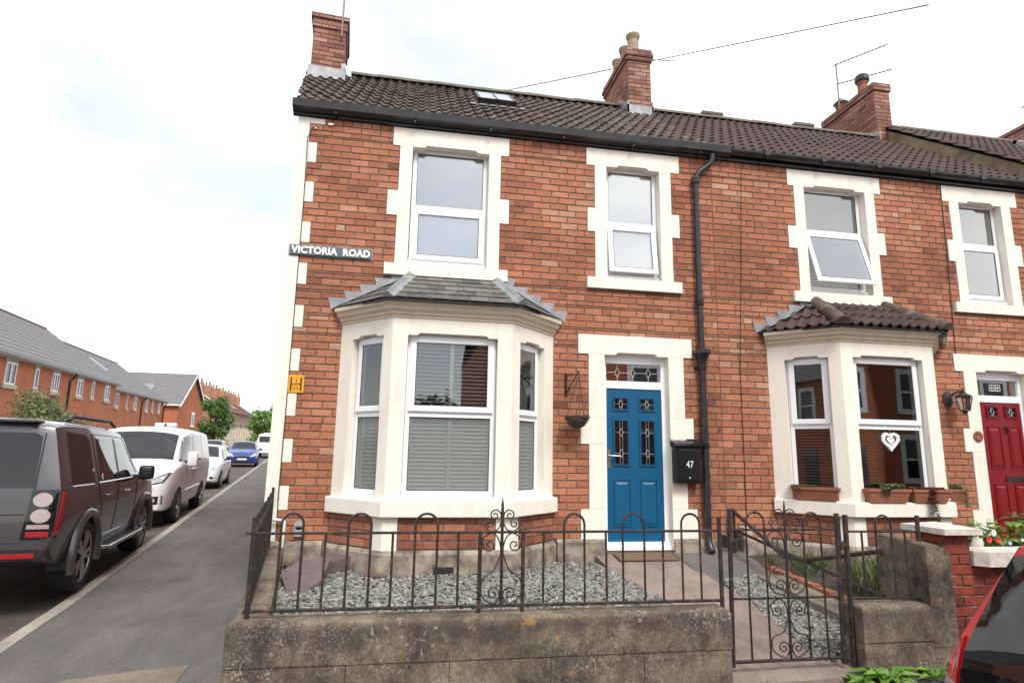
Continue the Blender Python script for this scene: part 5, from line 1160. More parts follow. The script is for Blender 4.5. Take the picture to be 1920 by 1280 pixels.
m.mesh(q, [(3, 2, 1, 0), (0, 1, 5, 4), (1, 2, 6, 5), (2, 3, 7, 6), (3, 0, 4, 7), (4, 5, 8), (5, 6, 9, 8), (6, 7, 9), (7, 4, 8, 9)]); m.build('pier_cap', MAT['cap_stone'], bw)
for k in range(5):
    a = 4.39 + k * 0.9; c = 0.07 if k == 0 else 0.003; m = MB()
    m.prism([(a + c, -2.86), (a + 0.897, -2.86), (a + 0.897, -2.58), (a, -2.58), (a, -2.86 + c)], lambda u, v, d: Vector((u, v, d)), 0.715, 0.822); m.build('coping_stone', MAT['cap_stone'], bw)
# ground inside the gardens
def quad_sheet(name, pts, mat, th=0.25, kind='structure', n=6, amp=0.006):
    # pts: four corners (x, y, z) counter-clockwise; a slightly uneven slab
    import mathutils
    P_ = [Vector(p) for p in pts]; m = MB(); vs = []
    for i in range(n + 1):
        for j in range(n + 1):
            u, v = i / n, j / n; p = P_[0] * (1 - u) * (1 - v) + P_[1] * u * (1 - v) + P_[2] * u * v + P_[3] * (1 - u) * v
            p.z += amp * mathutils.noise.noise(p * 3.1); vs.append(p)
    m.mesh(vs, [(i * (n + 1) + j, (i + 1) * (n + 1) + j, (i + 1) * (n + 1) + j + 1, i * (n + 1) + j + 1) for i in range(n) for j in range(n)])
    low = [p - Vector((0, 0, th)) for p in P_]
    for i in range(4): m.face([P_[i], low[i], low[(i + 1) % 4], P_[(i + 1) % 4]])
    o = m.build(name, mat, kind=kind); return o
quad_sheet('garden_path', [(2.30, -2.87, -0.015), (3.34, -2.87, 0.0), (3.17, -0.02, 0.385), (2.22, -0.02, 0.385)], MAT['path'], 0.4, n=14)
quad_sheet('garden_bed', [(-0.97, -2.64, 0.285), (2.27, -2.64, 0.285), (2.24, 0.0, 0.285), (-1.36, 0.0, 0.285)], MAT['soil'], 0.4, n=12)
quad_sheet('garden_bed', [(3.10, -2.64, 0.010), (3.80, -2.64, 0.05), (3.76, -0.75, 0.262), (3.10, -0.75, 0.258)], MAT['soil'], 0.3)
quad_sheet('neighbour_path', [(3.78, -2.64, 0.15), (4.04, -2.64, 0.17), (4.04, -0.9, 0.30), (3.70, -0.9, 0.30)], MAT['slabconc'], 0.4, n=10, amp=0.012)
quad_sheet('concrete_apron', [(3.16, -0.95, 0.255), (4.02, -0.9, 0.262), (4.0, -0.02, 0.42), (3.16, -0.02, 0.40)], MAT['pavement'], 0.4, n=12, amp=0.02)
quad_sheet('neighbour_bed', [(4.02, -2.45, 0.22), (9.0, -2.54, 0.70), (9.0, -0.02, 0.55), (4.02, -0.02, 0.36)], MAT['soil'], 0.5, n=8)
def chips(name, n, region, zf, size=(0.014, 0.030), dens=None):
    rng = np.random.RandomState(3); V_ = []; Fc = []; T_ = []
    base = np.array([(-1, -1, -1), (1, -1, -1), (1, 1, -1), (-1, 1, -1), (-.8, -.7, 1), (.75, -.8, 1), (.8, .7, 1), (-.7, .8, 1)], float)
    fs = np.array([(4, 5, 6, 7), (0, 1, 5, 4), (1, 2, 6, 5), (2, 3, 7, 6), (3, 0, 4, 7)])
    k = 0
    while k < n:
        x, yy = region(rng)
        if x is None: continue
        s = np.array([rng.uniform(*size), rng.uniform(size[0] * 0.5, size[1] * 0.6), rng.uniform(0.002, 0.006)])
        v = base * s * rng.uniform(0.75, 1.15, (8, 3)); a, t, r_ = rng.uniform(0, 6.28), rng.normal(0, 0.38), rng.normal(0, 0.38)
        Rm = np.array(Matrix.Rotation(a, 3, 'Z') @ Matrix.Rotation(t, 3, 'X') @ Matrix.Rotation(r_, 3, 'Y'))
        v = v @ Rm.T + (x, yy, zf(x, yy) + rng.uniform(-0.002, 0.016))
        V_.append(v); Fc.append(fs + 8 * k); T_ += [rng.beta(2.2, 1.8)] * 5; k += 1
    me = bpy.data.meshes.new(name); me.from_pydata(np.concatenate(V_).tolist(), [], np.concatenate(Fc).tolist()); me.materials.append(MAT['gravel'])
    at = me.attributes.new('tone', 'FLOAT', 'FACE'); at.data.foreach_set('value', T_); me.update()
    o = link_mesh(name, me, None, None, 'stuff'); return tag(o, 'grey green slate chippings covering the front garden bed of the corner house', 'gravel')
def reg1(rng):
    x, yy = rng.uniform(-1.3, 2.25), rng.uniform(-2.64, -0.05)
    if x < -0.80 - 0.145 * (yy + 2.64): return None, None
    if yy > -0.66 and x > -0.80 - (yy + 0.03) * -0.0 and -0.80 + (-(yy)) * 0.97 < x < 1.79 - (-yy) * 0.97: return None, None
    return x, yy
chips('slate_gravel', 15000, reg1, lambda x, yy: 0.296 + 0.018 * max(0, math.sin(x * 2.1 + yy)))
def reg2(rng):
    yy = rng.uniform(-2.64, -0.78); t = (yy + 2.64) / 1.86; return rng.uniform(3.12 + 0.20 * t, 3.79 - 0.04 * t), yy
o = chips('slate_gravel', 5200, reg2, lambda x, yy: 0.020 + 0.130 * (yy + 2.64) + 0.03 * (x - 3.15))
tag(o, 'strip of grey slate chippings between the pink path and the neighbouring path', 'gravel')
# slate slabs, mat, handrails
def slab(name, pts, z, th, label, cat, tilt=(0, 0), mat='purple_slate', lift=0.0):
    m = MB(); cx_, cy_ = sum(p[0] for p in pts) / len(pts), sum(p[1] for p in pts) / len(pts)
    m.prism(pts, lambda u, v, d: Vector((u, v, z + d + (u - cx_) * tilt[0] + (v - cy_) * tilt[1])), th, 0.0); return single(m.build(name, MAT[mat]), label, cat)
slab('slate_slab', [(-0.90, -1.32), (-0.76, -1.28), (-0.66, -1.10), (-0.63, -0.62), (-0.72, -0.55), (-0.95, -0.66), (-1.02, -0.95)], 0.36, 0.035, 'large flat purple slate slab lying on the gravel by the side wall', 'stone slab', (0.02, 0.22))
slab('slate_slab', [(-0.78, -0.42), (-0.60, -0.52), (-0.46, -0.36), (-0.52, -0.14), (-0.72, -0.10)], 0.315, 0.13, 'broken rough edged slate piece behind the larger slab', 'stone slab', (0.1, 0.1))
slab('slate_slab', [(-0.40, -0.62), (-0.12, -0.78), (-0.08, -0.72), (-0.36, -0.53)], 0.315, 0.014, 'thin narrow slate offcut on the gravel near the bay', 'stone slab', (0.04, 0.05))
m = MB(); X = Matrix.Translation((2.79, -0.17, 0.378)) @ Matrix.Rotation(0.135, 4, 'X'); m.bbox(-0.36, 0.34, -0.13, 0.13, -0.006, 0.014, 0.006, X=X); single(m.build('doormat', MAT['coir']), 'brown coir doormat at the foot of the blue door', 'doormat')
hr = thing('handrail', 'pair of black tubular handrails between the two front gardens behind the gate', 'handrail', (3.93, -1.2, 0.3))
def hrail(name, pts, r_=0.02): m = MB(); m.tube(pts, r_, 8); m.build(name, MAT['iron'], hr)
hrail('post', [(3.93, -0.09, 0.36), (3.93, -0.09, 0.90)], 0.018); hrail('rail', [(3.92, -0.07, 0.89), (3.90, -1.09, 0.515)]); hrail('rail', [(3.90, -1.09, 0.515), (3.90, -1.4, 0.53), (3.89, -2.42, 0.77)], 0.019); hrail('rail', [(3.93, -0.07, 0.665), (3.90, -2.40, 0.415)], 0.018)
hrail('post', [(3.90, -1.9, 0.15), (3.885, -1.9, 0.50), (3.90, -1.93, 0.66)], 0.016)
m = MB(); m.bbox(3.99, 4.10, -0.20, -0.06, 0.56, 0.70, 0.006); single(m.build('stone_block', MAT['white_block']), 'small pale pink block against the brickwork below the downpipe', 'block')
# ------------------------------------------------------------------ plants
def leaf_face(mb, p, d, n_, l, w_, t, bend=0.25):
    d = Vector(d).normalized(); s = d.cross(Vector(n_)).normalized(); u = s.cross(d); p = Vector(p)
    a = p + d * l * 0.45 + s * w_ / 2 + u * l * bend * 0.3; b = p + d * l - u * l * bend * 0.3; c = p + d * l * 0.45 - s * w_ / 2 + u * l * bend * 0.3; m_ = p + d * l * 0.5 + u * l * bend * 0.12
    mb.mesh([p, a, b, c, m_], [(0, 4, 1), (1, 4, 2), (2, 4, 3), (3, 4, 0)], 0, t)
def rosette(mb, c, n, l, w_, up_=0.35, spread=0.01):
    for k in range(n):
        a = 6.283 * k / n + uni(-.3, .3); e = uni(0.5, 1.4) * up_; d = Vector((math.cos(a), math.sin(a), e)); leaf_face(mb, Vector(c) + Vector((uni(-1, 1), uni(-1, 1), 0)) * spread, d, (0, 0, 1), l * uni(0.6, 1.1), w_ * uni(0.7, 1.1), rnd(), 0.5)
def grass(mb, c, n, h, spread, lean=0.4):
    for k in range(n):
        a = uni(0, 6.28); p = Vector(c) + Vector((uni(-1, 1) * spread, uni(-1, 1) * spread, 0)); d = Vector((math.cos(a) * uni(0, lean), math.sin(a) * uni(0, lean), 1)); leaf_face(mb, p, d, (math.sin(a), math.cos(a), 0.1), h * uni(0.5, 1.1), 0.008, rnd(), 0.3)
def weed(x, y_, n, l, w_, label, mat='leaf_bright', z=None, name='weed'):
    m = MB(); rosette(m, (x, y_, (G(x, y_) if z is None else z) + 0.005), n, l, w_, 0.45, 0.02); return single(m.build(name, MAT[mat]), label, 'weed', 'weeds along the foot of the garden walls')
weed(3.42, -2.93, 24, 0.25, 0.11, 'big leafy green weed sprouting at the foot of the short block wall')
weed(3.20, -2.92, 12, 0.15, 0.07, 'smaller leafy weed just left of the big weed below the gate post')
weed(3.80, -2.95, 9, 0.19, 0.075, 'sprawling pale leaved weed right of the big weed')
weed(-1.075, -2.42, 10, 0.06, 0.03, 'tuft of green weed at the top of three along the side wall'); weed(-1.06, -2.68, 9, 0.05, 0.025, 'middle small weed tuft at the foot of the side wall'); weed(-1.05, -2.80, 9, 0.05, 0.025, 'weed tuft nearest the wall corner on the pavement')
for gx_, gy_, lb_ in ((2.55, -2.93, 'grass tuft on the pavement below the left part of the gate'), (2.78, -2.95, 'grass tuft on the pavement below the middle of the gate'), (2.36, -2.92, 'grass tuft beside the end of the front garden wall')):
    m = MB(); grass(m, (gx_, gy_, G(gx_, gy_) + 0.01), 26, 0.085, 0.04, 1.3); single(m.build('grass_tuft', MAT['leaf_bright']), lb_, 'grass', 'weeds along the foot of the garden walls')
m = MB(); rosette(m, (-1.13, -0.35, 0.33), 16, 0.09, 0.035, 1.0, 0.04); single(m.build('weed', MAT['leaf']), 'green weed growing between the side wall and the house corner', 'weed', 'weeds along the foot of the garden walls')
lv = MB(); grass(lv, (4.42, -1.75, 0.27), 330, 0.42, 0.24, 0.7); single(lv.build('lavender_bush', MAT['leaf_grey']), 'grey green lavender bush behind the short railing', 'plant')
lv = MB(); grass(lv, (4.30, -0.95, 0.30), 60, 0.34, 0.20, 1.0); single(lv.build('strappy_plant', MAT['leaf']), 'low strap leaved green plants in the bed behind the gate', 'plant')
lv = MB(); grass(lv, (4.06, -0.62, 0.30), 22, 0.28, 0.05, 0.6); single(lv.build('grass_clump', MAT['leaf_grey']), 'thin yellowish grass clump against the neighbouring plinth', 'plant')
eg = thing('bed_edging', 'row of orange brick edging along the neighbouring flower bed', 'edging', (4.0, -1.5, 0.2))
for k in range(8):
    m = MB(); a = -2.3 + k * 0.23; zz = 0.19 + 0.065 * (a + 2.3); m.bbox(4.0, 4.09, a, a + 0.215, zz - 0.03, zz + 0.05, 0.006); m.build('brick', MAT['terracotta'], eg)
# planters on the sill of the tile roofed bay
def planter_mesh(l=0.46, tl=0.56):
    m = MB(); h = 0.155
    for zz0, zz1, a0, a1, d0, d1 in ((0, h * 0.8, l / 2, tl / 2 - 0.012, 0.055, 0.078), (h * 0.8, h, tl / 2, tl / 2, 0.088, 0.088)):
        q = [Vector((sx * a, sy * d, z)) for z, a, d in ((zz0, a0, d0), (zz1, a1, d1)) for sx, sy in ((-1, -1), (1, -1), (1, 1), (-1, 1))]
        m.mesh(q, [(3, 2, 1, 0)] + [(i, (i + 1) % 4, (i + 1) % 4 + 4, i + 4) for i in range(4)])
    o_, i_ = (tl / 2, 0.088), (tl / 2 - 0.018, 0.07); q = [Vector((sx * a, sy * d, z)) for (a, d), z in ((o_, h), (i_, h), (i_, h - 0.03)) for sx, sy in ((-1, -1), (1, -1), (1, 1), (-1, 1))]
    m.mesh(q, [(i, (i + 1) % 4, (i + 1) % 4 + 4, i + 4) for i in range(4)] + [(i + 4, (i + 1) % 4 + 4, (i + 1) % 4 + 8, i + 8) for i in range(4)])
    return m
pm = planter_mesh().me('planter_box', MAT['terracotta']); sm = MB(); sm.face([(-0.265, -0.07, 0.128), (0.265, -0.07, 0.128), (0.265, 0.07, 0.128), (-0.265, 0.07, 0.128)]); sm = sm.me('planter_soil', MAT['soil'])
PL = []
for x, y_, rz_, sc_, lb_ in ((4.86, -0.345, -0.80, 0.94, 'terracotta trough planter on the left splayed sill of the tiled bay'), (5.545, -0.625, 0.0, 1.0, 'terracotta trough planter in the middle of the bay sill below the heart'), (6.11, -0.625, 0.0, 0.92, 'terracotta trough planter at the right end of the front bay sill'), (6.74, -0.40, 0.80, 0.8, 'terracotta trough planter on the far right splayed sill, half hidden')):
    t = thing('planter', lb_, 'planter', (x, y_, 1.022), rz_, 'terracotta planters on the bay sill', local=True); t.matrix_basis = t.matrix_basis @ Matrix.Diagonal((sc_, 1, 1, 1))
    link_mesh('trough', pm, t); link_mesh('soil', sm, t); PL.append(Matrix.Translation((x, y_, 1.022)) @ Matrix.Rotation(rz_, 4, 'Z'))
def succulent(k, spots, mat, label, trail=None, n=10, l=0.035):
    m = MB()
    for (u, v, zz) in spots: rosette(m, PL[k] @ Vector((u, v, zz)), n, l, l * 0.6, 0.8, 0.015)
    if trail:
        u, v, ln = trail
        for j in range(int(ln / 0.006)):
            zz = 0.16 - j * 0.006; rosette(m, PL[k] @ Vector((u + uni(-.045, .045), v - 0.025 + uni(-.02, .012), zz)), 4, l * 0.9, l * 0.5, 0.3, 0.01)
    single(m.build('succulent', MAT[mat]), label, 'plant')
succulent(0, [(uni(-.25, -.02), uni(-.06, .04), 0.15) for _ in range(40)], 'leaf_grey', 'low brownish green succulent filling the left splayed trough', (-0.2, -0.075, 0.05), 10, 0.045)
succulent(1, [(uni(0.0, .22), uni(-.05, .05), uni(0.14, 0.19)) for _ in range(45)], 'leaf_sage', 'pale grey green succulent in the trough below the heart', None, 12, 0.05)
succulent(1, [(uni(-.1, 0.0), uni(-.09, -.03), uni(0.10, 0.16)) for _ in range(22)], 'leaf_grey', 'mossy succulent spilling over the middle trough rim', (-0.05, -0.07, 0.07), 10, 0.042)
succulent(2, [(uni(-.24, .2), uni(-.05, .05), 0.15) for _ in range(60)], 'leaf_purple', 'trailing purple red succulent hanging from the right trough', (0.0, -0.07, 0.34), 10, 0.05)
succulent(3, [(uni(-.2, .2), uni(-.05, .05), uni(.14, .19)) for _ in range(40)], 'leaf_sage', 'pale cream green plant spilling over the far right trough', (0.12, -0.075, 0.24), 10, 0.05)
# flower bed plants behind the pale coping, and the hen
def big_leaf_plant(x, y_, z, n, l, label, mat='leaf_bright', spread=0.2, hh=0.25):
    m = MB()
    for k in range(n):
        a = uni(0, 6.28); r_ = spread * math.sqrt(rnd()); h = hh * uni(0.3, 1.0); p = Vector((x + r_ * math.cos(a), y_ + r_ * math.sin(a), z + h)); m.tube([(x + r_ * 0.4 * math.cos(a), y_ + r_ * 0.4 * math.sin(a), z), p], 0.003, 3, t=0.2)
        leaf_face(m, p, (math.cos(a), math.sin(a), uni(-.3, .35)), (0, 0, 1), l * uni(.6, 1.1), l * 0.8 * uni(.7, 1.1), rnd(), 0.4)
    return single(m.build('leafy_plant', MAT[mat]), label, 'plant')
big_leaf_plant(5.12, -2.12, 0.68, 60, 0.13, 'broad leaved green plant in the flower bed behind the red flowers', 'leaf', 0.2, 0.25)
big_leaf_plant(5.5, -2.1, 0.68, 90, 0.14, 'tall bright green leafy plant right of the red flowers', 'leaf_bright', 0.25, 0.30)
big_leaf_plant(5.95, -2.1, 0.70, 70, 0.14, 'leafy green plant furthest along the pale coping', 'leaf', 0.25, 0.32)
big_leaf_plant(4.95, -2.18, 0.70, 26, 0.08, 'small leaved green plant behind the hen ornament', 'leaf_bright', 0.10, 0.14)
def flower(x, y_, z, mat, r_, label, name, parts=9):
    t = thing(name, label, 'flower', (x, y_, z), 0, 'flowers above the pale coping'); m = MB()
    for k in range(parts): a = 6.283 * k / parts; leaf_face(m, (x, y_, z), (math.cos(a), -0.45, math.sin(a)), (0, -1, 0.2), r_ * 0.62, r_ * 0.6, rnd(), 0.5)
    m.build('petal', MAT[mat], t, kind='stuff'); m = MB(); m.tube([(x, y_ + 0.01, z - 0.16), (x, y_, z)], 0.003, 4); m.build('stem', MAT['leaf'], t)
flower(4.94, -2.42, 0.855, 'red_petal', 0.055, 'larger red flower beside the hen ornament', 'red_flower'); flower(5.03, -2.42, 0.85, 'red_petal', 0.05, 'red flower behind and right of the first red bloom', 'red_flower')
flower(5.15, -2.42, 0.825, 'white_petal', 0.03, 'pale pink flower right of the red blooms', 'white_flower'); flower(5.06, -2.36, 0.90, 'white_petal', 0.05, 'white flower among the broad leaves', 'white_flower'); flower(5.28, -2.42, 0.85, 'white_petal', 0.028, 'small white flower at the right among green leaves', 'white_flower')
hn = thing('hen_ornament', 'cream pottery hen ornament with a red head behind the coping', 'garden ornament', (4.82, -2.42, 0.74))
HX = Matrix.Translation((4.82, -2.42, 0.735)) @ Matrix.Scale(0.78, 4)
m = MB(); m.lathe([(0.055, 0), (0.07, 0.03), (0.062, 0.09), (0.04, 0.14), (0.027, 0.175), (0.024, 0.20), (0.004, 0.215)], 12, HX); m.tube([HX @ Vector(p) for p in ((0.04, 0.02, 0.07), (0.085, 0.03, 0.12), (0.10, 0.03, 0.16))], [0.035, 0.022, 0.006], 7); m.build('body', MAT['cap_stone'], hn, smooth=True)
m = MB(); m.lathe([(0.004, -0.03), (0.02, -0.018), (0.026, 0.0), (0.016, 0.02), (0.003, 0.03)], 10, HX @ Matrix.Translation((-0.005, -0.005, 0.21))); m.tube([HX @ Vector(p) for p in ((-0.02, -0.02, 0.23), (0.0, 0.0, 0.25), (0.02, 0.015, 0.235))], 0.007, 5); m.tube([HX @ Vector(p) for p in ((-0.01, -0.02, 0.21), (-0.015, -0.055, 0.203))], [0.008, 0.001], 5); m.build('head', MAT['lamp_red'], hn)
# aerials and cables
def aerial(label, x, y_, z0_, z1_, booms, r_=0.016):
    t = thing('tv_aerial', label, 'aerial', (x, y_, z0_)); m = MB(); m.tube([(x, y_, z0_), (x, y_, z1_)], r_, 6); m.build('mast', MAT['aerial'], t)
    for (a, b, n) in booms:
        a, b = Vector(a), Vector(b); m = MB(); m.tube([a, b], 0.012, 5); m.build('boom', MAT['aerial'], t); d = (b - a).normalized(); s = d.cross(Vector((0, 0, 1))).normalized(); m = MB()
        for k in range(n): p = a + (b - a) * ((k + 0.5) / n); m.tube([p - s * 0.11, p + s * 0.11], 0.006, 4)
        m.build('element', MAT['aerial'], t, kind='stuff')
aerial('thin pole aerial strapped to the corner chimney, rising out of view', -1.285, 2.08, 8.05, 9.6, [])
aerial('tall mast beside the second house chimney carrying two long aerials', 8.72, 3.3, 8.75, 9.80, [((8.66, 3.3, 9.76), (10.05, 3.3, 10.47), 14), ((8.74, 3.3, 9.34), (10.1, 3.3, 9.87), 13)])
aerial('small aerial sticking out low beside the right hand chimney', 13.05, 2.35, 8.6, 9.0, [((13.0, 2.3, 8.95), (12.1, 2.3, 8.62), 8)], 0.01)
m = MB(); m.tube([(3.95, 2.2, 8.47), (4.55, 2.2, 8.52)], 0.008, 5); single(m.build('chimney_bar', MAT['aerial']), 'thin bare aerial rod sticking out of the middle chimney', 'aerial')
def cable_run(label, a, b, sag, r_=0.006):
    a, b = Vector(a), Vector(b); m = MB(); m.tube([a + (b - a) * t - Vector((0, 0, sag * 4 * t * (1 - t))) for t in [k / 24 for k in range(25)]], r_, 5); single(m.build('overhead_cable', MAT['cable']), label, 'cable')
cable_run('overhead telephone cable crossing the sky above the roof to the upper right', (2.0, 6.6, 10.37), (7.2, -0.4, 8.0), 0.0, 0.009)
cable_run('telephone wire from the corner gutter up to the ridge', (-0.35, -0.2, 5.33), (0.55, 0.2, 5.62), 0.02, 0.004)
# ------------------------------------------------------------------ cars
def apply_mods(o):
    dg = bpy.context.evaluated_depsgraph_get(); dg.update(); me = bpy.data.meshes.new_from_object(o.evaluated_get(dg)); return me
ARCH = [0.0]
class Car:
    """stations: x (0 rear .. length front), zb, wb, zm, wm, zs, ws, zr, wr, zt, lean (x shift of the roof points)."""
    def __init__(s, name, label, paint, stations, wheels, wr, pos, heading, group=None, cat='car', arch=1.14, tw=0.22, sharp=1.0):
        s.root = thing(name, label, cat, pos, heading, group, local=True); s.paint = paint
        bm = bmesh.new(); rings = []
        cr = bm.edges.layers.float.new('crease_edge')
        for st in stations:
            x, zb, wb, zm, wm, zs, ws, zr, wr_, zt = st[:10]; ln = st[10] if len(st) > 10 else 0.0
            half = [(x, wb, zb), (x, wm, zm), (x + ln * 0.15, ws, zs), (x + ln, wr_, zr), (x + ln * 1.1, wr_ * 0.72, zt - (zt - zr) * 0.25), (x + ln * 1.1, 0, zt)]
            pts = half + [(a, -b, c) for a, b, c in half[-2::-1]] + [(x, -wb * 0.45, zb - 0.01), (x, wb * 0.45, zb - 0.01)]
            rings.append([bm.verts.new(p) for p in pts])
        n = len(rings[0])
        for r_, q in zip(rings[:-1], rings[1:]):
            for i in range(n): bm.faces.new((r_[i], r_[(i + 1) % n], q[(i + 1) % n], q[i]))
        for r_, flip in ((rings[0], False), (rings[-1], True)):
            # cap: strips between the two sides; ring order 0..5 left, 5..10 right, 11, 12 bottom
            L_ = [r_[0], r_[1], r_[2], r_[3], r_[4]]; R_ = [r_[10], r_[9], r_[8], r_[7], r_[6]]
            fs = [(L_[i], L_[i + 1], R_[i + 1], R_[i]) for i in range(4)] + [(L_[4], r_[5], R_[4])] + [(r_[0], r_[10], r_[11], r_[12])]
            for f in fs: bm.faces.new(f if flip else f[::-1])
        bmesh.ops.recalc_face_normals(bm, faces=bm.faces[:])
        for k, r_ in enumerate(rings):
            for q in ((rings[k + 1],) if k + 1 < len(rings) else ()):
                for i, c in ((2, 0.35), (8, 0.35), (3, 0.45), (7, 0.45), (0, 0.6), (10, 0.6)):
                    e = bm.edges.get((r_[i], q[i]));
                    if e: e[cr] = min(1.0, c * sharp)
        for r_ in (rings[0], rings[-1]):
            for i in range(n):
                e = bm.edges.get((r_[i], r_[(i + 1) % n]));
                if e: e[cr] = min(1.0, 0.45 * sharp)
        me = bpy.data.meshes.new('body'); bm.to_mesh(me); bm.free()
        o = bpy.data.objects.new('body_cage', me); COL.objects.link(o); md = o.modifiers.new('s', 'SUBSURF'); md.levels = 3; md.render_levels = 3
        me2 = apply_mods(o); bm = bmesh.new(); bm.from_mesh(me2); s.bvh = BVHTree.FromBMesh(bm); bm.free()
        # cut the wheel arches
        cb = MB(); hw = max(st[4] for st in stations) + 0.2
        for wx in wheels:
            for sd_ in (-1, 1):
                prof = [(wr * arch * math.cos(a), wr * arch * math.sin(a)) for a in [2 * math.pi * k / 28 for k in range(28)]]
                cb.prism([(wx + a, wr + b) for a, b in prof], lambda u, v, d: Vector((u, d, v)), min(sd_ * hw, sd_ * (hw - 0.55)), max(sd_ * hw, sd_ * (hw - 0.55)))
        cme = cb.me('cut', MAT['car_black']); co = bpy.data.objects.new('cutter', cme); COL.objects.link(co)
        bmc = bmesh.new(); bmc.from_mesh(cme); bmesh.ops.recalc_face_normals(bmc, faces=bmc.faces[:]); bmc.to_mesh(cme); bmc.free()
        o.data.materials.append(MAT[paint]); bo = o.modifiers.new('b', 'BOOLEAN'); bo.object = co; bo.operation = 'DIFFERENCE'; bo.solver = 'EXACT'; bo.material_mode = 'TRANSFER'
        me3 = apply_mods(o); bpy.data.objects.remove(o); bpy.data.objects.remove(co)
        me3.polygons.foreach_set('use_smooth', [True] * len(me3.polygons)); me3.update()
        bm = bmesh.new(); bm.from_mesh(me3)
        for e in bm.edges:
            if len(e.link_faces) == 2 and e.calc_face_angle(0) > 0.6: e.smooth = False
        bm.to_mesh(me3); bm.free()
        s.body = link_mesh('body', me3, s.root); s.hw = hw - 0.2; s.len = stations[-1][0]
        ww = max(st[4] for st in stations)
        for i, wx in enumerate(wheels):
            for sd_ in (-1, 1): s.wheel(wx, sd_ * (ww - tw / 2 - 0.01), wr, tw, sd_)
    def wheel(s, x, y_, r_, tw, sd_):
        X = Matrix.Translation((x, y_, r_)) @ Matrix.Rotation(-sd_ * math.pi / 2, 4, 'X'); h = tw / 2
        wl = thing('wheel', None, None, (x, y_, r_)); wl.parent = s.root; LOCAL.add(wl.name); wl.matrix_basis = Matrix.Identity(4); W[wl.name] = W[s.root.name]
        m = MB(); m.lathe([(r_ * 0.64, -h), (r_ * 0.9, -h), (r_ * 0.98, -h * 0.75), (r_, -h * 0.4), (r_, h * 0.4), (r_ * 0.98, h * 0.75), (r_ * 0.92, h), (r_ * 0.72, h * 1.02), (r_ * 0.68, h * 0.9), (r_ * 0.62, -h)], 28, X, caps=False); m.build('tyre', MAT['tyre'], wl, smooth=True, angle=0.6)
        m = MB(); m.lathe([(r_ * 0.645, h * 0.9), (r_ * 0.63, h * 0.25), (r_ * 0.1, h * 0.2)], 28, X, caps=False); m.lathe([(r_ * 0.1, h * 0.21), (0.002, h * 0.21)], 12, X); m.build('wheel_dish', MAT['car_black'], wl)
        m = MB(); m.lathe([(r_ * 0.70, h * 0.92), (r_ * 0.71, h * 0.97), (r_ * 0.67, h * 0.95), (r_ * 0.645, h * 0.8)], 28, X, caps=False)
        for k in range(5):
            for dl in (-0.16, 0.16):
                a = 2 * math.pi * k / 5 + dl * 0.6; b = 2 * math.pi * k / 5 + dl * 1.25
                p0 = X @ Vector((r_ * 0.12 * math.cos(a), r_ * 0.12 * math.sin(a), h * 0.86)); p1 = X @ Vector((r_ * 0.67 * math.cos(b), r_ * 0.67 * math.sin(b), h * 0.86)); m.tube([p0, p1], [r_ * 0.05, r_ * 0.055], 4)
        m.lathe([(r_ * 0.15, h * 0.6), (r_ * 0.15, h * 0.95), (r_ * 0.05, h * 0.98)], 10, X); m.build('rim', MAT['alloy'], wl)
    def cast(s, o_, d, fallback=True):
        h = s.bvh.ray_cast(Vector(o_), Vector(d).normalized())
        if h[0] is not None: return h[0], h[1]
        h = s.bvh.find_nearest(Vector(o_) + Vector(d).normalized() * 1.5); return h[0], h[1]
    def panel(s, name, poly, side, mat, off=0.004, step=0.09, parent=None, skirt=0.012):
        """side: 'R' (-y), 'L' (+y), 'B' rear, 'F' front, 'T' from above; poly in (x, z), (y, z) or (x, y)."""
        vs, fs = cdt_fill(poly, step); P_ = []; N_ = []
        for a, b in vs:
            o_, d = {'R': ((a, -3, b), (0, 1, 0)), 'L': ((a, 3, b), (0, -1, 0)), 'B': ((-3, a, b), (1, 0, 0)), 'F': ((s.len + 3, a, b), (-1, 0, 0)), 'T': ((a, b, 4), (0, 0, -1))}[side]
            h, n_ = s.cast(o_, d); n_ = n_ if n_.dot(Vector(d)) < 0 else -n_; P_.append(h + n_ * off); N_.append(n_)
        m = MB(); m.mesh(P_, fs); nb = 0
        # rim so that the panel has an edge
        cnt = {}
        for f in fs:
            for i in range(3): e = (f[i], f[(i + 1) % 3]); cnt[frozenset(e)] = cnt.get(frozenset(e), []) + [e]
        for e in cnt.values():
            if len(e) == 1: a, b = e[0]; m.face([P_[a], P_[b], P_[b] - N_[b] * skirt, P_[a] - N_[a] * skirt])
        o = m.build(name, MAT[mat], parent or s.root, smooth=True, angle=0.8)
        return o
    def line(s, name, pts, side, mat='car_black', r_=0.0045, n=10, parent=None):
        q = []
        for (a, b), (c, d) in zip(pts[:-1], pts[1:]):
            for k in range(n):
                u, v = a + (c - a) * k / n, b + (d - b) * k / n
                o_, dr = {'R': ((u, -3, v), (0, 1, 0)), 'L': ((u, 3, v), (0, -1, 0)), 'B': ((-3, u, v), (1, 0, 0)), 'F': ((s.len + 3, u, v), (-1, 0, 0)), 'T': ((u, v, 4), (0, 0, -1))}[side]; q.append(s.cast(o_, dr)[0])
        m = MB(); m.tube(q, r_, 4); return m.build(name, MAT[mat], parent or s.root)
    def surf(s, x, z, side): return s.cast((x, -3 if side == 'R' else 3, z), (0, 1 if side == 'R' else -1, 0))[0]
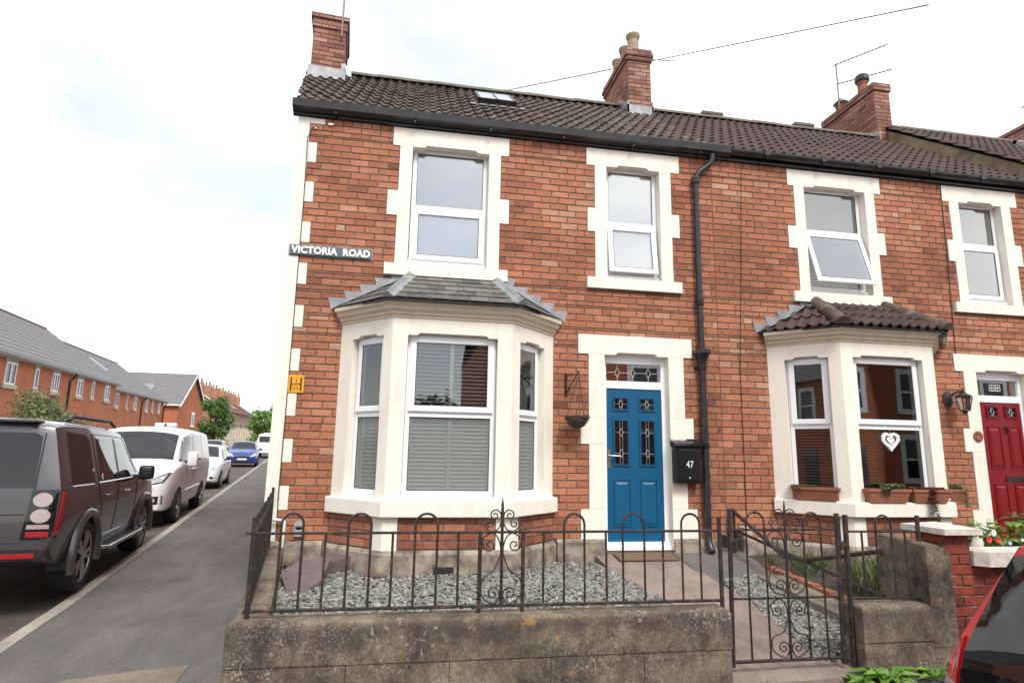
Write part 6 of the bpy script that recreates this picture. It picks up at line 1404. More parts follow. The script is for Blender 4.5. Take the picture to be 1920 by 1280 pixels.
    def mirror(s, x, z, side, mat, w_=0.20, h=0.16, d=0.10):
        sg = -1 if side == 'R' else 1; p = s.surf(x, z - 0.05, side); m = MB(); m.bbox(x - d / 2, x + d / 2 + 0.03, min(p.y + sg * 0.05, p.y + sg * (0.05 + w_)), max(p.y + sg * 0.05, p.y + sg * (0.05 + w_)), z - h / 2, z + h / 2, 0.04); o = m.build('wing_mirror', MAT[mat], s.root, smooth=True, angle=0.9)
        m = MB(); m.tube([p, Vector((x, p.y + sg * 0.07, z - 0.06))], 0.03, 6); m.build('mirror_arm', MAT['car_black'], o)
    def handle(s, x, z, side, mat='car_black'):
        sg = -1 if side == 'R' else 1; p = s.surf(x, z, side); m = MB(); m.bbox(x - 0.1, x + 0.1, p.y - 0.02, p.y + 0.02, z - 0.015, z + 0.015, 0.008, X=Matrix.Translation((0, sg * 0.022, 0))); m.build('door_handle', MAT[mat], s.root)
def heading(dx, dy): return math.atan2(dy, dx)
SD = Vector((SK, 1, 0)).normalized()
def place(contact, local, hd):
    """origin of a car whose point local (x, y) stands on contact"""
    c, s_ = math.cos(hd), math.sin(hd); return (contact[0] - (local[0] * c - local[1] * s_), contact[1] - (local[0] * s_ + local[1] * c), 0.0)
def oval(cy_, cz_, a, b, n=18): return [(cy_ + a * math.cos(2 * math.pi * k / n), cz_ + b * math.sin(2 * math.pi * k / n)) for k in range(n)]
def gz(x, y_): return G(x, y_) - 0.065
# dark grey off-roader, seen from behind
hd = heading(-0.150, 1.0)
hd = 1.7406; P0 = (-4.194, -0.379, -0.075)
suv = Car('parked_car', 'dark grey boxy off-road car parked nearest on the left, seen from behind', 'p_grey', [
    (0.02, 0.50, 0.84, 0.78, 0.93, 1.14, 0.925, 1.76, 0.76, 1.82, 0.16), (0.16, 0.44, 0.88, 0.78, 0.955, 1.14, 0.945, 1.78, 0.77, 1.85, 0.13), (0.5, 0.36, 0.90, 0.78, 0.965, 1.14, 0.955, 1.80, 0.78, 1.88, 0.06), (1.6, 0.32, 0.90, 0.78, 0.965, 1.15, 0.955, 1.80, 0.79, 1.89), (2.6, 0.32, 0.90, 0.78, 0.965, 1.15, 0.955, 1.77, 0.78, 1.86),
    (3.0, 0.32, 0.90, 0.78, 0.965, 1.15, 0.955, 1.72, 0.75, 1.81), (3.62, 0.32, 0.90, 0.78, 0.965, 1.13, 0.95, 1.16, 0.84, 1.19), (4.35, 0.34, 0.90, 0.78, 0.955, 1.08, 0.92, 1.10, 0.80, 1.13), (4.68, 0.36, 0.86, 0.75, 0.92, 1.0, 0.88, 1.03, 0.76, 1.06), (4.80, 0.42, 0.80, 0.72, 0.86, 0.94, 0.82, 0.97, 0.7, 0.99)],
    (1.02, 3.90), 0.385, P0, hd, 'cars parked along the side street', arch=1.12, tw=0.26, sharp=1.35)
for sd_ in ('R', 'L'):
    suv.panel('window', [(0.34, 1.19), (1.10, 1.175), (1.12, 1.62), (1.02, 1.70), (0.42, 1.72)], sd_, 'car_glass', parent=None)
    suv.panel('window', [(1.30, 1.185), (1.44, 1.185), (1.44, 1.665), (1.36, 1.665)], sd_, 'car_glass')
    suv.panel('window', [(1.47, 1.185), (2.08, 1.185), (2.10, 1.665), (1.47, 1.668)], sd_, 'car_glass')
    suv.panel('window', [(2.18, 1.185), (3.12, 1.185), (2.72, 1.64), (2.20, 1.662)], sd_, 'car_glass')
    suv.line('window_trim', [(0.34, 1.165), (1.14, 1.155)], sd_, 'chrome', 0.007); suv.line('window_trim', [(1.26, 1.16), (3.30, 1.16)], sd_, 'chrome', 0.010)
    for pts in ([(1.24, 1.70), (1.24, 1.14), (1.46, 0.86), (1.50, 0.50)], [(2.13, 1.68), (2.13, 0.42)], [(3.16, 1.14), (3.20, 0.42)], [(1.24, 1.715), (2.7, 1.70), (3.2, 1.16)], [(0.10, 1.16), (1.22, 1.13)], [(1.24, 0.42), (3.3, 0.42)]): suv.line('door_gap', pts, sd_, r_=0.006)
    suv.handle(1.62, 1.0, sd_, 'p_grey'); suv.handle(2.52, 1.0, sd_, 'p_grey')
    sg = -1 if sd_ == 'R' else 1
    m = MB(); m.tube([(0.75, sg * 0.70, 1.85), (0.9, sg * 0.70, 1.90), (2.4, sg * 0.70, 1.905), (2.7, sg * 0.69, 1.84)], 0.022, 8); m.build('roof_rail', MAT['car_black'], suv.root)
    m = MB(); m.bbox(1.55, 3.36, min(sg * 0.90, sg * 1.06), max(sg * 0.90, sg * 1.06), 0.365, 0.41, 0.015); rb = m.build('running_board', MAT['car_black'], suv.root)
    m = MB(); m.tube([(1.50, sg * 0.95, 0.40), (1.58, sg * 1.055, 0.395), (3.32, sg * 1.055, 0.395), (3.40, sg * 0.95, 0.40)], 0.022, 8); m.build('board_edge', MAT['chrome'], rb)
    for wx in (1.02, 3.90):
        m = MB(); vs = []
        for k in range(21):
            a = math.pi * (-0.08 + 1.16 * k / 20); c_, s_ = math.cos(a), math.sin(a)
            for r_, yy in ((0.425, 0.93), (0.43, 0.992), (0.47, 0.998), (0.50, 0.985), (0.515, 0.94)): vs.append((wx + r_ * c_, sg * yy, 0.385 + r_ * s_))
        m.mesh(vs, [(k * 5 + j, k * 5 + j + 1, k * 5 + j + 6, k * 5 + j + 5) for k in range(20) for j in range(4)]); m.build('arch_flare', MAT['p_grey'], suv.root, smooth=True)
    m = MB(); m.bbox(0.56, 0.60, min(sg * 0.74, sg * 0.975), max(sg * 0.74, sg * 0.975), 0.30, 0.55, 0.01); m.build('mud_flap', MAT['car_black'], suv.root)
    tl = suv.panel('tail_lamp', [(sg * 0.66, 0.69), (sg * 0.915, 0.69), (sg * 0.915, 1.15), (sg * 0.70, 1.15)], 'B', 'car_glass', 0.010, 0.06)
    for cz_ in (1.055, 0.905): suv.panel('round_lens', oval(sg * 0.80, cz_, 0.082, 0.066), 'B', 'lamp_clear', 0.022, 0.05, tl)
    suv.panel('red_lens', [(sg * 0.70, 0.71), (sg * 0.88, 0.71), (sg * 0.88, 0.76), (sg * 0.70, 0.76)], 'B', 'lamp_red', 0.014, 0.05, tl); suv.panel('clear_lens', [(sg * 0.70, 0.785), (sg * 0.88, 0.785), (sg * 0.88, 0.825), (sg * 0.70, 0.825)], 'B', 'lamp_clear', 0.014, 0.05, tl)
    suv.panel('red_lens', [(0.045, 0.72), (0.12, 0.72), (0.17, 1.13), (0.11, 1.13)], sd_, 'lamp_red', 0.012, 0.05, tl)
    suv.mirror(3.02, 1.22, sd_, 'car_black', 0.19, 0.20, 0.11)
suv.panel('rear_window', [(-0.70, 1.17), (0.70, 1.17), (0.68, 1.66), (0.62, 1.70), (-0.62, 1.70), (-0.68, 1.66)], 'B', 'car_glass', 0.006)
suv.panel('windscreen', [(3.08, -0.68), (3.56, -0.76), (3.56, 0.76), (3.08, 0.68)], 'T', 'car_glass')
suv.panel('roof_panel', [(0.55, -0.58), (2.75, -0.58), (2.75, 0.58), (0.55, 0.58)], 'T', 'car_glass', 0.006, 0.3)
for pts in ([(-0.66, 0.92), (0.40, 0.92), (0.45, 1.0), (0.66, 1.0)], [(-0.68, 0.66), (0.68, 0.66)], [(-0.70, 1.70), (-0.72, 0.66)], [(0.70, 1.70), (0.72, 0.66)]): suv.line('tailgate_gap', pts, 'B', r_=0.006)
suv.panel('rear_bumper', [(-0.88, 0.44), (0.88, 0.44), (0.88, 0.60), (-0.88, 0.60)], 'B', 'car_black', 0.018, 0.12, skirt=0.03)
for a in (-0.80, 0.50): suv.panel('reflector', [(a, 0.52), (a + 0.30, 0.52), (a + 0.30, 0.565), (a, 0.565)], 'B', 'lamp_red', 0.030, 0.08)
suv.panel('tailgate_trim', [(-0.42, 0.725), (0.46, 0.725), (0.46, 0.755), (-0.42, 0.755)], 'B', 'chrome', 0.014, 0.1)
m = MB(); m.bbox(0.10, 0.34, -0.62, 0.62, 1.80, 1.835, 0.012); m.build('roof_spoiler', MAT['p_grey'], suv.root)
m = MB(); m.tube([(0.03, -0.05, 1.20), (0.045, 0.25, 1.22), (0.05, 0.42, 1.20)], 0.012, 5); m.build('rear_wiper', MAT['car_black'], suv.root)
# white panel van facing us
hv = heading(0.150, -1.0)
van = Car('parked_van', 'white panel van with a roof marker light parked facing us behind the dark off-roader', 'p_white', [
    (0.04, 0.42, 0.90, 0.80, 0.975, 1.20, 0.97, 1.84, 0.84, 1.95), (0.2, 0.38, 0.92, 0.80, 0.985, 1.20, 0.98, 1.88, 0.86, 1.99), (1.6, 0.34, 0.92, 0.80, 0.99, 1.20, 0.985, 1.89, 0.87, 2.01), (2.6, 0.34, 0.92, 0.80, 0.99, 1.20, 0.985, 1.88, 0.86, 2.0), (3.12, 0.34, 0.92, 0.80, 0.99, 1.20, 0.98, 1.82, 0.80, 1.94),
    (3.42, 0.34, 0.92, 0.80, 0.99, 1.20, 0.98, 1.66, 0.80, 1.77), (4.12, 0.34, 0.92, 0.80, 0.985, 1.17, 0.965, 1.19, 0.86, 1.24), (4.62, 0.32, 0.90, 0.76, 0.955, 1.0, 0.90, 1.03, 0.72, 1.08), (4.86, 0.30, 0.86, 0.70, 0.90, 0.88, 0.82, 0.92, 0.62, 0.96), (4.97, 0.34, 0.78, 0.62, 0.80, 0.78, 0.74, 0.82, 0.55, 0.85)],
    (1.02, 3.98), 0.34, place((-4.50, 6.95, 0.0), (3.98, 0.98), hv)[:2] + (-0.01,), hv, 'cars parked along the side street', 'van', arch=1.13, tw=0.23, sharp=1.5)
for sd_ in ('R', 'L'):
    van.panel('window', [(2.72, 1.235), (3.98, 1.235), (3.80, 1.32), (3.30, 1.72), (2.76, 1.80)], sd_, 'car_glass'); van.panel('window', [(1.58, 1.25), (2.52, 1.24), (2.52, 1.82), (1.62, 1.82)], sd_, 'car_glass')
    for pts in ([(2.62, 1.84), (2.62, 0.42)], [(3.55, 1.20), (3.62, 0.42)], [(1.40, 1.85), (1.40, 0.70)], [(0.6, 1.06), (2.6, 1.06)]): van.line('door_gap', pts, sd_, 'grey_plastic', r_=0.005)
    van.line('side_moulding', [(1.5, 0.66), (3.5, 0.62)], sd_, 'p_white', 0.02); van.handle(2.78, 1.06, sd_, 'p_white'); van.handle(2.46, 1.06, sd_, 'p_white')
    van.mirror(3.62, 1.28, sd_, 'p_white', 0.20, 0.32, 0.13); sg = -1 if sd_ == 'R' else 1
    hl = van.panel('headlight', [(sg * 0.50, 0.76), (sg * 0.82, 0.84), (sg * 0.90, 1.02), (sg * 0.84, 1.02), (sg * 0.56, 0.87)], 'F', 'car_black', 0.008, 0.06); van.panel('lens', [(sg * 0.55, 0.785), (sg * 0.80, 0.855), (sg * 0.85, 0.985), (sg * 0.60, 0.865)], 'F', 'head_lens', 0.018, 0.05, hl)
    fg = van.panel('fog_lamp_recess', [(sg * 0.56, 0.43), (sg * 0.84, 0.45), (sg * 0.84, 0.60), (sg * 0.56, 0.58)], 'F', 'car_black', 0.006, 0.06); van.panel('fog_lamp', oval(sg * 0.69, 0.515, 0.045, 0.04), 'F', 'head_lens', 0.018, 0.04, fg)
van.panel('windscreen', [(3.24, -0.72), (4.06, -0.80), (4.12, 0.0), (4.06, 0.80), (3.24, 0.72)], 'T', 'car_glass', 0.006, 0.1)
for pts in ([(4.06, 0.7), (4.02, 0.0)], [(4.08, -0.05), (4.04, -0.65)]): van.line('wiper', pts, 'T', r_=0.012)
van.panel('grille', [(-0.46, 0.60), (0.46, 0.60), (0.50, 0.80), (-0.50, 0.80)], 'F', 'car_black', 0.008, 0.08); van.panel('number_plate', [(-0.26, 0.46), (0.26, 0.46), (0.26, 0.57), (-0.26, 0.57)], 'F', 'plate_white', 0.012, 0.1)
van.line('bonnet_gap', [(4.20, -0.80), (4.72, -0.56), (4.80, 0.0), (4.72, 0.56), (4.20, 0.80)], 'T', 'grey_plastic', 0.006)
m = MB(); m.bbox(2.95, 3.08, 0.18, 0.62, 1.96, 2.055, 0.03); rb = m.build('roof_light', MAT['p_white'], van.root, smooth=True, angle=0.9); m = MB(); m.box(3.078, 3.084, 0.38, 0.42, 1.975, 2.04); m.build('roof_light_bracket', MAT['car_black'], rb)
m = MB(); m.tube([(2.9, -0.3, 1.98), (2.86, -0.3, 2.03)], 0.01, 5); m.build('aerial_stub', MAT['car_black'], van.root)
# small hatchbacks
HB = lambda k: [(0.04, 0.36, 0.70 * k, 0.62, 0.79 * k, 0.88, 0.78 * k, 1.28, 0.58 * k, 1.36, 0.34), (0.22, 0.28, 0.74 * k, 0.58, 0.82 * k, 0.92, 0.80 * k, 1.36, 0.60 * k, 1.44, 0.24), (0.9, 0.22, 0.76 * k, 0.56, 0.83 * k, 0.93, 0.81 * k, 1.42, 0.60 * k, 1.49), (1.7, 0.20, 0.76 * k, 0.56, 0.83 * k, 0.92, 0.81 * k, 1.42, 0.60 * k, 1.49), (2.1, 0.20, 0.76 * k, 0.56, 0.83 * k, 0.92, 0.81 * k, 1.36, 0.58 * k, 1.43),
    (2.75, 0.20, 0.76 * k, 0.56, 0.83 * k, 0.90, 0.80 * k, 0.94, 0.68 * k, 0.98), (3.25, 0.20, 0.75 * k, 0.52, 0.81 * k, 0.80, 0.76 * k, 0.83, 0.60 * k, 0.87), (3.52, 0.22, 0.68 * k, 0.48, 0.74 * k, 0.66, 0.68 * k, 0.69, 0.5 * k, 0.72), (3.60, 0.28, 0.58 * k, 0.46, 0.62 * k, 0.58, 0.58 * k, 0.6, 0.44 * k, 0.62)]
def hatch(label, paint, contact, wide=1.0, hd_=hv, lens=True, rear=False, group='cars parked along the side street'):
    c = Car('parked_car', label, paint, HB(wide), (0.62, 2.95), 0.30, (place(contact, (2.95, 0.80), hd_) if not rear else contact)[:2] + (gz(contact[0], contact[1]) if not rear else contact[2],), hd_, group, arch=1.12, tw=0.19)
    for sd_ in ('R', 'L'):
        c.panel('window', [(0.55, 0.97), (1.28, 0.96), (1.28, 1.36), (0.72, 1.34)], sd_, 'car_glass'); c.panel('window', [(1.36, 0.96), (2.50, 0.955), (2.05, 1.30), (1.36, 1.365)], sd_, 'car_glass')
        for pts in ([(1.32, 1.38), (1.32, 0.30)], [(2.42, 0.94), (2.45, 0.30)]): c.line('door_gap', pts, sd_, r_=0.005)
        c.handle(1.46, 0.84, sd_); c.mirror(2.25, 1.0, sd_, paint if paint != 'p_white' else 'car_black', 0.15, 0.13, 0.09); sg = -1 if sd_ == 'R' else 1
        c.panel('headlight', [(sg * 0.42, 0.56), (sg * 0.66 * wide, 0.62), (sg * 0.74 * wide, 0.78), (sg * 0.58, 0.74)], 'F', 'head_lens', 0.008, 0.06); c.panel('fog_lamp', oval(sg * 0.56, 0.37, 0.06, 0.04), 'F', 'car_black', 0.008, 0.05)
    c.panel('windscreen', [(2.0, -0.52 * wide), (2.66, -0.64 * wide), (2.70, 0), (2.66, 0.64 * wide), (2.0, 0.52 * wide)], 'T', 'car_glass', 0.006, 0.1)
    c.panel('grille', [(-0.40, 0.50), (0.40, 0.50), (0.42, 0.60), (-0.42, 0.60)], 'F', 'car_black', 0.008, 0.08); c.panel('lower_grille', [(-0.44, 0.29), (0.44, 0.29), (0.40, 0.36), (-0.40, 0.36)], 'F', 'car_black', 0.008, 0.08); c.panel('number_plate', [(-0.25, 0.385), (0.25, 0.385), (0.25, 0.485), (-0.25, 0.485)], 'F', 'plate_white', 0.016, 0.1)
    c.line('wiper', [(2.66, 0.5), (2.60, -0.1)], 'T', r_=0.01)
    return c
hatch('small white hatchback parked facing us behind the white van', 'p_white', (-6.05, 15.7), 0.98)
hatch('blue hatchback parked facing us further up the side street', 'p_blue', (-8.22, 30.8), 1.02, heading(0.20, -1.0))
hatch('pale silver car parked beyond the small white hatchback', 'p_silver', (-11.1, 34.5), 1.04)
hatch('dark car further off, mostly hidden behind the white van', 'p_dark', (-13.6, 36.5), 1.04)
v2 = van.root.copy(); COL.objects.link(v2); v2['label'] = 'distant white van at the far end of the parked row, seen from behind'; v2.matrix_basis = Matrix.Translation((-10.5, 45, gz(-10.5, 45))) @ Matrix.Rotation(heading(SK, 1), 4, 'Z')
for ch in list(van.root.children):
    c = ch.copy(); COL.objects.link(c); c.parent = v2
    for g_ in list(ch.children): d = g_.copy(); COL.objects.link(d); d.parent = c
bk = MB(); bk.bbox(0.0, 0.03, -0.78, 0.78, 1.28, 1.72, 0.008); o = bpy.data.objects.new('rear_window', bk.me('rear_window', MAT['car_glass'])); COL.objects.link(o); o.parent = v2
# red hatchback at the right hand edge, pointing away along the main road
rd = Car('parked_car', 'red hatchback at the lower right edge showing its tail lamp and rear window', 'p_red', [
    (0.05, 0.36, 0.76, 0.62, 0.86, 0.90, 0.85, 1.33, 0.64, 1.40, 0.19), (0.25, 0.28, 0.80, 0.60, 0.88, 0.94, 0.865, 1.38, 0.64, 1.45, 0.16), (0.95, 0.22, 0.82, 0.58, 0.89, 0.95, 0.87, 1.42, 0.64, 1.49), (1.9, 0.2, 0.82, 0.58, 0.89, 0.94, 0.87, 1.42, 0.64, 1.49), (2.3, 0.2, 0.82, 0.58, 0.89, 0.94, 0.87, 1.36, 0.62, 1.43), (3.05, 0.2, 0.82, 0.58, 0.89, 0.92, 0.85, 0.97, 0.72, 1.0), (3.7, 0.22, 0.8, 0.54, 0.86, 0.82, 0.8, 0.86, 0.66, 0.9), (4.0, 0.28, 0.7, 0.5, 0.75, 0.68, 0.7, 0.7, 0.55, 0.73)],
    (0.72, 3.25), 0.32, (1.835, -5.83, -0.085), 0.0, None, arch=1.12, tw=0.2)
rd.panel('rear_window', [(-0.79, 0.66), (0.79, 0.66), (0.765, 0.95), (0.655, 1.30), (-0.655, 1.30), (-0.765, 0.95)], 'B', 'car_glass', 0.006, 0.08)
for sg in (-1, 1):
    tl = rd.panel('tail_lamp', [(sg * 0.795, 0.60), (sg * 0.87, 0.60), (sg * 0.84, 0.99), (sg * 0.775, 0.99)], 'B', 'lamp_red', 0.010, 0.05); rd.panel('clear_lens', [(sg * 0.797, 0.74), (sg * 0.862, 0.74), (sg * 0.855, 0.84), (sg * 0.79, 0.84)], 'B', 'lamp_clear', 0.016, 0.04, tl)
for sd_ in ('R', 'L'):
    rd.panel('window', [(0.70, 0.99), (1.45, 0.98), (1.45, 1.36), (0.95, 1.34)], sd_, 'car_glass'); rd.panel('window', [(1.52, 0.98), (2.75, 0.97), (2.25, 1.30), (1.52, 1.36)], sd_, 'car_glass')
# ------------------------------------------------------------------ new-build terrace across the side street
TD = Vector((-0.17, 1, 0)).normalized(); TN = Vector((TD.y, -TD.x, 0)); TO = Vector((-15.8, 19.9, 0))   # facade line, TN points at the road
class Sloped(Frame):
    def __call__(s, u, n, z): return s.o + s.u * u + s.n * n + Vector((0, 0, z + 0.0265 * u))
def new_house(s0, s1, base, off, wins, label, pipe=None, rooflights=(), back=4.3):
    O = TO + TN * off; F = Sloped(O, TD, TN); h = thing('new_build_house', label, 'house', tuple(F((s0 + s1) / 2, 0, base)), 0, 'new brick terrace across the side street')
    ez, rz_ = base + 5.12, base + 8.35
    m = MB(); F.fbox(m, s0, s1, -2 * back, 0, base - 0.5, ez)
    for s_ in (s0, s1): m.face([F(s_, 0, ez), F(s_, -2 * back, ez), F(s_, -back, rz_)])
    wall = m.build('wall', MAT['new_brick'], h)
    m = MB(); nC = 13
    for sg in (0, 1):
        for k in range(nC):
            f0, f1 = k / nC, (k + 1) / nC + 0.012; a0, a1 = (0.28 - (back + 0.28) * f0, 0.28 - (back + 0.28) * f1) if sg == 0 else (-2 * back - 0.28 + (back + 0.28) * f0, -2 * back - 0.28 + (back + 0.28) * f1)
            zz0, zz1 = ez - 0.12 + (rz_ - ez + 0.2) * f0, ez - 0.12 + (rz_ - ez + 0.2) * f1; lo = 0.03
            q = [F(s0, a0, zz0 + lo), F(s1, a0, zz0 + lo), F(s1, a1, zz1), F(s0, a1, zz1)]; m.mesh(q + [F(s0, a0, zz0 - 0.01), F(s1, a0, zz0 - 0.01), F(s0, a1, zz1 - 0.05), F(s1, a1, zz1 - 0.05)], [(0, 1, 2, 3), (4, 5, 1, 0), (4, 0, 3, 6), (1, 5, 7, 2)])
    rf = m.build('roof', MAT['flat_tile'], h)
    n = int((s1 - s0) / 0.6)
    for k in range(n): m = MB(); a, b = s0 + (s1 - s0) * k / n, s0 + (s1 - s0) * (k + 0.98) / n; m.mesh([F(u, -back + 0.12 * math.cos(q), rz_ + 0.06 + 0.09 * math.sin(q)) for u in (a, b) for q in [math.pi * j / 4 for j in range(5)]], [(i, i + 1, i + 6, i + 5) for i in range(4)]); m.build('ridge_tile', MAT['red_ridge'], rf)
    m = MB(); F.fbox(m, s0, s1, 0.0, 0.24, ez - 0.16, ez - 0.10); m.build('soffit', MAT['upvc'], h)
    m = MB(); F.fbox(m, s0 - 0.02, s1 + 0.02, 0.24, 0.36, ez - 0.14, ez - 0.02); m.build('gutter', MAT['black_paint'], h)
    for (a, b, z0_, z1_, nl) in wins:
        z0_ += base; z1_ += base
        m = MB(); bar_frame(m, F, a, b, z0_, z1_, 0.06, 0.004, 0.05)
        for k in range(1, nl): u = a + (b - a) * k / nl; F.fbox(m, u - 0.04, u + 0.04, 0.006, 0.045, z0_ + 0.06, z1_ - 0.06)
        w_ = m.build('window', MAT['upvc'], h); m = MB(); F.fbox(m, a + 0.05, b - 0.05, 0.002, 0.016, z0_ + 0.05, z1_ - 0.05); m.build('pane', MAT['car_glass'], w_)
        m = MB(); F.fbox(m, a - 0.12, b + 0.12, 0.002, 0.03, z1_ + 0.01, z1_ + 0.19); m.build('lintel', MAT['beige_stone'], w_); m = MB(); F.fbox(m, a - 0.14, b + 0.14, 0.002, 0.09, z0_ - 0.17, z0_ - 0.005); m.build('sill', MAT['beige_stone'], w_)
    if pipe is not None: m = MB(); m.tube([F(pipe, 0.28, ez - 0.15), F(pipe, 0.2, ez - 0.3), F(pipe - 0.05, 0.06, ez - 0.5), F(pipe - 0.05, 0.06, base)], 0.05, 6); m.build('downpipe', MAT['pipe'], h)
    for u in rooflights:
        m = MB(); sl_ = (rz_ - ez + 0.2) / (back + 0.28)
        p = lambda a, t, w_: F(a, 0.28 - t, ez - 0.12 + sl_ * t + w_)
        q = [p(a, t, w_) for w_ in (0.02, 0.14) for a, t in ((u, 2.2), (u + 0.7, 2.2), (u + 0.7, 3.4), (u, 3.4))]; m.mesh(q, [(4, 5, 6, 7), (0, 1, 5, 4), (1, 2, 6, 5), (2, 3, 7, 6), (3, 0, 4, 7)]); m.build('rooflight', MAT['grey_plastic'], rf)
B0 = -0.02
new_house(-8.6, 0.2, B0, 0, [(-1.6, -0.7, 3.9, 4.85, 2), (-5.5, -4.6, 3.9, 4.85, 2)], 'new brick house at the left edge of the new terrace', None)
new_house(0.2, 8.2, B0, 0, [(0.52, 1.52, 3.92, 4.82, 2), (3.5, 3.91, 3.93, 4.83, 1), (5.62, 6.52, 3.93, 4.83, 3), (0.7, 1.6, 0.9, 2.1, 2), (5.4, 6.4, 0.9, 2.1, 2)], 'nearest fully visible new brick house with three pale lintelled windows', 8.1)
new_house(8.2, 16.85, B0, 0, [(9.25, 10.15, 3.92, 4.82, 2), (11.82, 12.22, 3.95, 4.85, 1), (14.4, 15.4, 3.95, 4.85, 2), (13.6, 15.8, 1.75, 1.95, 1), (10.2, 11.4, 0.9, 2.0, 2)], 'second visible new brick house, left of the step in the roof line', None)
new_house(16.95, 27.0, B0 - 0.22, -0.5, [(19.0, 19.85, 3.93, 4.85, 2), (22.0, 22.4, 3.95, 4.85, 1), (24.3, 25.15, 3.95, 4.85, 2)], 'new brick house set back beyond the step with two roof windows', 26.9, (18.2, 23.6))
new_house(27.0, 36.0, B0 - 0.22, -0.5, [(28.2, 29.0, 3.93, 4.85, 2), (30.7, 31.1, 3.95, 4.85, 1), (33.3, 34.0, 3.95, 4.85, 2)], 'last new brick house before the gable fronted one', 35.8)
# gable ended house beyond, its gable towards the road
def gable_house():
    F = Frame((-23.67, 63.0, 0), (0.0, 1, 0), (1, 0, 0)); base = 1.3; s0, s1 = 0.0, 8.2; ez, rz_ = base + 4.85, base + 8.35; L_ = 11.0; mid = (s0 + s1) / 2
    h = thing('gable_house', 'new brick house with white edged gable end beyond the terrace', 'house', tuple(F(mid, 0, base)))
    m = MB(); F.fbox(m, s0, s1, -L_, 0, base - 0.5, ez); m.face([F(s0, 0, ez), F(s1, 0, ez), F(mid, 0, rz_)]); m.face([F(s0, -L_, ez), F(s1, -L_, ez), F(mid, -L_, rz_)]); m.build('wall', MAT['new_brick'], h)
    m = MB(); n = 14
    for sa in (s0 - 0.3, s1 + 0.3):
        for k in range(n):
            f0, f1 = k / n, (k + 1) / n + 0.01; u0_, u1_ = sa + (mid - sa) * f0, sa + (mid - sa) * f1; z0_, z1_ = ez - 0.2 + (rz_ - ez + 0.28) * f0, ez - 0.2 + (rz_ - ez + 0.28) * f1
            m.mesh([F(u0_, 0.3, z0_ + 0.04), F(u0_, -L_, z0_ + 0.04), F(u1_, -L_, z1_), F(u1_, 0.3, z1_), F(u0_, 0.3, z0_ - 0.03), F(u0_, -L_, z0_ - 0.03), F(u1_, 0.3, z1_ - 0.08)], [(0, 1, 2, 3), (4, 5, 1, 0), (4, 0, 3, 6)])
    rf = m.build('roof', MAT['flat_tile'], h)
    for sa in (s0 - 0.3, s1 + 0.3):
        m = MB(); m.prism([(sa, ez - 0.42), (sa, ez - 0.17), (mid, rz_ + 0.09), (mid, rz_ - 0.16)], lambda u, v, d: F(u, d, v), 0.34, 0.30); m.build('bargeboard', MAT['upvc'], h)
    m = MB(); F.fbox(m, s0 - 0.42, s0 - 0.3, -L_, 0.3, ez - 0.25, ez - 0.12); m.build('gutter', MAT['upvc'], h)
    a, b, z0_, z1_ = 4.4, 5.3, base + 2.7, base + 4.0; m = MB(); bar_frame(m, F, a, b, z0_, z1_, 0.08, 0.004, 0.05); w_ = m.build('window', MAT['upvc'], h); m = MB(); F.fbox(m, a, b, 0.002, 0.012, z0_, z1_); m.build('pane', MAT['car_glass'], w_); m = MB(); F.fbox(m, a - 0.1, b + 0.1, 0.002, 0.04, z1_ + 0.01, z1_ + 0.2); m.build('lintel', MAT['upvc'], w_); m = MB(); F.fbox(m, a - 0.1, b + 0.1, 0.002, 0.08, z0_ - 0.14, z0_ - 0.01); m.build('sill', MAT['upvc'], w_)
    p = lambda t, n_, w_: F(s0 - 0.3 + (mid - s0 + 0.3) * t, n_, ez - 0.2 + (rz_ - ez + 0.28) * t + w_)
    m = MB(); q = [p(t, n_, w_) for w_ in (0.02, 0.12) for t, n_ in ((0.38, -4.6), (0.38, -3.4), (0.60, -3.4), (0.60, -4.6))]; m.mesh(q, [(4, 5, 6, 7), (0, 1, 5, 4), (1, 2, 6, 5), (2, 3, 7, 6), (3, 0, 4, 7)]); m.build('rooflight', MAT['lead'], rf)
gable_house()
# brick rear wing and yard wall of the corner house along the side pavement (out of sight, mirrored in the car windows)
m = MB(); sf = Frame((xs(5.4), 5.4, 0), (SK, 1, 0), (1, -SK, 0)); sf.fbox(m, 0, 6.0, 0, 4.2, -0.2, 5.4); m.build('rear_wing', MAT['side_brick'], H1)
m = MB(); sf.fbox(m, 6.02, 22, 0, 0.23, -0.2, 1.7); tag(m.build('yard_wall', MAT['side_brick']), 'tall brick yard wall along the side pavement behind the corner house', 'wall')
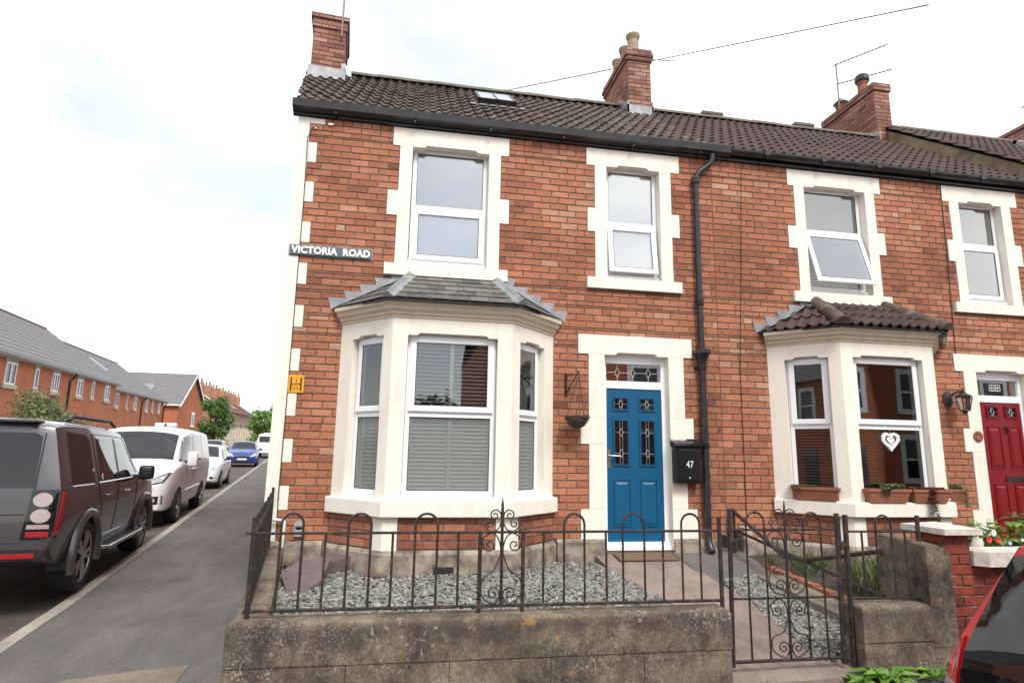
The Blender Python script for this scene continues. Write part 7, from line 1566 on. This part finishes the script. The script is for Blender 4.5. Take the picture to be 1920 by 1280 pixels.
# far Victorian terrace beyond the trees
def far_house(k, base_y):
    O = Vector((-24.3, 78.0, 0)); F = Frame(O, (-0.1, 1, 0), (1, 0.1, 0)); s0, s1 = k * 5.4, k * 5.4 + 5.4; y_ = 78 + s0; base = -0.06 + 0.022 * (min(y_, 118) - 2); ez, rz_ = base + 5.2, base + 7.8; bk_ = 4.0
    nm = ['nearest', 'second', 'third', 'fourth', 'fifth', 'sixth', 'seventh', 'last visible'][k]
    h = thing('far_terraced_house', f'far red roofed Victorian terraced house with bay, {nm} one beyond the street tree', 'house', tuple(F((s0 + s1) / 2, 0, base)), 0, 'far Victorian terrace up the street')
    m = MB(); F.fbox(m, s0, s1, -2 * bk_, 0, base - 0.5, ez); m.build('wall', MAT['far_red'], h)
    m = MB()
    for sg in (0, 1):
        a0 = 0.25 if sg == 0 else -2 * bk_ - 0.25
        m.mesh([F(s0, a0, ez - 0.1), F(s1, a0, ez - 0.1), F(s1, -bk_, rz_), F(s0, -bk_, rz_), F(s0, a0, ez - 0.2), F(s1, a0, ez - 0.2)], [(0, 1, 2, 3), (4, 5, 1, 0)])
    m.face([F(s0, 0.25, ez - 0.1), F(s0, -bk_, rz_), F(s0, -2 * bk_, ez)]); m.face([F(s1, 0.25, ez - 0.1), F(s1, -bk_, rz_), F(s1, -2 * bk_, ez)])
    rf = m.build('roof', MAT['far_roof'], h)
    m = MB(); F.fbox(m, s0 - 0.45, s0 + 0.45, -bk_ - 1.3, -bk_ + 1.3, rz_ - 1.0, rz_ + 0.9); ch = m.build('chimney', MAT['far_red'], rf)
    for j in range(5): pot(ch, *F(s0 + (0.18 if j % 2 else -0.18), -bk_ - 1.05 + j * 0.52, 0)[:2], rz_ + 0.89, 0.13, 0.55, MAT['terracotta'])
    for a, b, z0_, z1_ in ((1.0, 1.9, 3.5, 5.1), (3.4, 4.2, 3.5, 5.1)):
        m = MB(); bar_frame(m, F, s0 + a - 0.12, s0 + b + 0.12, base + z0_ - 0.1, base + z1_ + 0.15, 0.2, 0.004, 0.08); w_ = m.build('window', MAT['beige_stone'], h); m = MB(); F.fbox(m, s0 + a, s0 + b, 0.002, 0.02, base + z0_, base + z1_); m.build('pane', MAT['car_glass'], w_)
    m = MB(); b_ = [(0.5, 0), (0.9, 0.8), (2.2, 0.8), (2.6, 0)]
    m.mesh([F(s0 + u, n_, base + z) for z in (-0.3, 2.9) for u, n_ in b_], [(0, 1, 5, 4), (1, 2, 6, 5), (2, 3, 7, 6)]); bb = m.build('bay', MAT['beige_stone'], h); m = MB(); m.mesh([F(s0 + u, n_ * 1.15, base + 2.9) for u, n_ in b_] + [F(s0 + 1.1, 0, base + 3.5), F(s0 + 2.0, 0, base + 3.5)], [(0, 1, 4), (1, 2, 5, 4), (2, 3, 5)]); m.build('bay_roof', MAT['slate'], bb)
    m = MB(); F.fbox(m, s0 + 1.05, s0 + 2.05, 0.802, 0.83, base + 1.0, base + 2.5); m.build('pane', MAT['car_glass'], bb)
    m = MB(); F.fbox(m, s0 + 3.4, s0 + 4.3, 0.002, 0.05, base, base + 2.3); m.build('door', MAT['p_dark'], h)
    if k in (1, 4): m = MB(); q = [F(s0 + u, n_, ez - 0.1 + (0.25 - n_) / (bk_ + 0.25) * (rz_ - ez + 0.1) + w_) for w_ in (0.02, 0.12) for u, n_ in ((1.4, -1.2), (2.6, -1.2), (2.6, -3.2), (1.4, -3.2))]; m.mesh(q, [(4, 5, 6, 7), (0, 1, 5, 4), (1, 2, 6, 5), (2, 3, 7, 6), (3, 0, 4, 7)]); m.build('rooflight', MAT['plate_white'], rf)
for k in range(8): far_house(k, 0)
# trees and the bush
def tree(name, label, x, y_, h, cr, mat, trunk_h, n=5200, leaf=0.16, cz=0.62, blobs=16, flat=1.0, group=None):
    z0 = G(x, y_); t = thing(name, label, 'tree', (x, y_, z0), 0, group); rng = random.Random(int(x * 7 + y_ * 13)); m = MB(); top = Vector((x + cr * 0.1, y_, z0 + h * 0.85))
    m.tube([(x, y_, z0 - 0.1), (x + 0.02 * h, y_, z0 + trunk_h), tuple(Vector((x, y_, z0)).lerp(top, 0.75)), tuple(top)], [0.045 * h * 0.6, 0.035 * h * 0.6, 0.02 * h * 0.5, 0.01], 8); bl = []
    for k in range(blobs):
        a, e = rng.uniform(0, 6.28), rng.uniform(-0.75, 1.0); rr = rng.uniform(0.45, 0.85); c = Vector((x + cr * rr * math.cos(a) * math.sqrt(1 - e * e * 0.8), y_ + cr * rr * math.sin(a) * math.sqrt(1 - e * e * 0.8), z0 + h * cz + e * h * (1 - cz) * 0.8 * flat)); bl.append((c, cr * rng.uniform(0.26, 0.46)))
        s = Vector((x, y_, z0 + trunk_h * rng.uniform(0.8, 1.3))); m.tube([s, s.lerp(c, 0.5) + Vector((0, 0, 0.04 * h)), c], [0.02 * h * 0.5, 0.012 * h * 0.5, 0.006], 5)
    m.build('trunk', MAT['bark'], t, smooth=True); lf = MB()
    for k in range(n):
        c, r_ = bl[rng.randrange(len(bl))]; d = Vector((rng.gauss(0, 1), rng.gauss(0, 1), rng.gauss(0, 1))).normalized(); p = c + d * r_ * rng.uniform(0.55, 1.12) * (1 + 0.25 * math.sin(7 * d.x + 5 * d.z + c.x)); n_ = (d + Vector((rng.gauss(0, .5), rng.gauss(0, .5), rng.gauss(0, .5) + 0.35))).normalized()
        s = n_.cross(Vector((rng.gauss(0, 1), rng.gauss(0, 1), rng.gauss(0, 1)))).normalized(); u = n_.cross(s); l = leaf * rng.uniform(.6, 1.3)
        lf.mesh([p - s * l, p + u * l * .45 + n_ * l * .1, p + s * l, p - u * l * .45 + n_ * l * .1], [(0, 1, 2, 3)], 0, min(1, max(0, rng.gauss(0.5, 0.22))))
    lf.build('crown', MAT[mat], t, kind='stuff'); return t
tree('street_tree', 'full green street tree standing beside the gable fronted brick house', -18.35, 57.5, 5.6, 1.75, 'leaf', 1.3, 4200, 0.15, 0.57, 18)
tree('street_tree', 'bright green small tree at the far right of the street view beside the house corner', -15.6, 66, 4.6, 1.6, 'leaf_bright', 0.9, 3600, 0.17, 0.55, 14)
tree('street_tree', 'darker tree rising behind the bright one near the house corner', -17.0, 78, 7.0, 2.0, 'leaf', 1.8, 3500, 0.2, 0.6, 14)
tree('garden_bush', 'round grey green bush showing above the roof of the dark off-roader', -10.3, 13.0, 2.75, 1.35, 'leaf_grey', 0.5, 7000, 0.07, 0.55, 18)
# across the main road, behind the camera: a brick terrace and garden trees (seen in the window reflections)
def opposite_house(x0, label):
    F = Frame((0, -14.5, 0), (-1, 0, 0), (0, 1, 0)); h = thing('opposite_house', label, 'house', (x0 + 2.6, -15, -0.3), 0, 'brick terrace on the far side of the main road'); base, ez, rz_ = -0.3, 5.4, 8.0; a0, a1 = -(x0 + 5.2), -x0
    m = MB(); F.fbox(m, a0, a1, -8, 0, base, ez); m.build('wall', MAT['far_red'] if False else MAT['new_brick'], h)
    m = MB(); m.mesh([F(a0, 0.25, ez - 0.1), F(a1, 0.25, ez - 0.1), F(a1, -4, rz_), F(a0, -4, rz_), F(a1, -8.2, ez), F(a0, -8.2, ez)], [(0, 1, 2, 3), (3, 2, 4, 5)]); m.build('roof', MAT['flat_tile'], h)
    for a, b, z0_, z1_ in ((0.6, 1.7, 3.4, 4.8), (3.2, 4.2, 3.4, 4.8), (0.6, 1.9, 0.8, 2.3)):
        m = MB(); bar_frame(m, F, a1 - b - 0.14, a1 - a + 0.14, z0_ - 0.14, z1_ + 0.2, 0.2, 0.003, 0.06); F.fbox(m, a1 - b, a1 - a, 0.004, 0.04, (z0_ + z1_) / 2 - 0.04, (z0_ + z1_) / 2 + 0.04); w_ = m.build('window', MAT['upvc'], h); m = MB(); F.fbox(m, a1 - b, a1 - a, 0.002, 0.012, z0_, z1_); m.build('pane', MAT['car_glass'], w_)
    m = MB(); F.fbox(m, a1 - 4.2, a1 - 3.2, 0.002, 0.05, base, 2.0); m.build('door', MAT['p_dark'], h)
OPP = [(2.6, 'opposite brick house at the corner, seen only in window reflections'), (7.8, 'opposite brick house, second from the corner, seen only in reflections'), (13.0, 'opposite brick house, third from the corner, seen only in reflections'), (18.2, 'opposite brick house, fourth from the corner, seen only in reflections'), (23.4, 'opposite brick house, fifth from the corner, seen only in reflections'),
       (-14.5, 'brick house left of the junction, nearest the corner, seen only in reflections'), (-19.7, 'brick house left of the junction, second from its corner, seen only in reflections'), (-24.9, 'brick house left of the junction, third from its corner, seen only in reflections')]
for k, l in OPP: opposite_house(k, l)
sheet('pavement', [(-2, -9.6), (-2, -14.4), (30, -14.4), (30, -9.6)], 0.0, MAT['pavement'], 3, 0.12)
tree('garden_tree', 'dark conifer across the main road seen only in window reflections', -1.6, -19, 3.9, 1.1, 'leaf_dark', 0.8, 1800, 0.16, 0.5, 10)
tree('garden_tree', 'broad tree across the main road seen only in window reflections', 1.2, -24, 4.1, 1.9, 'leaf_dark', 1.0, 2200, 0.2, 0.55, 12)
